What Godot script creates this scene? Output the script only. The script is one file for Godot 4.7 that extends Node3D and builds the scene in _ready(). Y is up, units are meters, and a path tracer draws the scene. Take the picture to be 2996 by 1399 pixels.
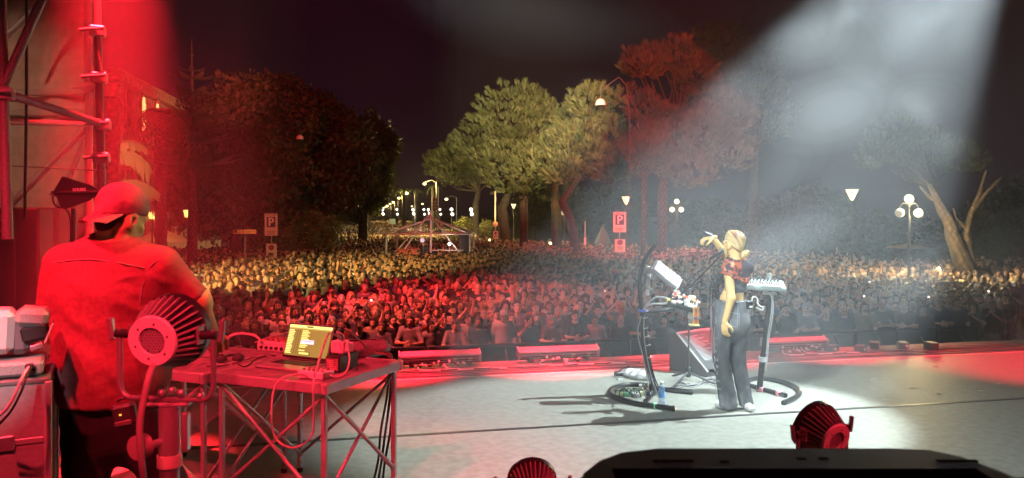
extends Node3D
# A night concert seen from the stage. Camera at the origin's x/z, looking along -z; y is up, street level is 0.

const F := 2352.0      # focal length in pixels of the 2996 x 1399 photograph
const CX := 1498.0
const HY := 622.0      # the row of the horizon
const CH := 4.1        # height of the camera above the street
const SL := 2.26       # height of the stage floor
const E := Vector3(0.976, 0, -0.218)     # along the stage edge
const N := Vector3(-0.218, 0, -0.976)    # from the stage to the crowd
const S0 := Vector3(0, SL, -9.98)        # a point of the stage edge

var M := {}
var T := {}
var used := {}
var rng := RandomNumberGenerator.new()


func at(x: float, y: float, d: float) -> Vector3:
	return Vector3((x - CX) / F * d, CH - (y - HY) / F * d, -d)


func on(x: float, y: float, level := SL) -> Vector3:
	return at(x, y, (CH - level) * F / (y - HY))


func stage(x: float, z: float, up := 0.0) -> Vector3:   # x along the edge, z from the edge towards the camera
	return S0 + E * x - N * z + Vector3.UP * up


func rnd(a: float, b: float) -> float:
	return rng.randf_range(a, b)


class MB:                       # collects triangles for one mesh
	var v := PackedVector3Array()
	var n := PackedVector3Array()
	var c := PackedColorArray()
	var u := PackedVector2Array()
	var ix := PackedInt32Array()
	var col := Color.WHITE

	func vert(p: Vector3, nn: Vector3, uv := Vector2.ZERO) -> int:
		v.append(p)
		n.append(nn)
		c.append(col)
		u.append(uv)
		return v.size() - 1

	func tri(a: int, b: int, d: int) -> void:
		if (v[b] - v[a]).cross(v[d] - v[a]).dot(n[a] + n[b] + n[d]) > 0.0:
			ix.append_array([a, d, b])
		else:
			ix.append_array([a, b, d])

	func quad(a: int, b: int, d: int, e: int) -> void:
		tri(a, b, d)
		tri(a, d, e)

	func face(p: Array, nn: Vector3) -> void:
		var k := v.size()
		var uvs := [Vector2(0, 0), Vector2(1, 0), Vector2(1, 1), Vector2(0, 1)]
		for i in p.size():
			vert(p[i], nn, uvs[i % 4])
		for i in range(1, p.size() - 1):
			tri(k, k + i, k + i + 1)

	func flat(a: Vector3, b: Vector3, d: Vector3, out: Vector3) -> void:
		var nn := (b - a).cross(d - a).normalized()
		if nn.dot(out) < 0.0:
			nn = -nn
		face([a, b, d], nn)

	func box(o: Vector3, s: Vector3, bs := Basis(), bev := 0.0) -> void:
		var hs := s * 0.5
		bev = minf(bev, minf(hs.x, minf(hs.y, hs.z)) * 0.9)
		for ax in 3:
			for sg in [-1.0, 1.0]:
				var nn := Vector3.ZERO
				nn[ax] = sg
				var a1 := (ax + 1) % 3
				var a2 := (ax + 2) % 3
				var q := []
				for k in [[-1, -1], [1, -1], [1, 1], [-1, 1]]:
					var p := Vector3.ZERO
					p[ax] = sg * hs[ax]
					p[a1] = k[0] * (hs[a1] - bev)
					p[a2] = k[1] * (hs[a2] - bev)
					q.append(o + bs * p)
				face(q, (bs * nn).normalized())
		if bev <= 0.0:
			return
		for ax in 3:                                  # twelve edges along the axis ax
			var a1 := (ax + 1) % 3
			var a2 := (ax + 2) % 3
			for s1 in [-1.0, 1.0]:
				for s2 in [-1.0, 1.0]:
					var q := []
					for k in [[-1, 0], [1, 0], [1, 1], [-1, 1]]:
						var p := Vector3.ZERO
						p[ax] = k[0] * (hs[ax] - bev)
						p[a1] = s1 * (hs[a1] - (bev if k[1] == 1 else 0.0))
						p[a2] = s2 * (hs[a2] - (0.0 if k[1] == 1 else bev))
						q.append(o + bs * p)
					var nn := Vector3.ZERO
					nn[a1] = s1
					nn[a2] = s2
					face(q, (bs * nn).normalized())
		for sx in [-1.0, 1.0]:
			for sy in [-1.0, 1.0]:
				for sz in [-1.0, 1.0]:
					var sg := Vector3(sx, sy, sz)
					var q := []
					for ax in 3:
						var p := sg * (hs - Vector3.ONE * bev)
						p[ax] = sg[ax] * hs[ax]
						q.append(o + bs * p)
					face(q, (bs * sg).normalized())

	func tube(pts: Array, r, sides := 8, caps := true) -> void:
		var m := pts.size()
		var up := Vector3.UP
		var prev := -1
		for i in m:
			var d: Vector3 = (pts[mini(i + 1, m - 1)] - pts[maxi(i - 1, 0)]).normalized()
			if i == 0:
				up = Vector3.UP if absf(d.y) < 0.9 else Vector3.RIGHT
			var x := up.cross(d)
			if x.length() < 0.001:
				x = Vector3.RIGHT.cross(d)
			x = x.normalized()
			up = d.cross(x).normalized()
			var rr: float = r[i] if r is Array else r
			var k := v.size()
			for j in sides + 1:
				var a := TAU * j / sides
				var nn := x * cos(a) + up * sin(a)
				vert(pts[i] + nn * rr, nn, Vector2(float(j) / sides, float(i) / (m - 1)))
			if prev >= 0:
				for j in sides:
					quad(prev + j, prev + j + 1, k + j + 1, k + j)
			if caps and (i == 0 or i == m - 1):
				var nn := -d if i == 0 else d
				var k2 := v.size()
				vert(pts[i], nn)
				for j in sides + 1:
					vert(v[k + j], nn)
				for j in sides:
					tri(k2, k2 + 1 + j, k2 + 2 + j)
				if i == 0:
					k = k
			prev = k

	func lathe(prof: Array, sides: int, xf := Transform3D()) -> void:   # profile of (radius, height), turned round the y axis of xf
		var m := prof.size()
		for i in m - 1:
			var d: Vector2 = (prof[i + 1] - prof[i]).normalized()
			if d == Vector2.ZERO:
				continue
			var nd := Vector2(d.y, -d.x)
			var n0 := nd
			var n1 := nd
			if i > 0:
				var e: Vector2 = (prof[i] - prof[i - 1]).normalized()
				if e.dot(d) > 0.75:
					n0 = (nd + Vector2(e.y, -e.x)).normalized()
			if i < m - 2:
				var e: Vector2 = (prof[i + 2] - prof[i + 1]).normalized()
				if e.dot(d) > 0.75:
					n1 = (nd + Vector2(e.y, -e.x)).normalized()
			var k := v.size()
			for j in sides + 1:
				var a := TAU * j / sides
				var cs := Vector3(cos(a), 0, sin(a))
				for q in [[prof[i], n0], [prof[i + 1], n1]]:
					vert(xf * (cs * q[0].x + Vector3.UP * q[0].y), (xf.basis * (cs * q[1].x + Vector3.UP * q[1].y)).normalized(), Vector2(float(j) / sides, float(i) / m))
			for j in sides:
				quad(k + j * 2, k + j * 2 + 1, k + j * 2 + 3, k + j * 2 + 2)

	func ball(o: Vector3, r: Vector3, sides := 12, rows := 8, bs := Basis()) -> void:
		var k := v.size()
		for i in rows + 1:
			var t := PI * i / rows
			for j in sides + 1:
				var a := TAU * j / sides
				var d := Vector3(sin(t) * cos(a), cos(t), sin(t) * sin(a))
				vert(o + bs * (d * r), (bs * (d / r)).normalized(), Vector2(float(j) / sides, float(i) / rows))
		for i in rows:
			for j in sides:
				var q := k + i * (sides + 1) + j
				quad(q, q + 1, q + sides + 2, q + sides + 1)

	func smooth() -> void:                        # normals from the faces round each vertex
		var s := PackedVector3Array()
		s.resize(v.size())
		for i in range(0, ix.size(), 3):
			var a := ix[i]
			var b := ix[i + 1]
			var d := ix[i + 2]
			var f := (v[d] - v[a]).cross(v[b] - v[a])
			s[a] += f
			s[b] += f
			s[d] += f
		for i in v.size():
			n[i] = s[i].normalized() if s[i].length() > 1e-12 else n[i]

	func join(o: MB, xf := Transform3D()) -> void:
		var k := v.size()
		for i in o.v.size():
			v.append(xf * o.v[i])
			n.append((xf.basis * o.n[i]).normalized())
			c.append(o.c[i])
			u.append(o.u[i])
		for i in o.ix:
			ix.append(i + k)

	func arrays() -> Array:
		var a := []
		a.resize(Mesh.ARRAY_MAX)
		a[Mesh.ARRAY_VERTEX] = v
		a[Mesh.ARRAY_NORMAL] = n
		a[Mesh.ARRAY_COLOR] = c
		a[Mesh.ARRAY_TEX_UV] = u
		a[Mesh.ARRAY_INDEX] = ix
		return a

	func mesh() -> ArrayMesh:
		var am := ArrayMesh.new()
		am.add_surface_from_arrays(Mesh.PRIMITIVE_TRIANGLES, arrays())
		return am


class Sdf:                      # a field of smoothly joined capsules and ellipsoids on a grid, meshed by surface nets
	var lo: Vector3
	var h: float
	var k: float
	var nx: int
	var ny: int
	var nz: int
	var f := PackedFloat32Array()

	func _init(a: Vector3, b: Vector3, cell: float, kk: float) -> void:
		lo = a
		h = cell
		k = kk
		nx = int(ceil((b.x - a.x) / h)) + 1
		ny = int(ceil((b.y - a.y) / h)) + 1
		nz = int(ceil((b.z - a.z) / h)) + 1
		f.resize(nx * ny * nz)

	func span(a: Vector3, b: Vector3) -> Array:
		return [clampi(int((a.x - lo.x) / h), 0, nx - 1), clampi(int((b.x - lo.x) / h) + 1, 0, nx - 1), clampi(int((a.y - lo.y) / h), 0, ny - 1), clampi(int((b.y - lo.y) / h) + 1, 0, ny - 1), clampi(int((a.z - lo.z) / h), 0, nz - 1), clampi(int((b.z - lo.z) / h) + 1, 0, nz - 1)]

	func cap(a: Vector3, b: Vector3, ra: float, rb: float, w := Vector3.ZERO, s := 1.0) -> void:   # s > 1 flattens across w
		var m := maxf(ra, rb) + 3.0 / k + h
		var q := span(Vector3(minf(a.x, b.x), minf(a.y, b.y), minf(a.z, b.z)) - Vector3.ONE * m, Vector3(maxf(a.x, b.x), maxf(a.y, b.y), maxf(a.z, b.z)) + Vector3.ONE * m)
		var ab := b - a
		var l2 := maxf(ab.length_squared(), 1e-9)
		var lim := m - maxf(ra, rb)
		for z in range(q[4], q[5] + 1):
			for y in range(q[2], q[3] + 1):
				var i: int = (z * ny + y) * nx + q[0]
				var p := Vector3(lo.x + q[0] * h, lo.y + y * h, lo.z + z * h) - a
				for x in range(q[0], q[1] + 1):
					var t := clampf(p.dot(ab) / l2, 0.0, 1.0)
					var d := p - ab * t
					if s != 1.0:
						d += w * (d.dot(w) * (s - 1.0))
					var g := d.length() - lerpf(ra, rb, t)
					if g < lim:
						f[i] += exp(-k * g)
					i += 1
					p.x += h

	func ell(o: Vector3, r: Vector3, bs := Basis()) -> void:
		var m := maxf(r.x, maxf(r.y, r.z)) + 3.0 / k + h
		var q := span(o - Vector3.ONE * m, o + Vector3.ONE * m)
		var inv := bs.inverse()
		var least := minf(r.x, minf(r.y, r.z))
		for z in range(q[4], q[5] + 1):
			for y in range(q[2], q[3] + 1):
				var i: int = (z * ny + y) * nx + q[0]
				for x in range(q[0], q[1] + 1):
					var p := inv * (Vector3(lo.x + x * h, lo.y + y * h, lo.z + z * h) - o) / r
					var l := p.length()
					if l < 3.0:
						var g := l * (l - 1.0) / maxf((p / r).length(), 1e-4) if l > 0.3 else (l - 1.0) * least
						f[i] += exp(-k * clampf(g, -0.5, 1.0))
					i += 1

	func bake() -> void:
		for i in f.size():
			f[i] = -log(maxf(f[i], 1e-6)) / k

	func cut_plane(nn: Vector3, d: float) -> void:          # removes where nn.p > d
		var i := 0
		for z in nz:
			for y in ny:
				for x in nx:
					f[i] = maxf(f[i], nn.dot(Vector3(lo.x + x * h, lo.y + y * h, lo.z + z * h)) - d)
					i += 1

	func cut_ell(o: Vector3, r: Vector3, soft := 1.0) -> void:
		var q := span(o - r * 1.6, o + r * 1.6)
		var least := minf(r.x, minf(r.y, r.z))
		for z in range(q[4], q[5] + 1):
			for y in range(q[2], q[3] + 1):
				var i: int = (z * ny + y) * nx + q[0]
				for x in range(q[0], q[1] + 1):
					var p := (Vector3(lo.x + x * h, lo.y + y * h, lo.z + z * h) - o) / r
					f[i] = maxf(f[i], (1.0 - p.length()) * least * soft)
					i += 1

	func surface(mb: MB, paint = null, shift = null) -> void:
		var cells := {}
		var base := mb.v.size()
		var st := [1, nx, nx * ny]
		var quads := PackedInt32Array()
		for z in range(1, nz - 1):
			for y in range(1, ny - 1):
				var i := (z * ny + y) * nx + 1
				for x in range(1, nx - 1):
					var a := f[i] < 0.0
					if a != (f[i + 1] < 0.0):
						quads.append_array([i, 0, 1 if a else 0])
					if a != (f[i + nx] < 0.0):
						quads.append_array([i, 1, 1 if a else 0])
					if a != (f[i + nx * ny] < 0.0):
						quads.append_array([i, 2, 1 if a else 0])
					i += 1
		for qi in range(0, quads.size(), 3):
			var i := quads[qi]
			var s1: int = st[(quads[qi + 1] + 1) % 3]
			var s2: int = st[(quads[qi + 1] + 2) % 3]
			var ids := []
			for cc in [i, i - s1, i - s1 - s2, i - s2]:
				if not cells.has(cc):
					cells[cc] = mb.vert(_corner(cc), Vector3.UP)
				ids.append(cells[cc])
			if quads[qi + 2] == 1:                            # inside to outside along +axis: clockwise seen from outside
				mb.ix.append_array([ids[0], ids[3], ids[2], ids[0], ids[2], ids[1]])
			else:
				mb.ix.append_array([ids[0], ids[1], ids[2], ids[0], ids[2], ids[3]])
		var part := PackedVector3Array()
		part.resize(mb.v.size())
		for pas in (2 if shift != null else 1):
			part.fill(Vector3.ZERO)
			for t in range(0, mb.ix.size(), 3):
				var a := mb.ix[t]
				if a < base:
					continue
				var b := mb.ix[t + 1]
				var d := mb.ix[t + 2]
				var fn := (mb.v[d] - mb.v[a]).cross(mb.v[b] - mb.v[a])
				part[a] += fn
				part[b] += fn
				part[d] += fn
			for j in range(base, mb.v.size()):
				mb.n[j] = part[j].normalized()
			if pas == 0 and shift != null:
				for j in range(base, mb.v.size()):
					mb.v[j] += mb.n[j] * float(shift.call(mb.v[j], mb.n[j]))
		if paint != null:
			for j in range(base, mb.v.size()):
				mb.c[j] = paint.call(mb.v[j], mb.n[j])

	func front(x: float, y: float, out := 0.0) -> Vector3:     # the foremost point of the surface at (x, y)
		var ix := clampi(int(round((x - lo.x) / h)), 0, nx - 1)
		var iy := clampi(int(round((y - lo.y) / h)), 0, ny - 1)
		for z in range(nz - 1, 0, -1):
			var a := f[(z * ny + iy) * nx + ix]
			if a < 0.0:
				var b := f[(minf(z + 1, nz - 1) * ny + iy) * nx + ix]
				return Vector3(x, y, lo.z + (z + a / (a - b)) * h + out)
		return Vector3(x, y, 0)

	func _corner(i: int) -> Vector3:
		var x := i % nx
		var y := (i / nx) % ny
		var z := i / (nx * ny)
		var s := Vector3.ZERO
		var m := 0
		for e in [[0, 0, 0, 1, 0, 0], [0, 1, 0, 1, 1, 0], [0, 0, 1, 1, 0, 1], [0, 1, 1, 1, 1, 1], [0, 0, 0, 0, 1, 0], [1, 0, 0, 1, 1, 0], [0, 0, 1, 0, 1, 1], [1, 0, 1, 1, 1, 1], [0, 0, 0, 0, 0, 1], [1, 0, 0, 1, 0, 1], [0, 1, 0, 0, 1, 1], [1, 1, 0, 1, 1, 1]]:
			var fa := f[i + e[0] + e[1] * nx + e[2] * nx * ny]
			var fb := f[i + e[3] + e[4] * nx + e[5] * nx * ny]
			if (fa < 0.0) != (fb < 0.0):
				var t := fa / (fa - fb)
				s += Vector3(lerpf(e[0], e[3], t), lerpf(e[1], e[4], t), lerpf(e[2], e[5], t))
				m += 1
		return lo + (Vector3(x, y, z) + (s / maxf(m, 1))) * h


# ---------------------------------------------------------------- names, labels, nodes

func numbered(called: String) -> String:
	var k: int = used.get(called, 0)
	used[called] = k + 1
	return called if k == 0 else "%s_%03d" % [called, k]


func tag(o: Node3D, label: String, category: String, group := "", kind := "") -> Node3D:
	if label:
		o.set_meta("label", label)
	if category:
		o.set_meta("category", category)
	if group:
		o.set_meta("group", group)
	if kind:
		o.set_meta("kind", kind)
	return o


func thing(called: String, label: String, category: String, where := Vector3.ZERO, group := "") -> Node3D:
	var o := Node3D.new()
	o.name = numbered(called)
	add_child(o)
	o.position = where
	return tag(o, label, category, group)


func put(called: String, mesh: Mesh, m: Material, parent: Node = self, where := Vector3.ZERO) -> MeshInstance3D:
	var o := MeshInstance3D.new()
	o.name = numbered(called) if parent == self else called
	o.mesh = mesh
	o.material_override = m
	parent.add_child(o, true)
	o.position = where
	return o


func obj(called: String, mb: MB, m: Material, parent: Node = self) -> MeshInstance3D:
	# a part is built in its thing's own place: world points come in, local points go out
	var shift := Vector3.ZERO
	var q := parent
	while q != self:
		shift += (q as Node3D).position
		q = q.get_parent()
	if shift != Vector3.ZERO:
		for i in mb.v.size():
			mb.v[i] -= shift
	return put(called, mb.mesh(), m, parent)


func ordinal(i: int) -> String:
	var one := ["zeroth", "first", "second", "third", "fourth", "fifth", "sixth", "seventh", "eighth", "ninth", "tenth", "eleventh", "twelfth", "thirteenth", "fourteenth", "fifteenth", "sixteenth", "seventeenth", "eighteenth", "nineteenth"]
	var ten := ["", "", "twent", "thirt", "fort", "fift", "sixt", "sevent", "eight", "ninet"]
	if i < 20:
		return one[i]
	if i % 10 == 0:
		return ten[i / 10] + "ieth"
	return ten[i / 10] + "y-" + one[i % 10]


# ---------------------------------------------------------------- materials

func mat(col: Color, rough := 0.7, metal := 0.0, tex := "", scale := 1.0) -> StandardMaterial3D:   # col is a linear, real-world base colour
	var key := "%s %.2f %.2f %s %.3f" % [col.to_html(), rough, metal, tex, scale]
	if M.has(key):
		return M[key]
	var m := StandardMaterial3D.new()
	m.albedo_color = Color(col.r, col.g, col.b).linear_to_srgb()
	m.roughness = rough
	m.metallic = metal
	if tex:
		m.albedo_texture = T[tex]
		m.uv1_triplanar = true
		m.uv1_scale = Vector3.ONE * scale
		if T.has(tex + "_n"):
			m.normal_enabled = true
			m.normal_texture = T[tex + "_n"]
			m.normal_scale = 0.6
	M[key] = m
	return m


func glow(col: Color, energy: float) -> StandardMaterial3D:
	var m := StandardMaterial3D.new()
	m.albedo_color = Color(0.8, 0.8, 0.8)
	m.emission_enabled = true
	m.emission = col
	m.emission_energy_multiplier = energy
	return m


func vmat(rough := 0.6, spec := 0.5) -> StandardMaterial3D:    # colour from the vertices
	var m := StandardMaterial3D.new()
	m.vertex_color_use_as_albedo = true
	m.roughness = rough
	m.metallic_specular = spec
	return m


func noise_image(size: int, freq: float, oct: int, low: float, high: float, seed_: int) -> Image:
	var fn := FastNoiseLite.new()
	fn.seed = seed_
	fn.frequency = freq
	fn.fractal_octaves = oct
	var im := fn.get_seamless_image(size, size)
	im.convert(Image.FORMAT_RGB8)
	for y in size:
		for x in size:
			var g := lerpf(low, high, im.get_pixel(x, y).r)
			im.set_pixel(x, y, Color(g, g, g))
	return im


func textures() -> void:
	T["mottle"] = ImageTexture.create_from_image(noise_image(256, 0.02, 5, 0.55, 1.0, 1))
	T["grain"] = ImageTexture.create_from_image(noise_image(256, 0.12, 3, 0.7, 1.0, 2))
	var cl := noise_image(256, 0.03, 4, 0.8, 1.0, 3)
	for y in 256:
		for x in 256:
			var w := 0.86 + 0.14 * (0.5 + 0.5 * sin(x * TAU / 4.0)) * (0.5 + 0.5 * sin(y * TAU / 4.0))
			cl.set_pixel(x, y, cl.get_pixel(x, y) * w)
	T["cloth"] = ImageTexture.create_from_image(cl)
	# stage vinyl: worn, brushed along one way, with scratches and scuffs
	var fl := noise_image(1024, 0.03, 6, 0.84, 1.0, 4)
	var r := RandomNumberGenerator.new()
	r.seed = 5
	for i in 900:
		var p := Vector2(r.randf() * 1024.0, r.randf() * 1024.0)
		var a := r.randf_range(-0.5, 0.5) if r.randf() < 0.7 else r.randf() * TAU
		var l := r.randf_range(8, 90)
		var s := r.randf_range(0.86, 1.25)
		for k in int(l):
			p += Vector2(cos(a), sin(a))
			a += r.randf_range(-0.03, 0.03)
			var x := posmod(int(p.x), 1024)
			var y := posmod(int(p.y), 1024)
			fl.set_pixel(x, y, (fl.get_pixel(x, y) * s).clamp())
	T["floor"] = ImageTexture.create_from_image(fl)
	var bark := noise_image(256, 0.03, 4, 0.3, 1.0, 6)
	for y in 256:
		for x in 256:
			var w := 0.65 + 0.35 * sin(x * TAU / 32.0 + 3.0 * bark.get_pixel(x, y).r + 2.0 * sin(y * TAU / 64.0))
			bark.set_pixel(x, y, bark.get_pixel(x, y) * w)
	T["bark"] = ImageTexture.create_from_image(bark)


# ---------------------------------------------------------------- the scene

func _ready() -> void:
	rng.seed = 7
	var cam := Camera3D.new()
	cam.name = "camera"
	cam.projection = Camera3D.PROJECTION_FRUSTUM
	cam.near = 0.1
	cam.far = 900.0
	cam.size = 0.1 * 1399.0 / F
	cam.frustum_offset = Vector2(0, -0.1 * (699.5 - HY) / F)
	cam.position = Vector3(0, CH, 0)
	var lens := CameraAttributesPhysical.new()
	lens.frustum_near = 0.1
	lens.frustum_far = 900.0
	lens.frustum_focal_length = 20.0
	lens.exposure_aperture = 3.4
	lens.frustum_focus_distance = 9.0
	cam.attributes = lens
	add_child(cam)
	cam.current = true

	var env := Environment.new()
	env.background_mode = Environment.BG_SKY
	var sm := ProceduralSkyMaterial.new()
	sm.sky_top_color = Color(0.19, 0.04, 0.075)
	sm.sky_horizon_color = Color(0.18, 0.085, 0.14)
	sm.sky_curve = 0.25
	sm.ground_bottom_color = Color(0.03, 0.02, 0.03)
	sm.ground_horizon_color = Color(0.08, 0.06, 0.09)
	sm.sun_angle_max = 1.0
	env.sky = Sky.new()
	env.sky.sky_material = sm
	env.background_energy_multiplier = 0.42
	env.tonemap_mode = Environment.TONE_MAPPER_LINEAR
	env.tonemap_exposure = 1.0
	env.fog_enabled = true
	env.fog_density = 0.0001
	env.fog_light_color = Color(0.93, 0.94, 1.0)
	env.volumetric_fog_enabled = true
	env.volumetric_fog_density = 0.0
	env.sdfgi_enabled = true
	env.ssao_enabled = true
	env.ssil_enabled = true
	var we := WorldEnvironment.new()
	we.name = "environment"
	we.environment = env
	add_child(we)
	textures()
	stage_lights()

	ground_and_stage()
	smoke()
	scaffold()
	building()
	trees()
	street_furniture()
	front_of_house()
	barrier()
	crowd()
	table_and_gear()
	backline()
	lamps_near_camera()
	singer_rig()
	stage_front()
	dj()
	singer()


func spot(label: String, from: Vector3, to: Vector3, angle: float, energy: float, col: Color, size := 0.08, blend := 0.35) -> void:
	var o := thing("stage_spotlight", label, "stage light", from)
	var b := Basis.looking_at(to - from, Vector3.UP if absf((to - from).normalized().y) < 0.98 else Vector3.RIGHT)
	var xf := Transform3D(b * Basis(Vector3.RIGHT, PI / 2), Vector3.ZERO)        # the y axis of xf looks back along the beam
	var mb := MB.new()
	mb.lathe([Vector2(0.0, 0.3), Vector2(0.08, 0.29), Vector2(0.11, 0.22), Vector2(0.12, 0.0), Vector2(0.1, 0.0), Vector2(0.095, 0.02), Vector2(0, 0.02)], 20, xf)
	put("housing", mb.mesh(), mat(Color(0.02, 0.02, 0.02), 0.5), o)
	mb = MB.new()
	mb.lathe([Vector2(0.0, 0.012), Vector2(0.094, 0.012)], 20, xf)
	put("lens", mb.mesh(), glow(col, 4.0), o)
	mb = MB.new()
	mb.tube([b * Vector3(-0.16, 0, 0.1), b * Vector3(-0.16, 0.2, 0.1), b * Vector3(0.16, 0.2, 0.1), b * Vector3(0.16, 0, 0.1)], 0.012, 6)
	put("yoke", mb.mesh(), mat(Color(0.02, 0.02, 0.02), 0.5), o)
	var l := SpotLight3D.new()
	l.name = "beam"
	l.light_color = col
	l.light_energy = energy
	l.spot_angle = angle
	l.spot_angle_attenuation = blend
	l.spot_attenuation = 2.0
	l.spot_range = 150.0
	l.light_size = size
	l.shadow_enabled = true
	o.add_child(l)
	l.position = b * Vector3(0, 0, -0.03)
	l.basis = b


func bulb(parent: Node3D, where: Vector3, col: Color, energy: float, size := 0.08) -> void:   # a light at a local place of a lamp
	var l := OmniLight3D.new()
	l.name = "bulb_light"
	l.light_color = col
	l.light_energy = energy
	l.light_size = size
	l.omni_range = 60.0
	l.omni_attenuation = 2.0
	l.shadow_enabled = true
	parent.add_child(l, true)
	l.position = where


const WHITE := Color(0.92, 0.99, 1.0)
const RED := Color(1.0, 0.17, 0.25)


func stage_lights() -> void:
	spot("white spotlight high above the right end of the stage", Vector3(6.0, CH + 4.8, -9.0), at(2095, 960, 7.5), 15.0, 300, WHITE, 0.06, 0.35)
	spot("white spotlight on the roof at the left, behind the table", Vector3(-2.4, CH + 4.0, -2.0), at(2150, 930, 7.5), 6.0, 165, WHITE, 0.05, 0.5)
	spot("white spotlight on the roof behind the black case", Vector3(3.2, CH + 4.6, -0.8), at(2420, 1180, 7.2), 22.0, 46, WHITE, 0.06, 0.9)
	spot("red lamp on the roof above the technician", Vector3(-1.9, SL + 5.4, -0.2), Vector3(-1.9, 3.7, -3.9), 22.0, 66, RED, 0.1, 1.0)
	spot("red lamp high at the left wing", Vector3(-3.4, CH + 3.4, -2.2), Vector3(-1.45, SL, -4.7), 20.0, 60, RED, 0.08, 0.6)
	for i in 4:
		spot(["red lamp over the front edge near the table", "red lamp over the front edge left of the singer", "red lamp over the front edge behind the singer", "red lamp over the front edge at the right"][i], stage(-1.6 + i * 1.9, 0.1, 7.6), stage(-1.6 + i * 1.9, 0.33), 8.0, [700, 760, 640, 300][i], RED, 0.08, 0.9)
	spot("small red lamp behind the large stage lamp", Vector3(-0.5, SL + 3.0, -0.5), at(440, 1010, 2.4), 8.0, 13.0, RED, 0.05, 0.8)
	spot("red lamp aimed at the control tent", Vector3(-5.0, 12.0, -15.0), at(1250, 690, 50.0), 4.5, 900, RED, 0.1, 0.8)
	spot("red lamp at the far right of the roof", Vector3(8.5, 8.6, -6.0), stage(6.2, 1.8), 13.0, 330, RED, 0.08, 0.8)
	spot("red lamp shining down the scaffolding", at(330, -1250, 5.0), at(325, 1200, 5.8), 9.0, 800, Color(1.0, 0.12, 0.16), 0.06, 1.0)
	spot("small red lamp over the bottom edge", Vector3(0.6, SL + 3.0, -1.4), at(1562, 1440, 3.1), 7.0, 9, RED, 0.05, 0.8)
	spot("small red lamp above the black case", Vector3(3.0, SL + 3.0, -1.6), at(2420, 1250, 3.2), 9.0, 9, RED, 0.05, 0.8)
	spot("white lamp over the flight case", Vector3(-1.1, SL + 3.6, -0.2), at(-50, 1085, 3.35), 4.4, 15, WHITE, 0.05, 0.8)
	spot("warm lamp on the scaffold sheet", Vector3(-4.3, SL + 4.6, -2.0), at(10, 380, 6.2), 12.5, 17, Color(1.0, 0.8, 0.65), 0.06, 0.9)
	spot("warm lamp catching the technician's right side", Vector3(2.6, SL + 6.2, -7.6), at(480, 760, 3.75), 3.4, 34, Color(1.0, 0.92, 0.6), 0.05, 0.6)
	spot("red lamp aimed at the middle of the crowd", Vector3(-9.0, 11.0, -11.0), at(1190, 850, 25.0), 12.0, 640, RED, 0.1, 0.9)
	spot("broad red lamp over the crowd", Vector3(-6.0, 12.0, -15.0), at(1250, 920, 21.0), 26.0, 500, Color(1.0, 0.36, 0.34), 0.1, 0.9)
	spot("amber lamp aimed at the left of the crowd", Vector3(-14.0, 11.5, -15.0), at(780, 790, 32.0), 18.0, 1350, Color(1.0, 0.8, 0.46), 0.1, 0.9)
	spot("cold lamp washing the right of the crowd", Vector3(8.0, 12.0, -15.0), at(2050, 880, 24.0), 32.0, 36, Color(0.86, 0.8, 1.0), 0.1, 1.0)
	spot("warm lamp aimed at the pine crowns", Vector3(0.5, 11.5, -16.0), at(1540, 370, 70.0), 11.0, 9000, Color(1.0, 0.92, 0.68), 0.1, 1.0)
	spot("red lamp aimed at the large pine", Vector3(5.0, 11.5, -16.0), at(1900, 390, 50.0), 19.0, 3000, Color(1.0, 0.22, 0.26), 0.1, 1.0)
	spot("red lamp aimed at the trees on the left", Vector3(-6.0, 11.0, -15.0), at(640, 330, 50.0), 20.0, 620, Color(1.0, 0.2, 0.22), 0.1, 1.0)
	spot("red lamp aimed at the conifer and palm on the left", Vector3(-6.0, 11.0, -15.0), at(660, 205, 42.0), 5.5, 1500, Color(1.0, 0.42, 0.36), 0.1, 0.9)
	spot("warm lamp aimed at the torn leaves", Vector3(-5.5, 9.0, -9.5), at(385, 470, 15.0), 5.0, 55, Color(1.0, 0.85, 0.6), 0.06, 0.8)
	spot("white lamp shining up through the smoke", Vector3(-3.6, 9.4, -10.5), at(1640, 40, 13.3), 24.0, 60, WHITE, 0.08, 1.0)


func fog(where: Vector3, size: Vector3, density: float, turn := 0.0) -> void:
	var key := "fog%.3f" % density
	if not M.has(key):
		var f := FogMaterial.new()
		f.albedo = Color(0.97, 0.98, 1.0)
		f.density = density
		M[key] = f
	var o := FogVolume.new()
	o.name = numbered("smoke_cloud")
	o.shape = RenderingServer.FOG_VOLUME_SHAPE_ELLIPSOID
	o.size = size
	o.material = M[key]
	add_child(o)
	o.position = where
	o.rotation = Vector3(rnd(-0.5, 0.5), rnd(0, TAU), turn)
	tag(o, "pale drifting stage smoke over the right of the stage", "smoke", "banks of stage smoke", "stuff")


func bank(label: String, from: Vector3, to: Vector3, density: float) -> void:      # a wide even bank; the lamps draw its shape
	fog((from + to) / 2, (to - from).abs(), density)
	var o := get_child(get_child_count() - 1) as FogVolume
	o.shape = RenderingServer.FOG_VOLUME_SHAPE_BOX
	o.rotation = Vector3.ZERO
	o.set_meta("label", label)


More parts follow.
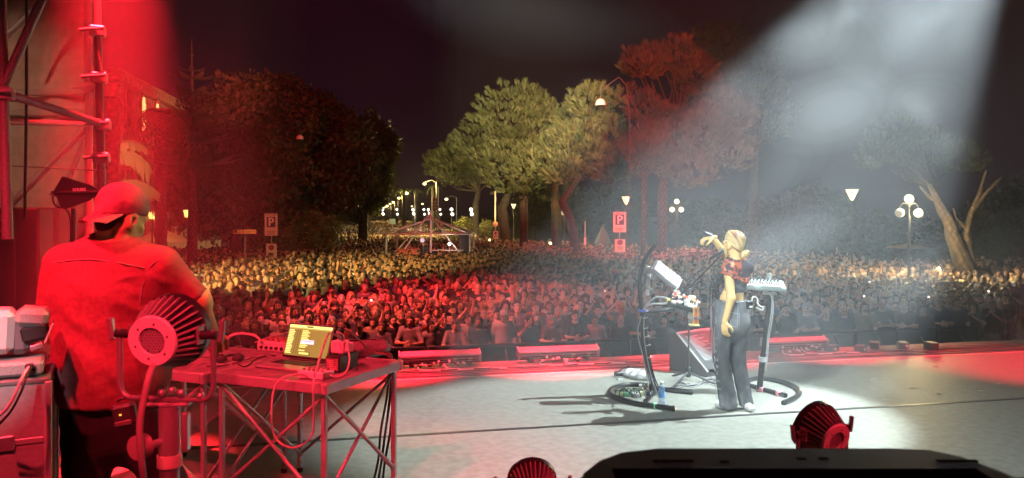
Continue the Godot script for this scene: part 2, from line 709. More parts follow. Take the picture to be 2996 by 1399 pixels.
func smoke() -> void:
	bank("wide bank of pale stage smoke around and above the singer", Vector3(-0.6, SL + 0.02, -6.0), Vector3(10.0, 13.0, -9.0), 0.05)
	var apex := Vector3(6.0, CH + 4.8, -9.0)
	var aim := at(2120, 960, 7.5)
	var side := (aim - apex).cross(Vector3.BACK).normalized()
	var up := side.cross((aim - apex).normalized()).normalized()
	var taken := []
	for i in 220:                    # billows, each in a direction of its own seen from the lamp
		var uv := Vector2(rnd(-1, 1), rnd(-1, 1)) * 0.3
		var rad := rnd(0.045, 0.1)
		var free := uv.length() < 0.3
		for k in taken:
			free = free and Vector2(k.x, k.y).distance_to(uv) > (k.z + rad) * 0.72
		if not free:
			continue
		taken.append(Vector3(uv.x, uv.y, rad))
		var r := rnd(2.6, 7.2)
		var o := apex + ((aim - apex).normalized() + side * uv.x + up * uv.y) * r
		var s := rad * r
		var e := Basis.from_euler(Vector3(rnd(-0.4, 0.4), rnd(0, 3), rnd(-0.9, 0.3)))
		for k in 3:
			fog(o + e.x * s * rnd(-0.2, 0.2), Vector3(s * 3.8, s * 1.5, s * 2.2) * [1.0, 0.74, 0.48][k], clampf(snappedf(0.0075 * r, 0.01), 0.02, 0.06) * [0.9, 1.5, 1.8][k])
			(get_child(get_child_count() - 1) as Node3D).basis = e
	bank("smoke in the red beam before the scaffolding", Vector3(-4.4, SL + 0.5, -4.4), Vector3(-1.5, 9.0, -5.9), 0.075)
	for q in [[1430, 20, 13.0, 4.4, 1.5], [1750, 70, 13.5, 3.6, 1.3]]:
		for k in 3:
			fog(at(q[0], q[1], q[2]), Vector3(q[3], q[4], 1.6) * [1.0, 0.7, 0.42][k], 0.012)
			(get_child(get_child_count() - 1) as Node3D).rotation = Vector3(0, 0, -0.25)


func ground_and_stage() -> void:
	var mb := MB.new()
	mb.face([Vector3(-450, 0, 60), Vector3(450, 0, 60), Vector3(450, 0, -700), Vector3(-450, 0, -700)], Vector3.UP)
	tag(put("ground", mb.mesh(), mat(Color(0.05, 0.048, 0.046), 0.85, 0, "mottle", 0.4)), "grey asphalt of the square and avenue", "", "", "structure")
	# the stage: a deck 2.26 m above the street, sheets of vinyl laid on it
	var st := Node3D.new()
	st.name = "stage_floor"
	add_child(st)
	tag(st, "stage deck covered with scuffed grey vinyl", "", "", "structure")
	var bs := Basis(E, Vector3.UP, -N)
	var deck := MB.new()
	deck.box(stage(0, 6, -0.15), Vector3(26, 0.3, 12), bs)
	obj("deck", deck, mat(Color(0.25, 0.2, 0.19), 0.6, 0, "mottle", 0.8), st)
	var edge := 0.87
	for w in [[edge, 3.1], [3.112, 5.1], [5.112, 7.1], [7.112, 9.1], [9.112, 11.9]]:
		var s := MB.new()
		s.box(stage(0, (w[0] + w[1]) / 2, 0.004), Vector3(25.6, 0.008, w[1] - w[0]), bs)
		var fm := mat(Color(0.34, 0.345, 0.3), 0.5, 0, "floor", 0.3)
		obj("vinyl_sheet", s, fm, st)
	for z in [3.106, 5.106]:
		var s := MB.new()
		s.box(stage(0, z, 0.0095), Vector3(25.6, 0.003, 0.05), bs)
		obj("seam_tape", s, mat(Color(0.03, 0.03, 0.03), 0.4), st)
	var tp := MB.new()
	tp.box(stage(0, edge + 0.015, 0.0095), Vector3(25.6, 0.003, 0.035), bs)
	obj("edge_tape", tp, mat(Color(0.8, 0.78, 0.7), 0.5), st)
	var skirt := MB.new()
	skirt.box(stage(0, 0.03, -1.28), Vector3(26, 1.95, 0.04), bs)
	obj("front_skirt", skirt, mat(Color(0.015, 0.015, 0.015), 0.9), st)
	# little scraps of luminous tape on the vinyl
	var spots := [[2555, 1112, 1], [2670, 1138, 0], [2747, 1155, 0], [2825, 1147, 0], [2870, 1147, 0], [2922, 1126, 0], [2763, 1199, 2], [2182, 1213, 1], [1975, 1202, 3], [2738, 1074, 0], [2659, 1024, 4]]
	var place := ["beside the right seam", "beyond the keyboard stand", "near the right red wash", "next to its twin near the red wash", "right one of the close pair", "nearest to the red wash", "just before the floor seam", "before the feet of the singer", "at the end of the left base tube", "on the dim floor by the white line", "on the white line at the right"]
	for i in spots.size():
		var s = spots[i]
		var m := MB.new()
		var p := on(s[0], s[1])
		m.box(p + Vector3(0, 0.011, 0), Vector3(0.05, 0.003, 0.022), Basis(Vector3.UP, rnd(-0.6, 0.6)))
		var c: Color = [Color(0.75, 0.75, 0.5), Color(0.8, 0.8, 0.72), Color(0.5, 0.8, 0.5), Color(0.8, 0.5, 0.25), Color(0.8, 0.3, 0.3)][s[2]]
		tag(obj("tape_mark", m, mat(c, 0.6)), "%s scrap of tape, %s" % [["pale yellow", "cream", "green", "orange", "pink"][s[2]], place[i]], "tape mark", "tape marks on the stage floor")


# ---------------------------------------------------------------- the square: scaffold, building, trees, lamps, signs

func pipe(o: Node3D, called: String, a: Vector3, b: Vector3, r: float, m: Material, sides := 10) -> void:
	var mb := MB.new()
	mb.tube([a, b], r, sides)
	obj(called, mb, m, o)


func scaffold() -> void:
	var steel := mat(Color(0.26, 0.25, 0.25), 0.5, 0.4, "grain", 2.0)
	var o := thing("scaffold_tower", "steel tube scaffolding of the stage wing at the left edge", "scaffolding", at(150, 900, 5.8) * Vector3(1, 0, 1))
	pipe(o, "standard", at(280, -120, 5.3), at(303, 760, 5.3), 0.026, steel)
	pipe(o, "standard", at(-2, -120, 4.6), at(22, 700, 4.6), 0.03, steel)
	pipe(o, "standard", at(256, -120, 5.9), at(262, 900, 5.9), 0.028, steel)
	pipe(o, "ledger", at(14, 272, 4.6), at(303, 365, 5.3), 0.024, steel)
	pipe(o, "ledger", at(10, 356, 5.0), at(262, 364, 5.9), 0.02, steel)
	pipe(o, "diagonal_brace", at(148, -60, 4.7), at(12, 245, 4.6), 0.026, steel)
	pipe(o, "diagonal_brace", at(-10, 130, 5.8), at(110, 20, 5.8), 0.022, steel)
	pipe(o, "diagonal_brace", at(20, 612, 5.7), at(252, 372, 5.9), 0.024, steel)
	pipe(o, "diagonal_brace", at(120, 720, 6.2), at(258, 380, 6.0), 0.018, steel)
	for p in [[300, 365, 5.3], [14, 275, 4.6], [285, 92, 5.3], [297, 463, 5.3], [290, 228, 5.3], [260, 258, 5.9]]:
		var mb := MB.new()
		mb.box(at(p[0], p[1], p[2]), Vector3(0.1, 0.075, 0.08), Basis(Vector3.UP, 0.4), 0.012)
		mb.tube([at(p[0], p[1], p[2]) + Vector3(-0.09, 0, 0.05), at(p[0], p[1], p[2]) + Vector3(0.07, 0.01, 0.05)], 0.012, 6)
		obj("coupler", mb, mat(Color(0.3, 0.3, 0.3), 0.5, 0.6), o)
	var cable := MB.new()
	cable.tube([at(78, -80, 4.9), at(77, 300, 4.9), at(74, 500, 4.9), at(72, 640, 4.9)], 0.009, 6)
	tag(obj("hanging_cable", cable, mat(Color(0.02, 0.02, 0.02), 0.6)), "black cable hanging straight down in front of the scaffold sheet", "cable")
	var wire := MB.new()
	wire.tube([at(20, 484, 5.5), at(150, 492, 5.5), at(300, 500, 5.5), at(318, 502, 5.5)], 0.004, 5)
	tag(obj("guy_wire", wire, mat(Color(0.03, 0.03, 0.03), 0.6)), "thin dark wire stretched across the scaffold bay", "wire")
	# the sheet behind the tubes: a heavy cloth with a few folds, sagging between its ties
	var mb := MB.new()
	var g := []
	for j in 25:
		var row := []
		for i in 17:
			var x := lerpf(-90, 264, i / 16.0)
			var y := lerpf(-160, 1000, j / 24.0)
			var p := at(x, y, 6.25)
			p.z += 0.03 * sin(i * 0.9 + j * 0.35) + 0.02 * sin(j * 1.3) + 0.025 * sin((i + j) * 0.7)
			row.append(mb.vert(p, Vector3.BACK, Vector2(i / 16.0, j / 24.0)))
		g.append(row)
	for j in 24:
		for i in 16:
			mb.quad(g[j][i], g[j][i + 1], g[j + 1][i + 1], g[j + 1][i])
	mb.smooth()
	var sheet := thing("scaffold_sheet", "tan cloth sheet stretched behind the scaffolding tubes", "sheet")
	var back := MB.new()
	for i in mb.v.size():
		back.vert(mb.v[i] - Vector3(0, 0, 0.006), -mb.n[i])
	for t in range(0, mb.ix.size(), 3):
		back.tri(mb.ix[t], mb.ix[t + 1], mb.ix[t + 2])
	mb.join(back)
	obj("cloth", mb, mat(Color(0.33, 0.25, 0.2), 0.9, 0, "cloth", 1.5), sheet)
	for y in [270, 330]:
		var s := MB.new()
		s.box(at(88, y, 6.18), Vector3(0.94, 0.055, 0.03), Basis(Vector3.BACK, 0.02 if y == 270 else 0.0), 0.01)
		obj("batten", s, mat(Color(0.16, 0.12, 0.1), 0.8), sheet)


func building() -> void:
	var p0 := at(343, 204, 55)
	var bs := Basis(Vector3.UP, 0.15)
	var o := thing("villa", "stone villa with arched lit windows behind the scaffolding", "building", Vector3(p0.x, 0, p0.z))
	var wall := mat(Color(0.36, 0.3, 0.25), 0.9, 0, "mottle", 0.25)
	var h := p0.y
	var L := 34.0
	var W := 16.0
	var mb := MB.new()
	mb.box(bs * Vector3(-W / 2, (h - 0.9) / 2, -L / 2), Vector3(W, h - 0.9, L), bs)
	put("wall", mb.mesh(), wall, o)
	mb = MB.new()
	mb.box(bs * Vector3(-W / 2, h - 0.55, -L / 2), Vector3(W + 0.9, 0.5, L + 0.9), bs, 0.08)
	mb.box(bs * Vector3(-W / 2, h - 0.1, -L / 2), Vector3(W + 0.5, 0.4, L + 0.5), bs, 0.05)
	put("cornice", mb.mesh(), wall, o)
	mb = MB.new()
	mb.box(bs * Vector3(-W / 2, h * 0.52, -L / 2), Vector3(W + 0.3, 0.25, L + 0.3), bs)
	put("string_course", mb.mesh(), wall, o)
	var lit := glow(Color(1.0, 0.8, 0.45), 1.5)
	var dark := mat(Color(0.02, 0.02, 0.025), 0.1)
	for side in 2:
		for fl in 3:
			for k in (9 if side == 0 else 4):
				var c := Vector3(0.03, h - 2.6 - fl * 3.9, -2.2 - k * 3.6) if side == 0 else Vector3(-2.2 - k * 3.6, h - 2.6 - fl * 3.9, 0.03)
				var wb := bs if side == 0 else bs * Basis(Vector3.UP, -PI / 2)
				var w := MB.new()
				w.box(bs * c + wb * Vector3(0, 0, 0.62), Vector3(0.14, 2.2, 0.16), wb)
				w.box(bs * c + wb * Vector3(0, 0, -0.62), Vector3(0.14, 2.2, 0.16), wb)
				for a in 8:
					var t := PI * (a + 0.5) / 8
					w.box(bs * c + wb * Vector3(0, 1.1 + 0.62 * sin(t), 0.62 * cos(t)), Vector3(0.14, 0.3, 0.18), wb * Basis(Vector3.RIGHT, -t + PI / 2 + PI / 2))
				w.box(bs * c + wb * Vector3(0.05, -1.16, 0), Vector3(0.28, 0.14, 1.7), wb)
				var wn := put("window", w.mesh(), wall, o)
				var g := MB.new()
				g.box(bs * c + wb * Vector3(-0.01, 0, 0), Vector3(0.04, 2.2, 1.08), wb)
				g.box(bs * c + wb * Vector3(-0.01, 1.3, 0), Vector3(0.04, 0.5, 0.8), wb)
				var on_ := fl == 0 and ((side == 0 and k in [1, 2, 4]) or (side == 1 and k == 0))
				put("pane", g.mesh(), lit if on_ else dark, wn)


func brush(r: RandomNumberGenerator, blades: int, l: float, w: float, spread: float) -> ArrayMesh:    # a tuft of needles round a short twig along +y
	var mb := MB.new()
	for i in blades:
		var a := r.randf() * TAU
		var y := r.randf_range(0.0, 0.6) * l
		var d := Vector3(cos(a) * spread, 1.0, sin(a) * spread).normalized()
		var side := d.cross(Vector3(sin(a * 3.0), 0.3, cos(a * 2.0))).normalized() * w * 0.5
		var p := Vector3(0, y, 0)
		var nn := side.cross(d).normalized()
		var k := mb.v.size()
		var ll := l * r.randf_range(0.45, 0.8)
		mb.vert(p - side, nn)
		mb.vert(p + side, nn)
		mb.vert(p + d * ll + side * 0.3, nn)
		mb.vert(p + d * ll - side * 0.3, nn)
		mb.quad(k, k + 1, k + 2, k + 3)
	return mb.mesh()


func spray(r: RandomNumberGenerator, leaves: int, rad: float, l: float, w: float) -> ArrayMesh:     # a cluster of broad leaves
	var mb := MB.new()
	for i in leaves:
		var p := Vector3(r.randf_range(-1, 1), r.randf_range(-1, 1), r.randf_range(-1, 1)).normalized() * rad * r.randf_range(0.3, 1.0)
		var d := (p.normalized() + Vector3(r.randf_range(-1, 1), r.randf_range(-0.9, 0.5), r.randf_range(-1, 1))).normalized()
		var s := d.cross(Vector3(r.randf_range(-1, 1), 1, r.randf_range(-1, 1))).normalized() * w * 0.5
		var nn := s.cross(d).normalized()
		var k := mb.v.size()
		mb.vert(p, nn)
		mb.vert(p + d * l * 0.5 + s, nn)
		mb.vert(p + d * l, nn)
		mb.vert(p + d * l * 0.5 - s, nn)
		mb.quad(k, k + 1, k + 2, k + 3)
	return mb.mesh()


func scatter(called: String, parent: Node3D, mesh: ArrayMesh, xfs: Array, cols: Array, m: Material) -> void:
	var mm := MultiMesh.new()
	mm.transform_format = MultiMesh.TRANSFORM_3D
	mm.use_colors = true
	mm.mesh = mesh
	mm.instance_count = xfs.size()
	for i in xfs.size():
		mm.set_instance_transform(i, xfs[i])
		mm.set_instance_color(i, cols[i])
	var o := MultiMeshInstance3D.new()
	o.name = called
	o.multimesh = mm
	o.material_override = m
	o.set_meta("kind", "stuff")
	parent.add_child(o, true)


func up_basis(y: Vector3, turn: float, s: float) -> Basis:
	y = y.normalized()
	var x := y.cross(Vector3(0.3, 0.1, 0.9)).normalized()
	return Basis(x, y, x.cross(y)).rotated(y, turn).scaled(Vector3.ONE * s)


func leaf_mat(col: Color) -> StandardMaterial3D:
	var m := vmat(0.6, 0.35)
	m.albedo_color = col.linear_to_srgb()
	m.backlight_enabled = true
	m.backlight = Color(0.35, 0.4, 0.2)
	m.cull_mode = BaseMaterial3D.CULL_DISABLED
	return m


# lobes: [x px, y px, radius px, depth offset m], all at the distance d; the trunk runs through pixels [x, y, radius px]
func pine(label: String, group: String, d: float, trunk: Array, lobes: Array, clumps: int, size: float, col: Color) -> void:
	var root := at(trunk[0][0], 700, d)
	root.y = 0
	var o := thing("pine_tree", label, "pine tree", root, group)
	var pts := [Vector3(root.x, -0.2, root.z)]
	var rad := [trunk[0][2] / F * d * 1.25]
	for t in trunk:
		pts.append(at(t[0], t[1], d))
		rad.append(t[2] / F * d)
	var mb := MB.new()
	# finer points along the trunk, a little crooked
	var p2 := []
	var r2 := []
	for i in pts.size() - 1:
		for k in 4:
			var f := k / 4.0
			p2.append(pts[i].lerp(pts[i + 1], f) + Vector3(rnd(-1, 1), 0, rnd(-1, 1)) * rad[i] * 0.12)
			r2.append(lerpf(rad[i], rad[i + 1], f) * rnd(0.93, 1.07))
	p2.append(pts[-1])
	r2.append(rad[-1])
	mb.tube(p2, r2, 12)
	var barkm := mat(Color(0.24, 0.17, 0.12), 0.95, 0, "bark", 0.6)
	obj("trunk", mb, barkm, o)
	var xfs := []
	var cols := []
	var boughs := MB.new()
	var total := 0.0
	for l in lobes:
		total += l[2] * l[2]
	for l in lobes:
		var c := at(l[0], l[1], d) + Vector3(0, 0, -l[3])
		var R: float = l[2] / F * d
		var m := int(clumps * l[2] * l[2] / total)
		for i in m:
			var t := acos(1.0 - 2.0 * (i + 0.5) / m)
			var a := i * 2.39996
			var dir := Vector3(sin(t) * cos(a), cos(t), sin(t) * sin(a))
			if dir.z < -0.75:
				continue
			dir = (dir + Vector3(rnd(-1, 1), rnd(-1, 1), rnd(-1, 1)) * 0.12).normalized()
			var q := c + dir * R * rnd(0.66, 1.02) * Vector3(1, 0.95, 0.9)
			if i % 9 == 0:
				boughs.tube([pts[-1], pts[-1].lerp(q, 0.5) + Vector3(rnd(-0.5, 0.5), rnd(-0.6, 0.1), rnd(-0.5, 0.5)), q], [r2[-1] * 0.45, r2[-1] * 0.25, 0.03], 6, false)
			var n := int(rnd(6, 11))
			var tint := rnd(0.6, 1.25)
			var lean := Vector3(rnd(-0.3, 0.3), 0, rnd(-0.3, 0.3))
			for j in n:
				var e := Vector3(rnd(-1, 1), rnd(-0.5, 0.5), rnd(-1, 1)) * size * 0.7
				var ax := (dir * 0.6 + lean * 1.5 + Vector3.UP * rnd(0.5, 1.2) + e * 0.4 / size)
				xfs.append(Transform3D(up_basis(ax, rnd(0, TAU), size * rnd(0.75, 1.3)), q + e - root))
				var g := tint * rnd(0.6, 1.4)
				cols.append(Color(g * rnd(0.92, 1.1), g, g * rnd(0.85, 1.05)))
	if boughs.v.size():
		obj("branches", boughs, barkm, o)
	if not T.has("brush"):
		var r := RandomNumberGenerator.new()
		r.seed = 11
		T["brush"] = brush(r, 30, 0.8, 0.06, 0.5)
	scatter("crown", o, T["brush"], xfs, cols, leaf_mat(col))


func leafy(called: String, label: String, cat: String, group: String, root: Vector3, lobes: Array, per: float, leaf: float, col: Color, trunk_r := 0.25) -> Node3D:
	# lobes: [centre, radii]; leaf clusters on and just inside their surfaces
	root.y = 0.0
	var o := thing(called, label, cat, root, group)
	var c0 := Vector3.ZERO
	for l in lobes:
		c0 += l[0] / lobes.size()
	if trunk_r > 0.0:
		var mb := MB.new()
		mb.tube([root, root + Vector3(0.1, c0.y * 0.4, 0), Vector3(c0.x, c0.y, c0.z)], [trunk_r * 1.2, trunk_r, trunk_r * 0.4], 10)
		for l in lobes:
			mb.tube([root + Vector3(0.05, c0.y * 0.45, 0), (root + Vector3(0, c0.y * 0.5, 0)).lerp(l[0], 0.5) + Vector3(0, 0.2, 0), l[0]], [trunk_r * 0.6, trunk_r * 0.4, trunk_r * 0.15], 7, false)
		obj("trunk", mb, mat(Color(0.2, 0.16, 0.13), 0.95, 0, "bark", 0.6), o)
	if not T.has("spray"):
		var r := RandomNumberGenerator.new()
		r.seed = 12
		T["spray"] = spray(r, 16, 0.8, 0.55, 0.3)
	var xfs := []
	var cols := []
	for l in lobes:
		var R: Vector3 = l[1]
		var m := int(per * (R.x * R.y + R.x * R.z + R.y * R.z) / 3.0)
		for i in m:
			var t := acos(1.0 - 2.0 * (i + 0.5) / m)
			var a := i * 2.39996
			var dir := Vector3(sin(t) * cos(a), cos(t), sin(t) * sin(a))
			var bump := 1.0 + 0.12 * sin(dir.x * 9.0 + l[0].x) * sin(dir.y * 8.0) + 0.08 * sin(dir.z * 14.0 + dir.y * 11.0)
			var q: Vector3 = l[0] + dir * R * bump * rnd(0.8, 1.04)
			if q.y < 0.1:
				continue
			xfs.append(Transform3D(up_basis(Vector3(rnd(-1, 1), rnd(-1, 1), rnd(-1, 1)), rnd(0, TAU), leaf * rnd(0.7, 1.3)), q - root))
			var g := rnd(0.6, 1.3)
			cols.append(Color(g * rnd(0.9, 1.15), g, g * rnd(0.8, 1.1)))
	scatter("crown", o, T["spray"], xfs, cols, leaf_mat(col))
	return o


func frond(mb: MB, a: Vector3, dir: Vector3, l: float, rise: float, droop: float, w: float, n := 14, flat_ := false) -> void:
	# a feathered leaf: a thin midrib with pairs of blades
	var side := dir.cross(Vector3.UP).normalized()
	var pts := []
	var rad := []
	for i in n + 1:
		var t := float(i) / n
		pts.append(a + dir * l * t * (1.0 - 0.25 * t * t * droop) + Vector3.UP * l * (rise * t - droop * t * t))
		rad.append(lerpf(0.03, 0.006, t) * l / 2.5)
	mb.tube(pts, rad, 4, false)
	for i in range(1, n):
		var t := float(i) / n
		var d: Vector3 = (pts[i + 1] - pts[i - 1]).normalized()
		var bl := w * sin(PI * (0.12 + 0.86 * t))
		var wd := l / n * (0.95 if flat_ else 0.5)
		for s in [-1.0, 1.0]:
			var bd: Vector3 = (side * s + d * (0.25 if flat_ else 0.8) + Vector3.DOWN * (0.12 if flat_ else 0.35)).normalized()
			var nn: Vector3 = bd.cross(d).normalized()
			var k := mb.v.size()
			mb.vert(pts[i] - d * wd * 0.5, nn)
			mb.vert(pts[i] + d * wd * 0.5, nn)
			mb.vert(pts[i] + bd * bl + d * wd * (0.4 if flat_ else 0.05), nn)
			mb.vert(pts[i] + bd * bl - d * wd * (0.4 if flat_ else 0.05), nn)
			mb.quad(k, k + 1, k + 2, k + 3)


func palm(label: String, group: String, top: Vector3, l: float, count: int, rise0: float, droop0: float, trunk_r: float, col := Color(0.06, 0.08, 0.03)) -> void:
	var o := thing("palm_tree", label, "palm tree", Vector3(top.x, 0, top.z), group)
	var tr := MB.new()
	var pts := []
	var rad := []
	var rows := int(top.y * 3)
	for i in rows + 1:
		pts.append(Vector3(top.x, top.y * i / rows, top.z))
		rad.append(trunk_r * (1.0 + 0.14 * (i % 2)))
	tr.tube(pts, rad, 10)
	obj("trunk", tr, mat(Color(0.2, 0.15, 0.1), 0.95, 0, "bark", 1.0), o)
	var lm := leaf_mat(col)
	for i in count:
		var a := i * 2.39996
		var ring := float(i) / count
		var mb := MB.new()
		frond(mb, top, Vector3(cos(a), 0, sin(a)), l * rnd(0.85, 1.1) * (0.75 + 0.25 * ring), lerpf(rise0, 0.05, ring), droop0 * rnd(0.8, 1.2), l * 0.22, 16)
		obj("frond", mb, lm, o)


func trees() -> void:
	var g := "stone pines beside the avenue"
	var green := Color(0.095, 0.105, 0.05)
	pine("tall stone pine with a broad lit crown and a pale trunk in the middle", g, 70, [[1478, 700, 17], [1470, 610, 13], [1490, 560, 10], [1500, 500, 8]],
		[[1500, 360, 118, 0], [1420, 420, 90, 1], [1590, 400, 100, 0], [1560, 320, 62, 1], [1640, 470, 70, 0], [1500, 480, 100, -1]], 520, 0.62, green)
	pine("smaller dark pine at the far left end of the pine row", g, 96, [[1390, 680, 11], [1392, 600, 9], [1400, 560, 7]],
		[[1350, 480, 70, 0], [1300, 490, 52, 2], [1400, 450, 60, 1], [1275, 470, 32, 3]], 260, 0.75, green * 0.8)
	pine("stone pine with a straight dark trunk left of the leaning pine", g, 62, [[1532, 700, 13], [1532, 600, 12], [1530, 520, 9]],
		[[1560, 500, 75, -2], [1620, 540, 52, 0]], 150, 0.5, green)
	pine("stone pine with a rough pale trunk behind the leaning pine", g, 60, [[1630, 725, 16], [1625, 600, 14], [1622, 520, 11]],
		[[1690, 380, 75, 2], [1720, 310, 60, 2], [1650, 430, 60, -1], [1600, 490, 50, -2]], 260, 0.55, green)
	pine("leaning pine with a curved trunk and reddish crown right of centre", g, 54, [[1690, 745, 15], [1668, 640, 13], [1645, 590, 12], [1680, 540, 9], [1720, 480, 7]],
		[[1690, 440, 85, 0], [1770, 400, 80, 1], [1820, 470, 60, 1], [1740, 300, 62, 1], [1650, 500, 48, -1], [1780, 500, 48, 0]], 330, 0.5, green)
	pine("largest pine with a red lit open crown behind the singer's microphone", g, 50, [[1936, 760, 17], [1938, 560, 14], [1950, 480, 11], [1975, 400, 9]],
		[[1880, 190, 52, 0], [1925, 160, 40, 1], [1990, 170, 55, 0], [2040, 230, 60, 0], [1880, 330, 55, -1], [1960, 400, 80, 0], [2060, 390, 90, 1], [2140, 440, 70, 1], [1840, 280, 32, 1], [2120, 300, 60, 2], [1900, 470, 50, -1], [2010, 500, 60, -1], [2180, 330, 50, 2]], 520, 0.5, green)
	var limb := MB.new()
	pine("pine with a slim straight red lit trunk and a dim high crown", g, 47, [[1881, 770, 9], [1884, 620, 8], [1884, 520, 7]], [[1870, 450, 45, -1], [1905, 420, 50, 0]], 90, 0.45, green)
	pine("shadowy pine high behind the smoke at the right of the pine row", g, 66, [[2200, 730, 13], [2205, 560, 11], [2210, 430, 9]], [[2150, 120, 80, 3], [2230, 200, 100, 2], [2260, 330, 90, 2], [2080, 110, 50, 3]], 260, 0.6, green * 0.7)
	# the leaning tree at the right, forked, its crown lost in the smoke
	pine("leaning forked tree with a lamplit trunk at the right", "", 33, [[2830, 800, 27], [2800, 720, 22], [2775, 650, 17], [2745, 590, 11], [2720, 540, 6]],
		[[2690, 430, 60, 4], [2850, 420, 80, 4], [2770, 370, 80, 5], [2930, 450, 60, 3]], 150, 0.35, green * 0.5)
	var fork := get_child(get_child_count() - 1) as Node3D
	for q in [[[2848, 790, 14], [2826, 690, 9], [2842, 620, 7], [2868, 560, 5], [2885, 500, 3]], [[2838, 720, 8], [2832, 670, 6], [2796, 640, 4], [2790, 610, 3]], [[2748, 596, 7], [2712, 570, 5], [2690, 545, 3]], [[2842, 620, 8], [2880, 570, 6], [2930, 520, 4]]]:
		var mb := MB.new()
		var pp := []
		var rr := []
		for t in q:
			pp.append(at(t[0], t[1], 33.1))
			rr.append(t[2] / F * 33)
		mb.tube(pp, rr, 9)
		obj("branch", mb, mat(Color(0.24, 0.17, 0.12), 0.95, 0, "bark", 0.6), fork)
	# broadleaved trees along the left of the avenue
	var fg := "dense fig trees along the left of the avenue"
	var fc := Color(0.07, 0.075, 0.035)
	for a in [["nearest broad fig tree behind the left lantern", 50.0, [[690, 470, 190, 210], [620, 560, 130, 120], [800, 350, 120, 120]]], ["rounded fig tree under the palm top", 60.0, [[880, 400, 150, 130], [950, 480, 150, 140], [860, 560, 160, 110]]], ["fig tree whose round edge borders the dark sky over the avenue", 72.0, [[1060, 450, 92, 110], [1040, 540, 100, 90], [1120, 430, 45, 50]]], ["farther fig tree above the crowd on the avenue", 95.0, [[1070, 560, 42, 62], [1095, 600, 20, 26]]]]:
		var lobes := []
		for l in a[2]:
			lobes.append([at(l[0], l[1], a[1]), Vector3(l[2], l[3], l[2]) / F * a[1]])
		leafy("fig_tree", a[0], "tree", fg, at(a[2][0][0], 700, a[1]), lobes, 70, 0.62, fc, 0.4)
	# dark trees beyond the lawn at the right and bushes
	for a in [["dark round tree beyond the leaning tree at the right edge", 46.0, [[2880, 700, 110, 90], [2960, 640, 90, 100]]], ["dark tree behind the three-globe lamp at the right", 60.0, [[2560, 690, 110, 60], [2680, 700, 90, 60]]], ["dim tree behind the cone lamp in the haze", 74.0, [[2380, 640, 120, 90], [2250, 660, 90, 70]]], ["dim tree behind the singer in the haze", 80.0, [[2080, 650, 90, 60], [2000, 640, 60, 50]]], ["dark tree behind the parking sign at the right", 90.0, [[1790, 620, 110, 70], [1700, 620, 70, 60]]], ["dark tree between the pale trunk and the straight trunk", 110.0, [[1560, 600, 60, 60], [1620, 620, 50, 50]]]]:
		var lobes := []
		for l in a[2]:
			lobes.append([at(l[0], l[1], a[1]), Vector3(l[2], l[3], l[2]) / F * a[1]])
		leafy("tree", a[0], "tree", "dark trees beyond the lawn", at(a[2][0][0], 700, a[1]), lobes, 40, 0.6, Color(0.06, 0.06, 0.03), 0.3)
	for a in [["flowering shrub left of the left parking sign", 52.0, 735, 668, 45], ["bright leaved shrub just right of the left parking sign", 52.0, 840, 660, 40], ["flowering shrub in the middle of the hedge", 54.0, 900, 655, 45], ["pale shrub at the right end of the hedge", 56.0, 960, 668, 36], ["low green shrub at the foot of the far pine", 80.0, 1355, 668, 30], ["small clipped shrub beside the pale pine trunk", 80.0, 1425, 660, 16]]:
		var c := at(a[2], a[3], a[1])
		var R: float = a[4] / F * a[1]
		leafy("shrub", a[0], "shrub", "shrubs at the edge of the crowd", c, [[c, Vector3(R, R * 0.9, R)], [c - Vector3(R * 0.4, R * 0.9, 0), Vector3(R, R, R)]], 130, 0.3, Color(0.22, 0.24, 0.1), 0.06)
	# the Norfolk Island pine at the left
	var d := 40.0
	var b := at(562, 700, d)
	b.y = 0
	var o := thing("norfolk_pine", "slender tiered conifer standing against the dark sky at the left", "conifer", b)
	var tr := MB.new()
	tr.tube([b, at(563, 480, d), at(562, 300, d), at(561, 112, d)], [0.3, 0.16, 0.1, 0.02], 9)
	obj("trunk", tr, mat(Color(0.22, 0.17, 0.14), 0.9, 0, "bark", 0.8), o)
	var lm := leaf_mat(Color(0.2, 0.19, 0.12))
	for w in [[150, 12, 4], [195, 42, 6], [218, 66, 7], [262, 88, 7], [330, 105, 8], [400, 120, 8], [470, 130, 8]]:
		for i in w[2]:
			var a: float = i * TAU / w[2] + w[0]
			var mb := MB.new()
			frond(mb, at(562, w[0] + 12, d), Vector3(cos(a), 0, sin(a)), w[1] / F * d * rnd(0.9, 1.1), -0.05, -0.22, w[1] / F * d * 0.2, 22, true)
			obj("branch", mb, lm, o)
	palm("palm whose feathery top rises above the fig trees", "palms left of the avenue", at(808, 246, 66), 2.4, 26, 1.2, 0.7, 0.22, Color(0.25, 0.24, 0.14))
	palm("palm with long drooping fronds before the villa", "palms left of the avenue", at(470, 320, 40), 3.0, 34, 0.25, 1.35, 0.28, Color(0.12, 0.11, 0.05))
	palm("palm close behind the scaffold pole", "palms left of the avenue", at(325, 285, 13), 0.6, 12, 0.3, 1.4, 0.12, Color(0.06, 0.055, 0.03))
	for a in [[1040, 620, 150.0], [1268, 590, 120.0], [1180, 600, 150.0], [1160, 610, 180.0], [1215, 600, 130.0]]:
		palm("slim palm along the far avenue, %s from the left" % ordinal(1 + [1040, 1160, 1180, 1215, 1268].find(a[0])), "palms along the far avenue", at(a[0], a[1] - 45, a[2]), 2.2, 16, 0.8, 0.9, 0.3)
	# big torn leaves of a bird of paradise plant
	var bp := thing("banana_plant", "large plant with torn paddle leaves beside the scaffold pole", "plant", Vector3(at(330, 600, 15).x, 0, -15))
	var pl := leaf_mat(Color(0.2, 0.2, 0.1))
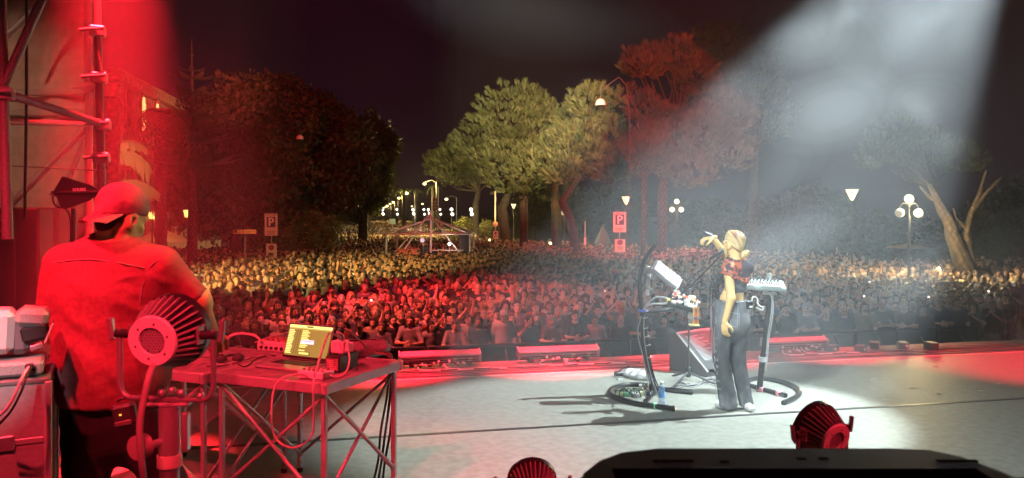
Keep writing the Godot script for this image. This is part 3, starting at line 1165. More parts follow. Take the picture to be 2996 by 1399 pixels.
	for q in [[[318, 448], [340, 424], [375, 413], [405, 420], [430, 440], 24], [[345, 452], [378, 449], [408, 466], [436, 505], [438, 530], 44], [[330, 548], [360, 532], [400, 534], [440, 552], [468, 572], 30], [[300, 470], [286, 440], [262, 432], [240, 446], [226, 470], 30], [[352, 590], [380, 570], [420, 580], [450, 610], [462, 640], 26], [[300, 520], [276, 500], [250, 505], [236, 530], [230, 556], 34]]:
		var rib := []
		for k in 5:
			rib.append(at(q[k][0], q[k][1], 15 + 0.12 * k))
		rib = curve(rib, 5)
		var mb := MB.new()
		mb.tube(rib, 0.008, 5)
		var m := rib.size()
		for k in range(0, m - 1):
			var t := float(k) / (m - 1)
			var l: float = q[5] * 15.0 / F * (0.35 + 0.9 * sin(PI * (0.15 + 0.75 * t))) * rnd(0.8, 1.15)
			var a: Vector3 = rib[k]
			var e: Vector3 = rib[k + 1]
			var dd := (e - a).normalized()
			for sd in [1.0, -0.28]:
				var drop: Vector3 = (Vector3.DOWN * sd + dd * 0.35 + Vector3(0, 0, rnd(0.1, 0.5) * sd)).normalized() * l * absf(sd)
				mb.flat(a, a.lerp(e, 0.93), a.lerp(e, 0.93) + drop, Vector3.BACK)
				mb.flat(a, a.lerp(e, 0.93) + drop, a + drop * rnd(0.85, 1.0), Vector3.BACK)
		obj("leaf", mb, pl, bp)
		var stem := MB.new()
		stem.tube([Vector3(bp.position.x, 0, -15), Vector3(bp.position.x, rib[0].y * 0.7, -15), rib[0]], [0.06, 0.04, 0.015], 6, false)
		obj("stalk", stem, pl, bp)
	var cy := thing("cycad", "low spiky plant lit yellow below the left lantern", "plant", at(500, 735, 40) * Vector3(1, 0, 1))
	for i in 16:
		var mb := MB.new()
		var a := i * 2.4
		frond(mb, at(500, 738, 40), Vector3(cos(a), 0, sin(a)), rnd(0.9, 1.2), rnd(0.4, 0.9), 0.8, 0.22, 12)
		obj("leaf", mb, leaf_mat(Color(0.14, 0.15, 0.05)), cy)


func lamp_post(called: String, label: String, group: String, foot: Vector3, h: float, r: float) -> Node3D:
	var o := thing(called, label, "street lamp", Vector3(foot.x, 0, foot.z), group)
	var mb := MB.new()
	mb.lathe([Vector2(r * 2.2, 0), Vector2(r * 2.2, 0.25), Vector2(r * 1.3, 0.6), Vector2(r, 0.7), Vector2(r * 0.8, h), Vector2(0, h)], 10)
	put("post", mb.mesh(), mat(Color(0.06, 0.06, 0.06), 0.5, 0.4), o)
	return o


func street_furniture() -> void:
	var iron := mat(Color(0.05, 0.05, 0.05), 0.5, 0.4)
	var warm := Color(1.0, 0.9, 0.66)
	# two lanterns at the left
	for q in [[549, 640, 44.0, "lit lantern on a slim post beside the left fig tree", 34], [445, 645, 40.0, "lit lantern next to the technician's cap", 34]]:
		var p := at(q[0], q[1], q[2])
		var o := lamp_post("lantern", q[3], "lanterns on the left", p, p.y, 0.05)
		var s: float = q[4] / F * q[2]
		var xf := Transform3D(Basis(), Vector3(0, p.y, 0))
		var mb := MB.new()
		mb.lathe([Vector2(s * 0.2, 0), Vector2(s * 0.32, 0.03), Vector2(s * 0.3, 0.06), Vector2(0, 0.06)], 8, xf)
		mb.lathe([Vector2(s * 0.62, s * 0.78), Vector2(s * 0.5, s * 0.9), Vector2(s * 0.3, s * 1.15), Vector2(s * 0.12, s * 1.3), Vector2(s * 0.05, s * 1.6), Vector2(0, s * 1.6)], 8, xf)
		for i in 6:
			var a := i * TAU / 6
			mb.tube([Vector3(cos(a) * s * 0.3, p.y + 0.04, sin(a) * s * 0.3), Vector3(cos(a) * s * 0.5, p.y + s * 0.8, sin(a) * s * 0.5)], 0.014, 5)
		put("lantern_frame", mb.mesh(), iron, o)
		var gl := MB.new()
		gl.lathe([Vector2(0.0, 0.07), Vector2(s * 0.26, 0.08), Vector2(s * 0.42, s * 0.74), Vector2(0.0, s * 0.76)], 6, xf)
		put("lamp_glass", gl.mesh(), glow(Color(1.0, 0.86, 0.45), 1.6), o)
		bulb(o, Vector3(0, p.y + s * 0.4, 0), Color(1.0, 0.82, 0.42), 5.0, 0.1)
	# lamps with an inverted cone of light
	for q in [[1832, 600, 52.0, 28, "lit inverted cone lamp above the right parking sign"], [2493, 588, 37.0, 38, "lit inverted cone lamp in the smoke right of the singer"], [1503, 612, 83.0, 17, "small lit cone lamp right of the pale pine trunk"]]:
		var p := at(q[0], q[1], q[2])
		var s: float = q[3] / F * q[2]
		var o := lamp_post("cone_lamp", q[4], "inverted cone lamps", p, p.y, 0.05)
		var xf := Transform3D(Basis(), Vector3(0, p.y, 0))
		var mb := MB.new()
		mb.lathe([Vector2(0.0, 0.02), Vector2(s * 0.08, 0.02), Vector2(s * 0.46, s * 0.86), Vector2(0.0, s * 0.86)], 16, xf)
		put("lamp_glass", mb.mesh(), glow(warm, 2.2), o)
		mb = MB.new()
		mb.lathe([Vector2(0.0, s * 0.88), Vector2(s * 0.55, s * 0.88), Vector2(s * 0.53, s * 0.95), Vector2(0, s * 1.0)], 16, xf)
		for i in 4:
			var a := i * TAU / 4 + 0.5
			mb.tube([Vector3(cos(a) * s * 0.08, p.y, sin(a) * s * 0.08), Vector3(cos(a) * s * 0.52, p.y + s * 0.9, sin(a) * s * 0.52)], 0.016, 5)
		put("lamp_cap", mb.mesh(), iron, o)
		bulb(o, Vector3(0, p.y + s * 0.4, 0), warm, 30.0, 0.12)
	# lamps with three globes
	for q in [[1980, 600, 55.0, 7.5, "three-globe lamp in the haze left of the singer", [1, 1, 1], [1.8, 0.0]], [2660, 600, 30.5, 13.0, "three-globe lamp with one dim globe at the right", [1, 0, 1], [2.1, 0.2]], [1651, 612, 66.0, 6.5, "globe lamp showing between the pine trunks", [1, 0, 1], [0.6, 1.2]]]:
		var d: float = q[2]
		var k: float = d / F
		var r: float = q[3] * k
		var p := at(q[0], q[1] + q[3] * 2.4, d)
		var o := lamp_post("globe_lamp", q[4], "globe lamps of the garden", p, p.y, 0.05)
		for i in 3:
			var c := Vector3((i - 1) * r * q[6][0] if i != 1 else 0.0, p.y + (r * 3.8 if i == 1 else r * 0.6), 0)
			var lit: bool = q[5][[0, 2, 1][i]] == 1 if i != 1 else true
			if i == 0:
				lit = q[5][1] == 1
			if i == 2:
				lit = q[5][2] == 1
			if i != 1:
				var arm := MB.new()
				var pts := []
				for j in 9:
					var a := PI * j / 8.0
					pts.append(Vector3(c.x * (0.5 - 0.5 * cos(a)), c.y + r + r * 1.3 * sin(a) * 0.9, 0))
				arm.tube(pts, r * 0.12, 6)
				put("arm", arm.mesh(), iron, o)
			else:
				var stem := MB.new()
				stem.tube([Vector3(0, p.y - 0.1, 0), Vector3(0, c.y - r, 0)], r * 0.16, 6)
				put("stem", stem.mesh(), iron, o)
			var g := MB.new()
			g.ball(c, Vector3.ONE * r, 16, 10)
			put("globe", g.mesh(), glow(Color(1.0, 0.93, 0.74), 2.2 if lit else 0.35), o)
			if lit:
				bulb(o, c, warm, 32.0 if q[0] > 2600 else 11.0, r)
	# pairs of globes along the far promenade
	var far := [[1208, 117.0], [1240, 110.0], [1253, 105.0], [1321, 95.0], [1378, 90.0], [1161, 150.0], [1120, 190.0], [1287, 100.0]]
	for i in far.size():
		var q = far[i]
		var rank := 1
		for w in far:
			rank += 1 if w[0] < q[0] else 0
		var p := at(q[0], 622, q[1])
		var o := lamp_post("globe_lamp", "twin globe lamp on the far promenade, %s from the left" % ordinal(rank), "twin globe lamps on the promenade", p, 3.6, 0.06)
		var r: float = (5.0 if q[0] > 1300 else 3.3) / F * q[1]
		for y in [at(q[0], 613, q[1]).y, at(q[0], 627, q[1]).y]:
			var g := MB.new()
			g.ball(Vector3(0.0 if y > 4.2 else 0.1, y, 0), Vector3.ONE * r, 12, 8)
			put("globe", g.mesh(), glow(Color(1.0, 0.96, 0.86), 3.0), o)
		var stem := MB.new()
		stem.tube([Vector3(0, 3.5, 0), Vector3(0, at(q[0], 613, q[1]).y, 0)], 0.04, 6)
		put("stem", stem.mesh(), iron, o)
		if i % 2 == 0:
			bulb(o, Vector3(0, 4.2, 0), Color(1.0, 0.95, 0.8), 40.0, r)
	# road lamps on tall poles, marching down the avenue
	var road := [[1242, 538, 81.0, 5.5], [1190, 566, 118.0, 5], [1167, 580, 150.0, 4.5], [1150, 592, 190.0, 4], [1141, 597, 215.0, 3.2], [1132, 603, 240.0, 4], [1126, 606, 262.0, 3], [1120, 609, 290.0, 3.5], [1112, 613, 330.0, 4], [1306, 583, 95.0, 5], [1236, 597, 140.0, 3], [1205, 604, 150.0, 2.5]]
	for i in road.size():
		var q = road[i]
		var p := at(q[0], q[1], q[2])
		var o := lamp_post("road_lamp", "road lamp on a tall pole on the avenue, %s nearest" % ordinal(i + 1), "road lamps down the avenue", p + Vector3(1.2, 0, 0), p.y + 0.2, 0.07)
		var arm := MB.new()
		arm.tube([Vector3(0, p.y + 0.1, 0), Vector3(-0.5, p.y + 0.4, 0), Vector3(-1.2, p.y + 0.2, 0)], 0.04, 6)
		put("arm", arm.mesh(), iron, o)
		var r: float = q[3] / F * q[2]
		var g := MB.new()
		g.ball(Vector3(-1.2, p.y, 0), Vector3(r, r * 0.7, r), 12, 8)
		put("lamp_head", g.mesh(), glow(Color(1.0, 0.9, 0.6), 4.0), o)
		if i < 7:
			bulb(o, Vector3(-1.2, p.y, 0), Color(1.0, 0.85, 0.5), 260.0 + i * 110.0, r)
	# the two unlit hanging lamps on curled brackets
	var white := mat(Color(0.75, 0.72, 0.7), 0.4)
	var d := 48.0
	var root := at(793, 700, d)
	var o := lamp_post("bracket_lamp", "unlit bell lamp on a curled bracket before the fig trees", "bell lamps on curled brackets", root, at(793, 425, d).y, 0.07)
	var arm := MB.new()
	var pts := []
	for q in [[793, 436], [793, 400], [799, 372], [815, 356], [838, 354], [854, 368], [868, 380], [880, 390]]:
		pts.append(at(q[0], q[1], d))
	arm.tube(pts, 0.035, 6)
	pts = []
	for j in 14:
		var a := j * 0.55
		var rr := 9.5 - j * 0.55
		pts.append(at(842 - cos(a) * rr, 371 - sin(a) * rr, d))
	arm.tube(pts, 0.025, 6)
	obj("bracket", arm, iron, o)
	_bell(o, at(877, 405, d), 11.0 / F * d, white, iron)
	d = 42.0
	o = lamp_post("bracket_lamp", "red lit bell lamp hanging before the large pine", "bell lamps on curled brackets", at(1842, 700, d), at(1842, 330, d).y, 0.028)
	arm = MB.new()
	pts = []
	for q in [[1842, 345], [1840, 300], [1833, 250], [1812, 226], [1790, 240], [1770, 258], [1757, 262]]:
		pts.append(at(q[0], q[1], d))
	arm.tube(pts, 0.03, 6)
	obj("bracket", arm, iron, o)
	_bell(o, at(1757, 304, d), 15.5 / F * d, white, iron)
	for q in [[1432, 64.0, 1478, 600, "small ground lamp lighting the pale pine trunk", 120.0], [2745, 31.0, 2800, 700, "small ground lamp lighting the leaning forked tree", 30.0], [1610, 57.0, 1640, 640, "small ground lamp lighting the rough pine trunk", 40.0]]:
		var p := at(q[0], 700, q[1])
		p.y = 1.9
		var g := thing("ground_lamp", q[4], "lamp", Vector3(p.x, 0, p.z), "ground lamps under the pines")
		pipe(g, "stake", Vector3(p.x, 0, p.z), p, 0.03, iron, 6)
		var gm := MB.new()
		gm.ball(p, Vector3.ONE * 0.1, 10, 8)
		obj("lamp_glass", gm, glow(Color(1.0, 0.8, 0.4), 1.0), g)
		var l := SpotLight3D.new()
		l.name = "beam"
		l.light_color = Color(1.0, 0.85, 0.5)
		l.light_energy = q[5]
		l.spot_angle = 28.0
		l.spot_angle_attenuation = 0.8
		l.spot_range = 60.0
		l.light_size = 0.1
		l.shadow_enabled = true
		g.add_child(l)
		l.position = p - g.position + Vector3(0, 0.02, 0.13)
		l.basis = Basis.looking_at(at(q[2], q[3], q[1] + 2.0) - p, Vector3.UP)
	signs()


func _bell(o: Node3D, p: Vector3, r: float, white: Material, iron: Material) -> void:
	p -= o.position
	var mb := MB.new()
	mb.lathe([Vector2(r, -r * 0.35), Vector2(r * 0.98, 0), Vector2(r * 0.85, r * 0.5), Vector2(r * 0.55, r * 0.85), Vector2(r * 0.2, r), Vector2(0, r), ], 18, Transform3D(Basis(), p))
	put("lamp_shade", mb.mesh(), white, o)
	mb = MB.new()
	mb.lathe([Vector2(r * 0.22, r * 0.98), Vector2(r * 0.26, r * 1.3), Vector2(r * 0.12, r * 1.6), Vector2(r * 0.1, r * 2.6), Vector2(0, r * 2.6)], 10, Transform3D(Basis(), p))
	mb.lathe([Vector2(0, -r * 0.3), Vector2(r * 1.0, -r * 0.3), Vector2(r * 1.03, -r * 0.36), Vector2(r * 0.96, -r * 0.42), Vector2(0, -r * 0.42)], 18, Transform3D(Basis(), p))
	put("lamp_fitting", mb.mesh(), iron, o)


func words(o: Node3D, text: String, where: Vector3, h: float, m: Material, bold := false, bs := Basis(), mono := false) -> void:
	var t := TextMesh.new()
	var f := SystemFont.new()
	f.font_names = PackedStringArray(["Droid Sans Mono" if mono else "Droid Sans"])
	if bold:
		f.font_weight = 700
	t.font = f
	t.text = text
	t.font_size = 32
	t.pixel_size = h / 32.0 * 1.35
	t.depth = h * 0.06
	var n := put("lettering", t, m, o, where - o.position)
	n.basis = bs


func panel(o: Node3D, called: String, c: Vector3, w: float, h: float, t: float, m: Material, bs := Basis(), bev := 0.01) -> MeshInstance3D:
	var mb := MB.new()
	mb.box(c, Vector3(w, h, t), bs, bev)
	return obj(called, mb, m, o)


func ring(o: Node3D, called: String, c: Vector3, r0: float, r1: float, t: float, m: Material) -> void:
	var mb := MB.new()
	mb.lathe([Vector2(r0, -t / 2), Vector2(r1, -t / 2), Vector2(r1, t / 2), Vector2(r0, t / 2), Vector2(r0, -t / 2)] if r0 > 0 else [Vector2(0, -t / 2), Vector2(r1, -t / 2), Vector2(r1, t / 2), Vector2(0, t / 2)], 28, Transform3D(Basis(Vector3.RIGHT, PI / 2), c))
	obj(called, mb, m, o)


func no_stop(o: Node3D, c: Vector3, w: float, h: float) -> void:
	var grey := mat(Color(0.75, 0.72, 0.66), 0.5)
	panel(o, "no_stopping_panel", c, w, h, 0.03, grey)
	var q := c + Vector3(0, h * 0.25, 0.02)
	ring(o, "red_ring", q, w * 0.2, w * 0.27, 0.012, mat(Color(0.55, 0.04, 0.03), 0.5))
	ring(o, "blue_disc", q, 0, w * 0.2, 0.008, mat(Color(0.03, 0.06, 0.3), 0.5))
	var mb := MB.new()
	mb.box(q + Vector3(0, 0, 0.008), Vector3(w * 0.42, w * 0.07, 0.008), Basis(Vector3.BACK, -PI / 4))
	obj("red_bar", mb, mat(Color(0.55, 0.04, 0.03), 0.5), o)
	var ink := mat(Color(0.03, 0.03, 0.03), 0.6)
	for i in 4:
		panel(o, "print_line", c + Vector3(0, -h * (0.1 + i * 0.075), 0.016), w * [0.6, 0.5, 0.56, 0.4][i], h * [0.035, 0.018, 0.018, 0.018][i], 0.004, ink, Basis(), 0.0)


func signs() -> void:
	var pole := mat(Color(0.45, 0.42, 0.38), 0.5, 0.4)
	var white := mat(Color(0.72, 0.68, 0.66), 0.5)
	var blue := mat(Color(0.02, 0.035, 0.16), 0.5)
	var ink := mat(Color(0.03, 0.03, 0.03), 0.6)
	var orange := mat(Color(0.75, 0.3, 0.16), 0.5)
	for q in [[793, 46.0, "parking sign spotted with light above a no-stopping panel, left of the avenue", 625, 690, 713, 759], [1813, 46.0, "parking sign above a no-stopping panel before the large pine", 620, 680, 700, 738]]:
		var d: float = q[1]
		var k := d / F
		var o := thing("parking_sign", q[2], "road sign", at(q[0], 700, d) * Vector3(1, 0, 1), "parking signs")
		pipe(o, "pole", Vector3(at(q[0], 0, d).x, 0, -d - 0.05), at(q[0], q[3], d) + Vector3(0, 0, -0.05), 0.035, pole)
		var c := at(q[0], (q[3] + q[4]) / 2.0, d)
		var w := 38 * k
		var h: float = (q[4] - q[3]) * k
		panel(o, "sign_panel", c, w, h, 0.03, white)
		var s := w * 0.66
		var bc := c + Vector3(0, h * 0.12, 0.022)
		panel(o, "blue_square", bc, s, s * 1.2, 0.012, blue)
		words(o, "P", bc + Vector3(0, 0, 0.014), s * 1.0, mat(Color(0.8, 0.8, 0.8), 0.5), true)
		panel(o, "print_line", c + Vector3(0, h * 0.44, 0.017), w * 0.8, h * 0.025, 0.004, ink, Basis(), 0.0)
		for i in 3:
			panel(o, "print_line", c + Vector3(0, -h * (0.31 + i * 0.06), 0.017), w * [0.7, 0.5, 0.6][i], h * 0.018, 0.004, ink, Basis(), 0.0)
		no_stop(o, at(q[0] + 1, (q[5] + q[6]) / 2.0, d) + Vector3(0, 0, 0.01), 31 * k, (q[6] - q[5]) * k)
	var d := 40.0
	var k := d / F
	var o := thing("toilet_sign", "red direction sign with an arrow and the word toilette", "direction sign", at(716, 700, d) * Vector3(1, 0, 1))
	pipe(o, "pole", Vector3(at(716, 0, d).x, 0, -d - 0.05), at(716, 690, d) + Vector3(0, 0, -0.05), 0.03, mat(Color(0.1, 0.1, 0.1), 0.5))
	var c := at(716, 678, d)
	panel(o, "sign_panel", c, 67 * k, 12 * k, 0.03, orange)
	words(o, "←", c + Vector3(-27 * k, 0, 0.02), 9 * k, ink, true)
	words(o, "toilette", c + Vector3(17 * k, 0, 0.02), 7 * k, ink)
	panel(o, "pictogram_frame", c + Vector3(-17 * k, 0, 0.018), 8 * k, 9 * k, 0.006, ink)
	panel(o, "pictogram", c + Vector3(-17 * k, 0, 0.024), 5 * k, 6 * k, 0.006, orange)
	panel(o, "pictogram", c + Vector3(-5 * k, 0, 0.018), 7 * k, 8 * k, 0.006, mat(Color(0.3, 0.1, 0.06), 0.5))
	# small signs on a mast by the pines
	d = 66.0
	k = d / F
	o = thing("lamp_mast", "thin mast with a round sign and a small panel by the pale pine", "mast", at(1449, 700, d) * Vector3(1, 0, 1))
	pipe(o, "pole", Vector3(at(1449, 0, d).x, 0, -d - 0.06), at(1449, 560, d), 0.07, pole)
	ring(o, "round_sign", at(1449, 656, d), 0, 8 * k, 0.04, orange)
	no_stop(o, at(1450, 688, d) + Vector3(0, 0, 0.06), 15 * k, 23 * k)
	d = 76.0
	k = d / F
	o = thing("banner_pole", "tall pole carrying a dark vertical banner beyond the tent", "banner pole", at(1282, 700, d) * Vector3(1, 0, 1))
	pipe(o, "pole", Vector3(at(1282, 0, d).x, 0, -d), at(1282, 546, d), 0.06, pole)
	panel(o, "banner", at(1273, 598, d), 14 * k, 36 * k, 0.03, mat(Color(0.2, 0.06, 0.08), 0.7))
	for i in 3:
		panel(o, "banner_print", at(1273, 590 + i * 9, d) + Vector3(0, 0, 0.022), 9 * k, 5 * k, 0.006, mat(Color(0.4, 0.3, 0.3), 0.7))
	d = 70.0
	k = d / F
	o = thing("round_sign", "round red bordered road sign behind the tent", "road sign", at(1292, 700, d) * Vector3(1, 0, 1))
	pipe(o, "pole", Vector3(at(1292, 0, d).x, 0, -d - 0.06), at(1292, 655, d) - Vector3(0, 0, 0.06), 0.035, pole)
	ring(o, "red_ring", at(1292, 656, d), 5.5 * k, 9 * k, 0.04, mat(Color(0.55, 0.05, 0.08), 0.5))
	ring(o, "white_disc", at(1292, 656, d), 0, 5.5 * k, 0.03, mat(Color(0.7, 0.55, 0.6), 0.5))
	d = 75.0
	k = d / F
	o = thing("marker_post", "slim pale post standing in the crowd beyond the leaning pine", "post", at(1712, 700, 56) * Vector3(1, 0, 1))
	pipe(o, "pole", Vector3(at(1712, 0, 56.0).x, 0, -56), at(1712, 648, 56.0), 0.05, pole)
	panel(o, "plate", at(1712, 706, 55.8), 0.17, 0.5, 0.03, white)
	o = thing("notice_board", "small green white board on a post far down the avenue", "notice board", at(1148, 700, 110) * Vector3(1, 0, 1))
	pipe(o, "pole", Vector3(at(1148, 0, 110.0).x, 0, -110), at(1148, 650, 110.0), 0.05, pole)
	panel(o, "board", at(1148, 648, 110.0), 0.85, 0.7, 0.05, mat(Color(0.4, 0.5, 0.4), 0.6))
	o = thing("red_box_sign", "small red lit box sign above the hedge left of the avenue", "sign", at(937, 700, 60) * Vector3(1, 0, 1))
	pipe(o, "pole", Vector3(at(937, 0, 60.0).x, 0, -60.1), at(937, 670, 60.0), 0.03, pole)
	panel(o, "box", at(937, 665, 60.0), 15 / F * 60, 16 / F * 60, 0.1, mat(Color(0.7, 0.1, 0.15), 0.5))
	# a small white tent and two parasols
	d = 70.0
	k = d / F
	o = thing("tent", "small pale pointed tent at the edge of the lawn", "tent", at(1764, 700, d) * Vector3(1, 0, 1))
	var mb := MB.new()
	var top := at(1764, 657, d)
	for i in 4:
		var a := i * PI / 2 + 0.6
		var b2 := a + PI / 2
		mb.flat(top, Vector3(top.x + cos(a) * 0.9, 1.4, top.z + sin(a) * 0.9), Vector3(top.x + cos(b2) * 0.9, 1.4, top.z + sin(b2) * 0.9), Vector3(cos(a + PI / 4), 0.5, sin(a + PI / 4)))
	obj("canopy", mb, mat(Color(0.13, 0.12, 0.12), 0.8), o)
	pipe(o, "pole", Vector3(top.x, 0, top.z), top, 0.03, pole)
	d = 38.0
	for q in [[2662, 712, 52.0, 1.5, "flat pale parasol under the three-globe lamp at the right"], [472, 690, 44.0, 1.6, "tan parasol roof below the left lantern"]]:
		o = thing("parasol", q[4], "parasol", at(q[0], 700, q[2]) * Vector3(1, 0, 1), "parasols")
		var p := at(q[0], q[1], q[2])
		mb = MB.new()
		mb.lathe([Vector2(q[3], 0), Vector2(q[3] * 0.98, 0.04), Vector2(0.05, 0.36 if q[0] > 1000 else 0.7), Vector2(0, 0.37 if q[0] > 1000 else 0.72)], 8, Transform3D(Basis(), p - Vector3(0, 0.3, 0)))
		obj("canopy", mb, mat(Color(0.5, 0.46, 0.38), 0.8), o)
		pipe(o, "pole", Vector3(p.x, 0, p.z), p, 0.03, pole)


func front_of_house() -> void:
	var d := 50.0
	var k := d / F
	var steel := mat(Color(0.5, 0.45, 0.45), 0.45, 0.3)
	var o := thing("control_tent", "open control tent frame of thin red lit bars standing in the crowd", "tent", at(1250, 700, d) * Vector3(1, 0, 1))
	var x0 := at(1130, 0, d).x
	var x1 := at(1375, 0, d).x
	var y := at(0, 685, d).y
	var w := x1 - x0
	var cn := [Vector3(x0, y, -d), Vector3(x1, y, -d), Vector3(x1, y, -d - w * 0.9), Vector3(x0, y, -d - w * 0.9)]
	var apex := Vector3((x0 + x1) / 2, at(0, 640, d).y, -d - w * 0.3)
	for i in 4:
		pipe(o, "post", Vector3(cn[i].x, 0, cn[i].z), cn[i], 0.07, steel, 8)
		pipe(o, "eave_beam", cn[i], cn[(i + 1) % 4], 0.045, steel, 8)
		pipe(o, "roof_bar", cn[i] + Vector3(0, 0.02, 0), apex, 0.045, steel, 8)
	pipe(o, "mast", apex - Vector3(0, 2.2, 0), apex + Vector3(0, 0.5, 0), 0.07, steel, 8)
	for s in [[-1.6, 0.1], [-1.25, 0.3], [1.5, 0.2]]:
		pipe(o, "stay", apex + Vector3(s[1] * -0.5, 0.3, 0), Vector3(apex.x + s[0] * 1.35, 1.5, -d), 0.045, steel, 6)
	panel(o, "side_curtain", Vector3(x1 - 0.35, y / 2, -d - 0.15), 0.6, y - 0.1, 0.06, mat(Color(0.03, 0.03, 0.04), 0.9))
	pipe(o, "platform_rail", Vector3(apex.x + 0.2, 1.75, -d + 0.1), Vector3(x1 - 0.4, 1.75, -d + 0.1), 0.04, steel, 6)
	panel(o, "platform", Vector3(apex.x, 0.5, -d - 2.0), w - 0.3, 1.0, 3.6, mat(Color(0.03, 0.03, 0.03), 0.8))
	var c := thing("mixing_console", "red lit sound desk under the control tent", "mixing desk", at(1195, 700, d) * Vector3(1, 0, 1))
	panel(c, "front", at(1196, 740, d), 66 * k, 22 * k, 0.3, mat(Color(0.3, 0.1, 0.1), 0.5), Basis(Vector3.RIGHT, -0.3), 0.05)
	panel(c, "label_plate", at(1196, 738, d) + Vector3(0, 0, 0.2), 17 * k, 9 * k, 0.05, mat(Color(0.6, 0.35, 0.4), 0.5))
	for i in 14:
		panel(c, "fader", at(1168 + i * 4.3, 728, d) + Vector3(0, 0.03, 0.1), 0.03, 0.03, 0.05, mat(Color(0.5, 0.4, 0.4), 0.5), Basis(), 0.0)
	c = thing("follow_spot", "round spotlight on a stand under the control tent", "spotlight", at(1237, 700, d) * Vector3(1, 0, 1))
	pipe(c, "stand", Vector3(at(1237, 0, d).x, 0.9, -d + 0.2), at(1237, 715, d) + Vector3(0, 0, 0.2), 0.07, mat(Color(0.03, 0.03, 0.03), 0.6))
	var mb := MB.new()
	var xf := Transform3D(Basis(Vector3.RIGHT, PI / 2), at(1237, 703, d) + Vector3(0, 0, 0.1))
	mb.lathe([Vector2(0, -0.3), Vector2(7 * k, -0.25), Vector2(8 * k, 0.2), Vector2(7 * k, 0.2), Vector2(6.5 * k, 0.17)], 18, xf)
	obj("housing", mb, mat(Color(0.05, 0.05, 0.05), 0.4), c)
	mb = MB.new()
	mb.lathe([Vector2(6.5 * k, 0.18), Vector2(3 * k, 0.2), Vector2(0, 0.205)], 18, xf)
	obj("lens", mb, glow(Color(0.8, 0.85, 1.0), 0.6), c)
	c = thing("work_light", "small bright white lamp under the right half of the control tent", "lamp", at(1315, 700, d) * Vector3(1, 0, 1))
	mb = MB.new()
	mb.ball(at(1315, 714, d), Vector3.ONE * 4.5 * k, 10, 8)
	obj("bulb", mb, glow(Color(1, 1, 0.95), 5.0), c)
	pipe(c, "stem", at(1315, 718, d), at(1315, 770, d), 0.03, steel, 6)
	bulb(c, at(1315, 714, d) - c.position, Color(1, 1, 0.95), 2.0, 0.1)
	c = thing("indicator_panel", "small panel with a yellow glowing strip under the control tent", "panel", at(1334, 700, d) * Vector3(1, 0, 1))
	panel(c, "panel", at(1334, 743, d), 18 * k, 10 * k, 0.1, mat(Color(0.03, 0.03, 0.03), 0.5))
	panel(c, "display_strip", at(1334, 744, d) + Vector3(0, 0, 0.07), 14 * k, 3.2 * k, 0.03, glow(Color(1.0, 0.75, 0.15), 1.0))


func barrier() -> void:
	var m := mat(Color(0.035, 0.032, 0.035), 0.5, 0.2)
	var c0 := Vector3(1.02, 0, -18.5)
	for i in range(-8, 10):
		var a := c0 + E * i * 1.2
		var o := thing("crowd_barrier", "black metal crowd barrier before the first row, %s section from the left" % ordinal(i + 9), "barrier", a, "crowd barriers in front of the stage")
		var bs := Basis(E, Vector3.UP, -N)
		var mb := MB.new()
		mb.box(Vector3(0, 1.1, 0), Vector3(1.17, 0.06, 0.08), bs, 0.015)
		put("rail", mb.mesh(), m, o)
		mb = MB.new()
		mb.box(bs * Vector3(0, 0.55, 0.0), Vector3(1.16, 1.02, 0.02), bs)
		put("panel", mb.mesh(), mat(Color(0.045, 0.04, 0.045), 0.7), o)
		for s in [-1.0, 1.0]:
			mb = MB.new()
			mb.box(bs * Vector3(s * 0.56, 0.54, 0.035), Vector3(0.05, 1.08, 0.05), bs, 0.01)
			put("post", mb.mesh(), m, o)
		mb = MB.new()
		mb.tube([bs * Vector3(0, 1.0, 0.02), bs * Vector3(0, 0.03, 1.0)], 0.025, 6)
		mb.box(bs * Vector3(0, 0.012, 0.55), Vector3(1.1, 0.024, 1.1), bs)
		put("foot_plate", mb.mesh(), m, o)


# ---------------------------------------------------------------- the crowd

var hair_meshes := {}
var pose_meshes := {}


func head_field(s: Sdf, o: Vector3, bs: Basis, w := 1.0) -> void:      # a head whose eyes are at o, looking along bs.z
	var q := func(x, y, z): return o + bs * Vector3(x * w, y, z)
	s.ell(q.call(0, 0.035, -0.018), Vector3(0.077 * w, 0.09, 0.098), bs)
	s.ell(q.call(0, -0.035, 0.022), Vector3(0.064 * w, 0.088, 0.07), bs)
	s.cap(q.call(-0.03, -0.085, 0.03), q.call(0.03, -0.085, 0.03), 0.028, 0.028)
	s.ell(q.call(0, -0.103, 0.06), Vector3(0.022, 0.018, 0.018), bs)
	s.cap(q.call(0, 0.005, 0.086), q.call(0, -0.034, 0.108), 0.009, 0.014)
	s.cap(q.call(-0.04, 0.024, 0.074), q.call(0.04, 0.024, 0.074), 0.013, 0.013)
	s.cap(q.call(-0.018, -0.064, 0.084), q.call(0.018, -0.064, 0.084), 0.009, 0.009)
	for e in [-1.0, 1.0]:
		s.ell(q.call(e * 0.078, -0.012, -0.012), Vector3(0.01, 0.033, 0.02), bs)
		s.ell(q.call(e * 0.042, -0.03, 0.062), Vector3(0.022, 0.02, 0.018), bs)


func face_paint(p: Vector3) -> Color:           # p in the head's own place; a factor on the skin colour
	if p.z > 0.05:
		var ax := absf(p.x)
		if ((ax - 0.032) / 0.016) ** 2 + (p.y / 0.009) ** 2 < 1.0:
			return Color(0.1, 0.08, 0.07)
		if ax > 0.013 and ax < 0.052 and absf(p.y - 0.022 - 0.004 * sin(ax * 60.0)) < 0.007:
			return Color(0.22, 0.17, 0.14)
		if (p.x / 0.027) ** 2 + ((p.y + 0.064) / 0.011) ** 2 < 1.0:
			return Color(0.72, 0.4, 0.38)
	return Color.WHITE


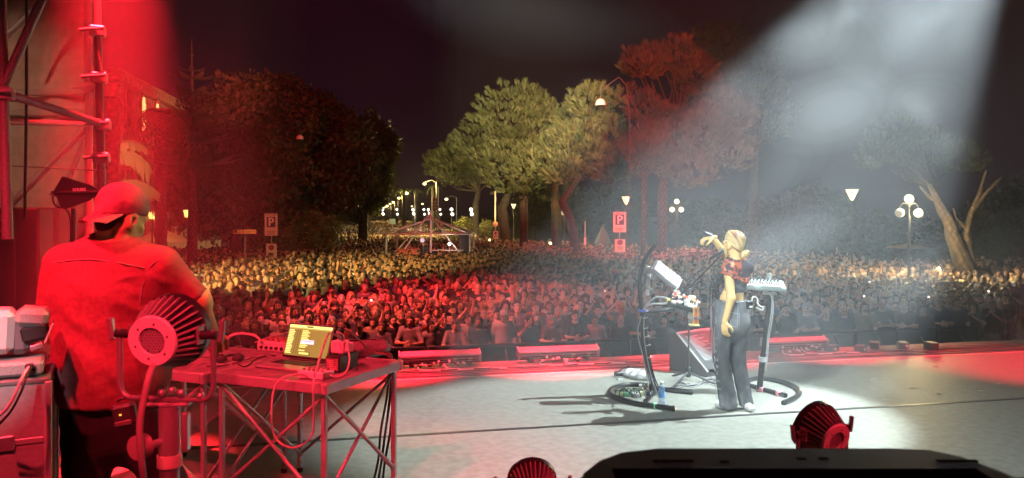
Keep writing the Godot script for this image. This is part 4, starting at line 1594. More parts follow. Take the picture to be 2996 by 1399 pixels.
func hand_field(s: Sdf, wr: Vector3, d: Vector3, palm: Vector3, curl: float, thumb: float, sc := 1.0) -> void:
	# wrist at wr, fingers along d, palm facing palm; thumb = +1 or -1: the side it leaves on
	d = d.normalized()
	palm = (palm - d * palm.dot(d)).normalized()
	var x := d.cross(palm) * thumb
	var b := Basis(x, d, palm)
	s.ell(wr + d * 0.05 * sc, Vector3(0.041, 0.05, 0.017) * sc, b)
	s.cap(wr - d * 0.03 * sc, wr + d * 0.03 * sc, 0.024 * sc, 0.024 * sc, palm, 1.35)
	for i in 4:
		var off: float = [0.028, 0.0095, -0.009, -0.027][i]
		var l: float = [0.068, 0.077, 0.071, 0.056][i] * sc
		var p := wr + d * (0.088 - absf(off) * 0.2) * sc + x * off * sc
		var a := 0.0
		var fan := x * off * 1.2
		for k in 3:
			a += curl * [0.7, 1.0, 0.8][k]
			var e: Vector3 = p + ((d + fan) * cos(a) + palm * sin(a)).normalized() * l * [0.46, 0.3, 0.24][k]
			s.cap(p, e, [0.0098, 0.009, 0.008][k] * sc, [0.009, 0.008, 0.007][k] * sc)
			p = e
	var t0 := wr + d * 0.022 * sc + x * 0.03 * sc
	var t1 := t0 + (d * 0.6 + x * 0.75 + palm * (0.25 + 0.3 * curl)).normalized() * 0.042 * sc
	var t2 := t1 + (d * 0.9 + x * (0.35 - 0.6 * curl) + palm * (0.3 + 0.5 * curl)).normalized() * 0.032 * sc
	var t3 := t2 + (d * 0.95 + x * (0.1 - 0.7 * curl) + palm * (0.3 + 0.6 * curl)).normalized() * 0.026 * sc
	s.cap(t0, t1, 0.016 * sc, 0.0125 * sc)
	s.cap(t1, t2, 0.0115 * sc, 0.0105 * sc)
	s.cap(t2, t3, 0.0105 * sc, 0.0085 * sc)


# a person of the crowd, 1.72 m tall, facing +z; each pose gives elbows, wrists and hand directions, left then right
const POSES := {
	"down": [Vector3(0.25, 1.13, -0.02), Vector3(0.23, 0.88, 0.1), Vector3(0, -1, 0.3), Vector3(-0.25, 1.13, -0.02), Vector3(-0.23, 0.88, 0.1), Vector3(0, -1, 0.3)],
	"phone": [Vector3(0.25, 1.13, -0.02), Vector3(0.22, 0.88, 0.08), Vector3(0, -1, 0.3), Vector3(-0.28, 1.3, 0.2), Vector3(-0.14, 1.52, 0.33), Vector3(0.1, 1, 0.1)],
	"both": [Vector3(0.33, 1.45, 0.2), Vector3(0.15, 1.69, 0.3), Vector3(-0.4, 1, 0.1), Vector3(-0.33, 1.45, 0.2), Vector3(-0.15, 1.69, 0.3), Vector3(0.4, 1, 0.1)],
	"raised": [Vector3(0.25, 1.13, -0.02), Vector3(0.22, 0.88, 0.08), Vector3(0, -1, 0.3), Vector3(-0.3, 1.62, 0.08), Vector3(-0.24, 1.88, 0.1), Vector3(0.05, 1, 0.1)],
	"clap": [Vector3(0.29, 1.2, 0.14), Vector3(0.07, 1.38, 0.33), Vector3(-0.5, 1, 0.2), Vector3(-0.29, 1.2, 0.14), Vector3(-0.07, 1.38, 0.33), Vector3(0.5, 1, 0.2)],
	"lean": [Vector3(0.28, 1.14, 0.13), Vector3(0.05, 1.13, 0.36), Vector3(-1, -0.1, 0.1), Vector3(-0.28, 1.14, 0.13), Vector3(-0.08, 1.16, 0.34), Vector3(1, -0.1, 0.1)],
}


func make_pose(pose: String) -> Array:       # [skin mesh, shirt mesh, trousers mesh]
	if pose_meshes.has(pose):
		return pose_meshes[pose]
	var a: Array = POSES[pose]
	var skin := MB.new()
	var s := Sdf.new(Vector3(-0.45, 0.75, -0.2), Vector3(0.45, 2.05, 0.5), 0.026, 42.0)
	s.cap(Vector3(0, 1.3, -0.02), Vector3(0, 1.4, -0.02), 0.1, 0.08, Vector3.RIGHT, 0.7)
	s.cap(Vector3(0, 1.4, -0.02), Vector3(0, 1.56, 0.01), 0.062, 0.055)
	for i in 2:
		var sg := 1.0 if i == 0 else -1.0
		var sh := Vector3(sg * 0.175, 1.41, -0.015)
		s.cap(Vector3(0, 1.38, -0.02), sh, 0.06, 0.05)
		s.cap(sh, a[i * 3], 0.05, 0.043)
		s.cap(a[i * 3], a[i * 3 + 1], 0.043, 0.03)
	s.bake()
	s.surface(skin)
	for i in 2:
		var wr: Vector3 = a[i * 3 + 1]
		var hs := Sdf.new(wr - Vector3.ONE * 0.19, wr + Vector3.ONE * 0.19, 0.0085, 220.0)
		var sg := 1.0 if i == 0 else -1.0
		hand_field(hs, wr, a[i * 3 + 2], Vector3(-sg, 0, 0.4) if pose != "raised" else Vector3(0, 0, 1), 0.25 if pose in ["down", "raised", "lean"] else 0.55 if pose == "phone" else 0.3, 1.0 if i == 0 else -1.0)
		hs.bake()
		hs.surface(skin)
	var eye := Vector3(0, 1.61, 0.03)
	var hd := Sdf.new(eye - Vector3(0.13, 0.19, 0.16), eye + Vector3(0.13, 0.17, 0.16), 0.0105, 110.0)
	head_field(hd, eye, Basis())
	hd.cap(eye + Vector3(0, -0.07, -0.03), eye + Vector3(0, -0.2, -0.03), 0.056, 0.056)
	hd.bake()
	for e in [-1.0, 1.0]:
		hd.cut_ell(eye + Vector3(e * 0.033, 0.002, 0.1), Vector3(0.02, 0.012, 0.022))
	hd.surface(skin, func(p, _n): return face_paint(p - eye))
	# shirt
	var shirt := MB.new()
	s = Sdf.new(Vector3(-0.4, 0.7, -0.28), Vector3(0.4, 1.75, 0.35), 0.03, 38.0)
	s.cap(Vector3(0, 1.34, -0.015), Vector3(0, 1.0, 0.0), 0.185, 0.165, Vector3.BACK, 1.45)
	s.cap(Vector3(0, 1.0, 0.0), Vector3(0, 0.84, 0.0), 0.165, 0.18, Vector3.BACK, 1.4)
	for i in 2:
		var sg := 1.0 if i == 0 else -1.0
		var sh := Vector3(sg * 0.175, 1.41, -0.015)
		s.cap(Vector3(0, 1.42, -0.02), sh, 0.07, 0.066)
		s.cap(sh, sh.lerp(a[i * 3], 0.85), 0.07, 0.066)
	s.bake()
	s.cut_plane(Vector3.DOWN, -0.84)
	s.cut_ell(Vector3(0, 1.5, 0.03), Vector3(0.085, 0.075, 0.11))
	s.surface(shirt, null, func(p, _n): return 0.006 * sin(p.y * 41.0 + p.x * 23.0) * sin(p.x * 31.0 + p.z * 17.0))
	var legs := MB.new()
	s = Sdf.new(Vector3(-0.3, -0.05, -0.25), Vector3(0.3, 1.0, 0.3), 0.04, 34.0)
	s.cap(Vector3(0, 0.9, 0), Vector3(0, 0.8, 0), 0.155, 0.16, Vector3.BACK, 1.3)
	for sg in [-1.0, 1.0]:
		s.cap(Vector3(sg * 0.09, 0.82, 0), Vector3(sg * 0.11, 0.46, 0.01), 0.085, 0.06)
		s.cap(Vector3(sg * 0.11, 0.46, 0.01), Vector3(sg * 0.12, 0.08, -0.02), 0.062, 0.048)
		s.cap(Vector3(sg * 0.12, 0.04, -0.03), Vector3(sg * 0.13, 0.035, 0.14), 0.045, 0.04)
	s.bake()
	s.surface(legs)
	pose_meshes[pose] = [skin.mesh(), shirt.mesh(), legs.mesh()]
	return pose_meshes[pose]


func make_hair(kind: String) -> Mesh:
	if hair_meshes.has(kind):
		return hair_meshes[kind]
	var mb := MB.new()
	var o := Vector3(0, 1.61, 0.03)
	var s := Sdf.new(o - Vector3(0.17, 0.36, 0.2), o + Vector3(0.17, 0.2, 0.16), 0.0125, 90.0)
	var amp := 0.004
	if kind == "cap":
		s.ell(o + Vector3(0, 0.06, -0.015), Vector3(0.088, 0.088, 0.106))
		s.ell(o + Vector3(0, 0.05, 0.1), Vector3(0.075, 0.014, 0.09))
		s.bake()
		s.cut_plane(Vector3(0, -1, -0.1).normalized(), -(o.y + 0.035))
		amp = 0.0
	else:
		s.ell(o + Vector3(0, 0.045, -0.025), Vector3(0.086, 0.096, 0.105))
		if kind == "long":
			for x in [-0.075, 0.075]:
				s.cap(o + Vector3(x, 0.02, -0.02), o + Vector3(x * 1.3, -0.24, 0.01), 0.035, 0.045)
			s.cap(o + Vector3(0, 0, -0.08), o + Vector3(0, -0.26, -0.1), 0.075, 0.07, Vector3.BACK, 1.5)
		elif kind == "bob":
			for x in [-0.08, 0.08]:
				s.cap(o + Vector3(x, 0.04, -0.01), o + Vector3(x * 1.05, -0.1, 0.005), 0.04, 0.035)
			s.ell(o + Vector3(0, -0.03, -0.07), Vector3(0.09, 0.1, 0.06))
			s.ell(o + Vector3(0, 0.08, 0.02), Vector3(0.09, 0.07, 0.08))
			amp = 0.011
		elif kind == "tied":
			s.ell(o + Vector3(0, 0.09, -0.12), Vector3(0.042, 0.042, 0.042))
		elif kind == "beard":
			s.cap(o + Vector3(-0.05, -0.07, 0.025), o + Vector3(0.05, -0.07, 0.025), 0.035, 0.035)
			s.ell(o + Vector3(0, -0.1, 0.05), Vector3(0.045, 0.035, 0.035))
		s.bake()
		# the face stays free
		s.cut_ell(o + Vector3(0, -0.03, 0.115), Vector3(0.068, 0.095, 0.09) if kind != "beard" else Vector3(0.06, 0.078, 0.075))
		if kind in ["short", "beard", "tied"]:
			s.cut_ell(o + Vector3(0, -0.12, -0.02 + 0.02), Vector3(0.14, 0.095, 0.13) if kind != "beard" else Vector3(0.02, 0.02, 0.02))
	s.surface(mb, null, func(p, _n): return amp * (sin(p.x * 190.0 + p.y * 60.0) * sin(p.z * 170.0 - p.y * 40.0) + 0.6 * sin(p.y * 120.0 + p.x * 90.0)))
	hair_meshes[kind] = mb.mesh()
	return hair_meshes[kind]


const SKINS := [[Color(0.52, 0.33, 0.24), ""], [Color(0.45, 0.27, 0.19), ""], [Color(0.34, 0.19, 0.125), ""], [Color(0.58, 0.38, 0.29), ""]]
const SHIRTS := [[Color(0.02, 0.02, 0.022), "black"], [Color(0.55, 0.53, 0.5), "white"], [Color(0.12, 0.12, 0.13), "dark grey"], [Color(0.03, 0.04, 0.1), "navy"], [Color(0.3, 0.29, 0.28), "grey"], [Color(0.35, 0.08, 0.06), "brick red"], [Color(0.32, 0.26, 0.18), "tan"], [Color(0.05, 0.09, 0.06), "dark green"], [Color(0.03, 0.026, 0.03), "charcoal"], [Color(0.2, 0.3, 0.42), "pale blue"], [Color(0.55, 0.42, 0.4), "pink"]]
const HAIRS := [[Color(0.015, 0.011, 0.009), "black"], [Color(0.04, 0.024, 0.015), "dark brown"], [Color(0.09, 0.05, 0.028), "brown"], [Color(0.33, 0.23, 0.11), "blond"], [Color(0.25, 0.24, 0.23), "grey"]]
const STYLES := {"short": "short %s hair", "long": "long %s hair", "bob": "curly %s hair", "tied": "tied %s hair", "beard": "bearded, %s hair", "cap": "a %s cap", "bald": "a bald head"}
const HOLD := {"down": "", "phone": "phone raised", "both": "filming", "raised": "arm raised", "clap": "clapping", "lean": "leaning"}


func skin_mat(c: Color) -> StandardMaterial3D:
	var key := "skin" + c.to_html()
	if not M.has(key):
		var m := vmat(0.5, 0.4)
		m.albedo_color = c.linear_to_srgb()
		M[key] = m
	return M[key]


func person(where: Vector3, turn: float, pose: String, hair: String, shirt: int, hc: int, skin: int, place: String, tall := 1.0) -> Node3D:
	var sh: Array = SHIRTS[shirt]
	var st: String = STYLES[hair]
	var look: String = st % (HAIRS[hc][1] if hair != "cap" else ["black", "dark", "brown", "pale", "grey"][hc]) if "%s" in st else st
	var o := thing("person", "person, %s, %s top%s, %s" % [look, sh[1], (", " + HOLD[pose]) if pose != "down" else "", place], "person", where, "people in the front rows of the crowd")
	o.rotation.y = turn
	o.scale = Vector3.ONE * tall
	var ms := make_pose(pose)
	put("body", ms[0], skin_mat(SKINS[skin][0]), o)
	put("shirt", ms[1], mat(sh[0], 0.85, 0, "cloth", 5.0), o)
	put("trousers", ms[2], mat([Color(0.02, 0.02, 0.022), Color(0.04, 0.05, 0.08), Color(0.15, 0.13, 0.1)][(shirt + hc) % 3], 0.85), o)
	if hair != "bald":
		put("cap" if hair == "cap" else "hair", make_hair(hair), mat(HAIRS[hc][0], 0.55), o)
	return o


func phone(p: Node3D, pose: String, lit: bool, place: String) -> void:
	var wide := pose == "both"
	var c := Vector3(0, 1.79, 0.33) if wide else Vector3(-0.125, 1.63, 0.335)
	var bs := Basis.from_euler(Vector3(0, p.rotation.y, 0))
	var o := thing("phone", "%s phone held up by a person %s" % ["brightly lit" if lit else "dark", place], "phone", p.position + bs * (c * p.scale.y), "phones held up in the crowd")
	o.rotation.y = p.rotation.y
	var s := Vector3(0.16, 0.078, 0.009) if wide else Vector3(0.075, 0.155, 0.009)
	var mb := MB.new()
	mb.box(Vector3.ZERO, s, Basis(), 0.003)
	put("case", mb.mesh(), mat(Color(0.02, 0.02, 0.022), 0.3) if not lit else mat(Color(0.6, 0.55, 0.55), 0.4), o)
	mb = MB.new()
	mb.box(Vector3(0, 0, -0.006), Vector3(s.x - 0.01, s.y - 0.012, 0.002))
	put("display", mb.mesh(), glow(Color(0.75, 0.8, 1.0), 0.5), o)
	mb = MB.new()
	mb.box(Vector3(s.x * 0.25, s.y * 0.32, 0.006), Vector3(0.022, 0.022, 0.003), Basis(), 0.001)
	put("camera_bump", mb.mesh(), mat(Color(0.01, 0.01, 0.01), 0.2), o)
	if lit:
		mb = MB.new()
		mb.ball(Vector3(-s.x * 0.15, s.y * 0.3, 0.008), Vector3(0.016, 0.016, 0.006), 8, 6)
		put("flash_light", mb.mesh(), glow(Color(1, 0.95, 0.9), 9.0), o)


func in_frame(p: Vector3, margin := 60.0) -> bool:
	var d := -p.z
	if d < 5.0:
		return false
	var x := CX + p.x / d * F
	var y := HY + (CH - p.y) / d * F
	return x > -margin and x < 2996 + margin and y < 1399 + margin


func crowd() -> void:
	var c0 := Vector3(1.02, 0, -18.5) + N * 0.42
	var styles := ["short", "short", "short", "long", "long", "bob", "tied", "beard", "cap", "bald", "short", "long"]
	# the nearest people are things of their own
	var count := 0
	var row := 0
	var rowed := []
	while count < 292:
		var k := 0
		for i in range(-28, 34):
			var p := c0 + E * (i * 0.56 + (0.28 if row % 2 else 0.0) + rnd(-0.1, 0.1)) + N * (row * 0.66 + rnd(-0.12, 0.12))
			if row == 0:
				p = c0 + E * (i * 0.56 + rnd(-0.06, 0.06)) + N * rnd(-0.03, 0.05)
			var px := CX + p.x / -p.z * F
			if px < (560 if row > 1 else 600) or px > 2960:
				continue
			var standing := rnd(0.0, 1.0)
			var pose := "down"
			if row == 0:
				pose = "lean" if standing < 0.42 else "clap" if standing < 0.52 else "phone" if standing < 0.62 else "down"
			else:
				pose = "phone" if standing < 0.07 else "both" if standing < 0.12 else "raised" if standing < 0.19 else "clap" if standing < 0.24 else "down"
			k += 1
			count += 1
			var tall := rnd(0.93, 1.07)
			var where := "%s row, %s from left" % [ordinal(row + 1), ordinal(k)]
			var toward := atan2(1.6 - p.x * 0.9, -p.z) + rnd(-0.35, 0.35)
			var sh := [0, 0, 0, 0, 0, 8, 8, 8, 2, 2, 3, 3, 7, 7, 4, 6, 5, 1, 9, 10][rng.randi() % 20] as int
			var per := person(p, toward, pose, styles[rng.randi() % 12], sh, [0, 0, 1, 1, 2, 3, 4][rng.randi() % 7], rng.randi() % 4, where, tall)
			if pose in ["phone", "both"]:
				phone(per, pose, rnd(0, 1) < 0.35, "in the " + where)
		rowed.append(k)
		row += 1
	# everybody behind them, as one mass
	var mass := thing("crowd", "dense crowd filling the square and the avenue behind the front rows", "crowd")
	mass.set_meta("kind", "stuff")
	var kinds := []
	for q in [["down", "short", 0, 0, 0], ["down", "long", 2, 1, 1], ["down", "short", 0, 1, 0], ["down", "bob", 8, 2, 3], ["down", "beard", 3, 0, 2], ["down", "cap", 4, 0, 1], ["down", "bald", 0, 0, 0], ["down", "long", 1, 3, 3], ["down", "tied", 6, 1, 0], ["down", "short", 2, 4, 1], ["clap", "short", 0, 1, 0], ["raised", "short", 2, 0, 1], ["both", "long", 5, 1, 0], ["phone", "short", 10, 2, 3]]:
		var ms := make_pose(q[0])
		var am := ArrayMesh.new()
		for m in ms:
			am.add_surface_from_arrays(Mesh.PRIMITIVE_TRIANGLES, m.surface_get_arrays(0))
		am.surface_set_material(0, skin_mat(SKINS[q[4]][0]))
		am.surface_set_material(1, mat(SHIRTS[q[2]][0], 0.85))
		am.surface_set_material(2, mat(Color(0.03, 0.03, 0.035), 0.85))
		if q[1] != "bald":
			am.add_surface_from_arrays(Mesh.PRIMITIVE_TRIANGLES, make_hair(q[1]).surface_get_arrays(0))
			am.surface_set_material(3, mat(HAIRS[q[3]][0], 0.55))
		kinds.append([am, []])
	var r := row
	var total := 0
	while r < 330:
		var dist := 18.5 + r * 0.66
		var step := 0.56 if dist < 60 else 0.66 if dist < 90 else 0.9
		for i in range(-int(34 / step), int(46 / step)):
			var p := c0 + E * (i * step + rnd(-0.13, 0.13)) + N * (r * 0.66 + rnd(-0.15, 0.15))
			var d := -p.z
			var x := CX + p.x / d * F
			if x < -30 or x > 3030:
				continue
			# where the crowd ends: heads stand no higher in the picture than this
			var y := HY + (CH - 1.68) / d * F
			var lim := 742.0
			if x < 560:
				lim = 728.0
			elif x < 980:
				lim = lerpf(728, 690, (x - 560) / 420.0)
			elif x < 1140:
				lim = lerpf(678, 632, (x - 980) / 160.0)
			elif x < 1400:
				lim = lerpf(632, 690, (x - 1140) / 260.0)
			elif x < 1800:
				lim = lerpf(694, 716, (x - 1400) / 400.0)
			elif x < 2500:
				lim = lerpf(716, 745, (x - 1800) / 700.0)
			else:
				lim = 756.0
			if y < lim + rnd(-4, 4):
				continue
			# nobody stands inside the control tent or the trunks
			if d > 48.8 and d < 54.5 and x > 1125 and x < 1378:
				continue
			if rnd(0, 1) < 0.06:
				continue
			var w: int = rng.randi() % 200
			var kd: int = w % 10 if w < 188 else 10 + w % 4
			var s := rnd(0.92, 1.07)
			var turn := atan2(1.6 - p.x * 0.9, d) + rnd(-0.5, 0.5)
			kinds[kd][1].append(Transform3D(Basis(Vector3.UP, turn).scaled(Vector3.ONE * s), p))
			total += 1
		r += 1
	for kd in kinds:
		if kd[1].is_empty():
			continue
		var mm := MultiMesh.new()
		mm.transform_format = MultiMesh.TRANSFORM_3D
		mm.mesh = kd[0]
		mm.instance_count = kd[1].size()
		for i in kd[1].size():
			mm.set_instance_transform(i, kd[1][i])
		var o := MultiMeshInstance3D.new()
		o.name = "people"
		o.multimesh = mm
		o.set_meta("kind", "stuff")
		mass.add_child(o, true)
	# people at the desk in the control tent
	for q in [[1158, 732, 2, "at the left of the sound desk"], [1197, 728, 0, "behind the sound desk"], [1238, 712, 8, "standing behind the follow spot"], [1345, 728, 0, "right under the tent"]]:
		var p := at(q[0], 700, 51.0)
		p.y = at(0, q[1], 51.0).y - 1.66
		person(p, 0.0, "down", "short", q[2], 0, 0, q[3])


# ---------------------------------------------------------------- things on the stage

func curve(pts: Array, steps := 6) -> Array:        # a smooth line through the points
	var o := []
	for i in pts.size() - 1:
		var a: Vector3 = pts[maxi(i - 1, 0)]
		var b: Vector3 = pts[i]
		var c: Vector3 = pts[i + 1]
		var d: Vector3 = pts[mini(i + 2, pts.size() - 1)]
		for k in steps:
			o.append(b.cubic_interpolate(c, a, d, float(k) / steps))
	o.append(pts[-1])
	return o


func cable(label: String, pts: Array, r: float, m: Material, group := "") -> Node3D:
	var mb := MB.new()
	mb.tube(curve(pts), r, 6)
	return tag(obj("cable", mb, m), label, "cable", group)


func bx(o: Node3D, called: String, c: Vector3, s: Vector3, m: Material, bs := Basis(), bev := 0.004) -> MeshInstance3D:
	var mb := MB.new()
	mb.box(c, s, bs, bev)
	return obj(called, mb, m, o)


func cyl(o: Node3D, called: String, a: Vector3, b: Vector3, r: float, m: Material, sides := 12) -> MeshInstance3D:
	var mb := MB.new()
	mb.tube([a, b], r, sides)
	return obj(called, mb, m, o)


func folding_table(label: String, fl: Vector3, fr: Vector3, depth: float) -> Array:
	var x := (fr - fl).normalized()
	var bs := Basis(x, Vector3.UP, x.cross(Vector3.UP))
	var w := fr.distance_to(fl)
	var c := (fl + fr) / 2 - bs.z * depth / 2
	var alu := mat(Color(0.62, 0.62, 0.62), 0.38, 0.3, "grain", 3.0)
	var o := thing("stage_table", label, "table", Vector3(c.x, SL, c.z), "folding tables of the technician")
	bx(o, "tabletop", c - Vector3(0, 0.016, 0), Vector3(w - 0.02, 0.03, depth - 0.02), mat(Color(0.42, 0.4, 0.4), 0.42, 0, "mottle", 1.5), bs)
	for s in [-1.0, 1.0]:
		bx(o, "rim_rail", c + bs.z * s * (depth / 2) - Vector3(0, 0.03, 0), Vector3(w - 0.03, 0.064, 0.026), alu, bs, 0.006)
		bx(o, "rim_rail", c + bs.x * s * (w / 2) - Vector3(0, 0.03, 0), Vector3(0.026, 0.062, depth - 0.03), alu, bs, 0.006)
	var low := SL + 0.01
	var cn := []
	for k in [[-1, 1], [1, 1], [1, -1], [-1, -1]]:
		var p: Vector3 = c + bs.x * k[0] * (w / 2) + bs.z * k[1] * (depth / 2)
		cn.append(p)
		bx(o, "corner_cap", p - Vector3(0, 0.031, 0), Vector3(0.04, 0.07, 0.04), mat(Color(0.5, 0.5, 0.5), 0.4, 0.2), bs, 0.01)
		var q: Vector3 = p - bs.x * k[0] * 0.03 - bs.z * k[1] * 0.03
		bx(o, "leg", Vector3(q.x, (c.y - 0.064 + low) / 2, q.z), Vector3(0.03, c.y - 0.064 - low, 0.03), alu, bs, 0.004)
		cyl(o, "foot", Vector3(q.x, low, q.z), Vector3(q.x, low + 0.03, q.z), 0.022, mat(Color(0.02, 0.02, 0.02), 0.7))
	for i in 4:
		var a: Vector3 = cn[i].lerp(c, 0.06)
		var b: Vector3 = cn[(i + 1) % 4].lerp(c, 0.06)
		var inw := (c - (a + b) / 2).normalized()
		for s in 2:
			var p := a if s == 0 else b
			var q := b if s == 0 else a
			cyl(o, "brace", Vector3(p.x, c.y - 0.07, p.z) + inw * 0.014 * s, Vector3(q.x, low + 0.12, q.z) + inw * 0.014 * s, 0.0115, alu, 8)
	return [o, bs, c]


const TL := SL + 0.85


func table_and_gear() -> void:
	var fl := on(628, 1090, TL)
	var fr := on(952, 1124, TL)
	folding_table("folding table with a pale rim carrying the laptop", fl, fr, 0.81)
	var x := (fr - fl).normalized()
	var bs := Basis(x, Vector3.UP, x.cross(Vector3.UP))
	folding_table("folding table behind the large stage lamp, left of the laptop table", fl - x * 1.03 + bs.z * 0.06, fl - x * 0.03 + bs.z * 0.06, 0.81)
	var black := mat(Color(0.02, 0.02, 0.02), 0.5)
	var white := mat(Color(0.75, 0.72, 0.72), 0.45)
	var silver := mat(Color(0.5, 0.5, 0.51), 0.35, 0.5)
	var pink := mat(Color(0.6, 0.56, 0.57), 0.5)
	# laptop
	var hl := on(826, 1047, TL + 0.02)
	var hr := on(956, 1062, TL + 0.02)
	var lx := (hr - hl).normalized()
	var w := hl.distance_to(hr)
	var lb := Basis(lx, Vector3.UP, lx.cross(Vector3.UP))
	var hc := (hl + hr) / 2
	var o := thing("laptop", "open silver laptop with a glowing yellow list on its screen", "laptop", Vector3(hc.x, TL, hc.z))
	bx(o, "base", hc + lb.z * 0.125 - Vector3(0, 0.012, 0), Vector3(w, 0.016, 0.25), silver, lb, 0.005)
	bx(o, "trackpad", hc + lb.z * 0.195 - Vector3(0, 0.0036, 0), Vector3(w * 0.36, 0.001, 0.09), mat(Color(0.4, 0.4, 0.41), 0.3, 0.4), lb, 0.0)
	bx(o, "key_bed", hc + lb.z * 0.085 - Vector3(0, 0.0038, 0), Vector3(w * 0.88, 0.001, 0.11), black, lb, 0.0)
	for r in 5:
		for k in 13:
			bx(o, "key", hc + lb.x * (k - 6) * w * 0.066 + lb.z * (0.043 + r * 0.0205) - Vector3(0, 0.002, 0), Vector3(w * 0.055, 0.003, 0.0165), mat(Color(0.03, 0.03, 0.032), 0.4), lb, 0.0)
	var tilt := lb * Basis(Vector3.RIGHT, -0.33)
	var lid := hc + tilt.y * 0.122
	var ld := bx(o, "lid", lid, Vector3(w, 0.236, 0.007), silver, tilt, 0.003)
	bx(o, "screen_bezel", lid + tilt.z * 0.0042, Vector3(w - 0.006, 0.228, 0.002), black, tilt, 0.0)
	var im := Image.create(320, 208, false, Image.FORMAT_RGB8)
	im.fill(Color8(150, 108, 52))
	im.fill_rect(Rect2i(0, 0, 320, 20), Color8(255, 232, 130))
	im.fill_rect(Rect2i(130, 5, 48, 9), Color8(60, 45, 20))
	im.fill_rect(Rect2i(240, 9, 34, 3), Color8(140, 110, 50))
	im.fill_rect(Rect2i(0, 24, 320, 3), Color8(205, 175, 90))
	for i in 15:
		var y := 34 + i * 11
		im.fill_rect(Rect2i(4, y, 38 + (i * 7) % 9, 7), Color8(255, 226, 130))
		im.fill_rect(Rect2i(64 + (i % 2) * 3, y + 2, 8, 3), Color8(60, 45, 20))
		im.fill_rect(Rect2i(84, y + 1, 6, 4), Color8(70, 55, 25))
		if i != 11:
			im.fill_rect(Rect2i(104, y, 46 + (i * 13) % 26, 7), Color8(250, 220, 120))
		im.fill_rect(Rect2i(0, y + 9, 180, 1), Color8(100, 76, 34))
	im.fill_rect(Rect2i(110, 98, 96, 27), Color8(245, 215, 225))
	im.fill_rect(Rect2i(110, 104, 96, 5), Color8(205, 120, 165))
	im.fill_rect(Rect2i(104, 178, 90, 22), Color8(110, 84, 38))
	im.fill_rect(Rect2i(110, 182, 74, 14), Color8(240, 205, 110))
	var sm := StandardMaterial3D.new()
	sm.albedo_color = Color(0.02, 0.02, 0.02)
	sm.roughness = 0.2
	sm.emission_enabled = true
	sm.emission_texture = ImageTexture.create_from_image(im)
	sm.emission = Color.WHITE
	sm.emission_operator = BaseMaterial3D.EMISSION_OP_MULTIPLY
	sm.emission_energy_multiplier = 1.7
	var mb := MB.new()
	var sc := lid + tilt.z * 0.0056 + tilt.y * 0.004
	var sx := w / 2 - 0.008
	mb.face([sc - tilt.x * sx + tilt.y * 0.102, sc + tilt.x * sx + tilt.y * 0.102, sc + tilt.x * sx - tilt.y * 0.102, sc - tilt.x * sx - tilt.y * 0.102], tilt.z)
	obj("screen", mb, sm, o)
	ld.set_meta("label", "dark framed laptop lid")
	# small desk mixer behind the laptop
	var mc := on(800, 1020, TL + 0.03) + Vector3(0.06, 0, -0.1)
	o = thing("audio_mixer", "flat pale desk mixer with round knobs behind the laptop", "mixer", Vector3(mc.x, TL, mc.z))
	bx(o, "case", Vector3(mc.x, TL + 0.036, mc.z), Vector3(0.36, 0.07, 0.2), pink, bs, 0.008)
	for k in 7:
		var p := Vector3(mc.x, TL + 0.03, mc.z) + bs.z * 0.1 + bs.x * (k - 3) * 0.045
		cyl(o, "knob", p, p + bs.z * 0.012, 0.011, black)
	for r in 3:
		for k in 6:
			var p := Vector3(mc.x, TL + 0.071, mc.z) + bs.z * (r - 1) * 0.05 + bs.x * (k - 2.5) * 0.05
			cyl(o, "dial", p, p + Vector3(0, 0.016, 0), 0.011, mat(Color(0.35, 0.05, 0.06), 0.5), 8)
	# charger, black power box, white interface, grey cloth bag
	var pb := on(988, 1092, TL)
	o = thing("power_box", "black box with a printed label under the white charger", "power supply", Vector3(pb.x, TL, pb.z))
	var pz := Basis(Vector3.UP, -0.3)
	bx(o, "case", pb + Vector3(0, 0.052, -0.12), Vector3(0.1, 0.1, 0.24), black, pz, 0.006)
	bx(o, "label_plate", pb + Vector3(0, 0.052, -0.12) + pz.z * 0.1215, Vector3(0.082, 0.074, 0.002), mat(Color(0.3, 0.2, 0.2), 0.5), pz, 0.0)
	for i in 5:
		bx(o, "print_line", pb + Vector3(0, 0.075 - i * 0.012, -0.12) + pz.z * 0.1235 + pz.x * (0.004 * i - 0.008), Vector3(0.05 - 0.007 * (i % 3), 0.005, 0.001), mat(Color(0.7, 0.5, 0.5), 0.5), pz, 0.0)
	o = thing("charger", "white laptop charger lying on the black power box", "charger", pb + Vector3(0, 0.103, -0.1))
	bx(o, "body", pb + Vector3(-0.005, 0.145, -0.1), Vector3(0.1, 0.084, 0.085), white, Basis(Vector3.UP, -0.5), 0.012)
	bx(o, "plug", pb + Vector3(0.052, 0.145, -0.09), Vector3(0.035, 0.06, 0.06), white, Basis(Vector3.UP, -0.5), 0.008)
	bx(o, "inlet", pb + Vector3(-0.01, 0.196, -0.1), Vector3(0.022, 0.02, 0.022), white, Basis(), 0.004)
	var gi := on(916, 1112, TL)
	o = thing("audio_interface", "flat white box with small knobs at the front edge of the table", "audio interface", Vector3(gi.x, TL, gi.z))
	bx(o, "case", gi + Vector3(0, 0.023, -0.07), Vector3(0.185, 0.042, 0.12), white, bs, 0.006)
	for r in 2:
		for k in 5:
			var p := gi + Vector3(0, 0.045, -0.07) + bs.x * (k - 2) * 0.033 + bs.z * (r - 0.5) * 0.05
			cyl(o, "knob", p, p + Vector3(0, 0.012, 0), 0.009, mat(Color(0.3, 0.25, 0.25), 0.5), 8)
	var bg := on(1050, 1048, TL)
	o = thing("equipment_bag", "grey cloth equipment bag lying at the back right of the table", "bag", Vector3(bg.x, TL, bg.z))
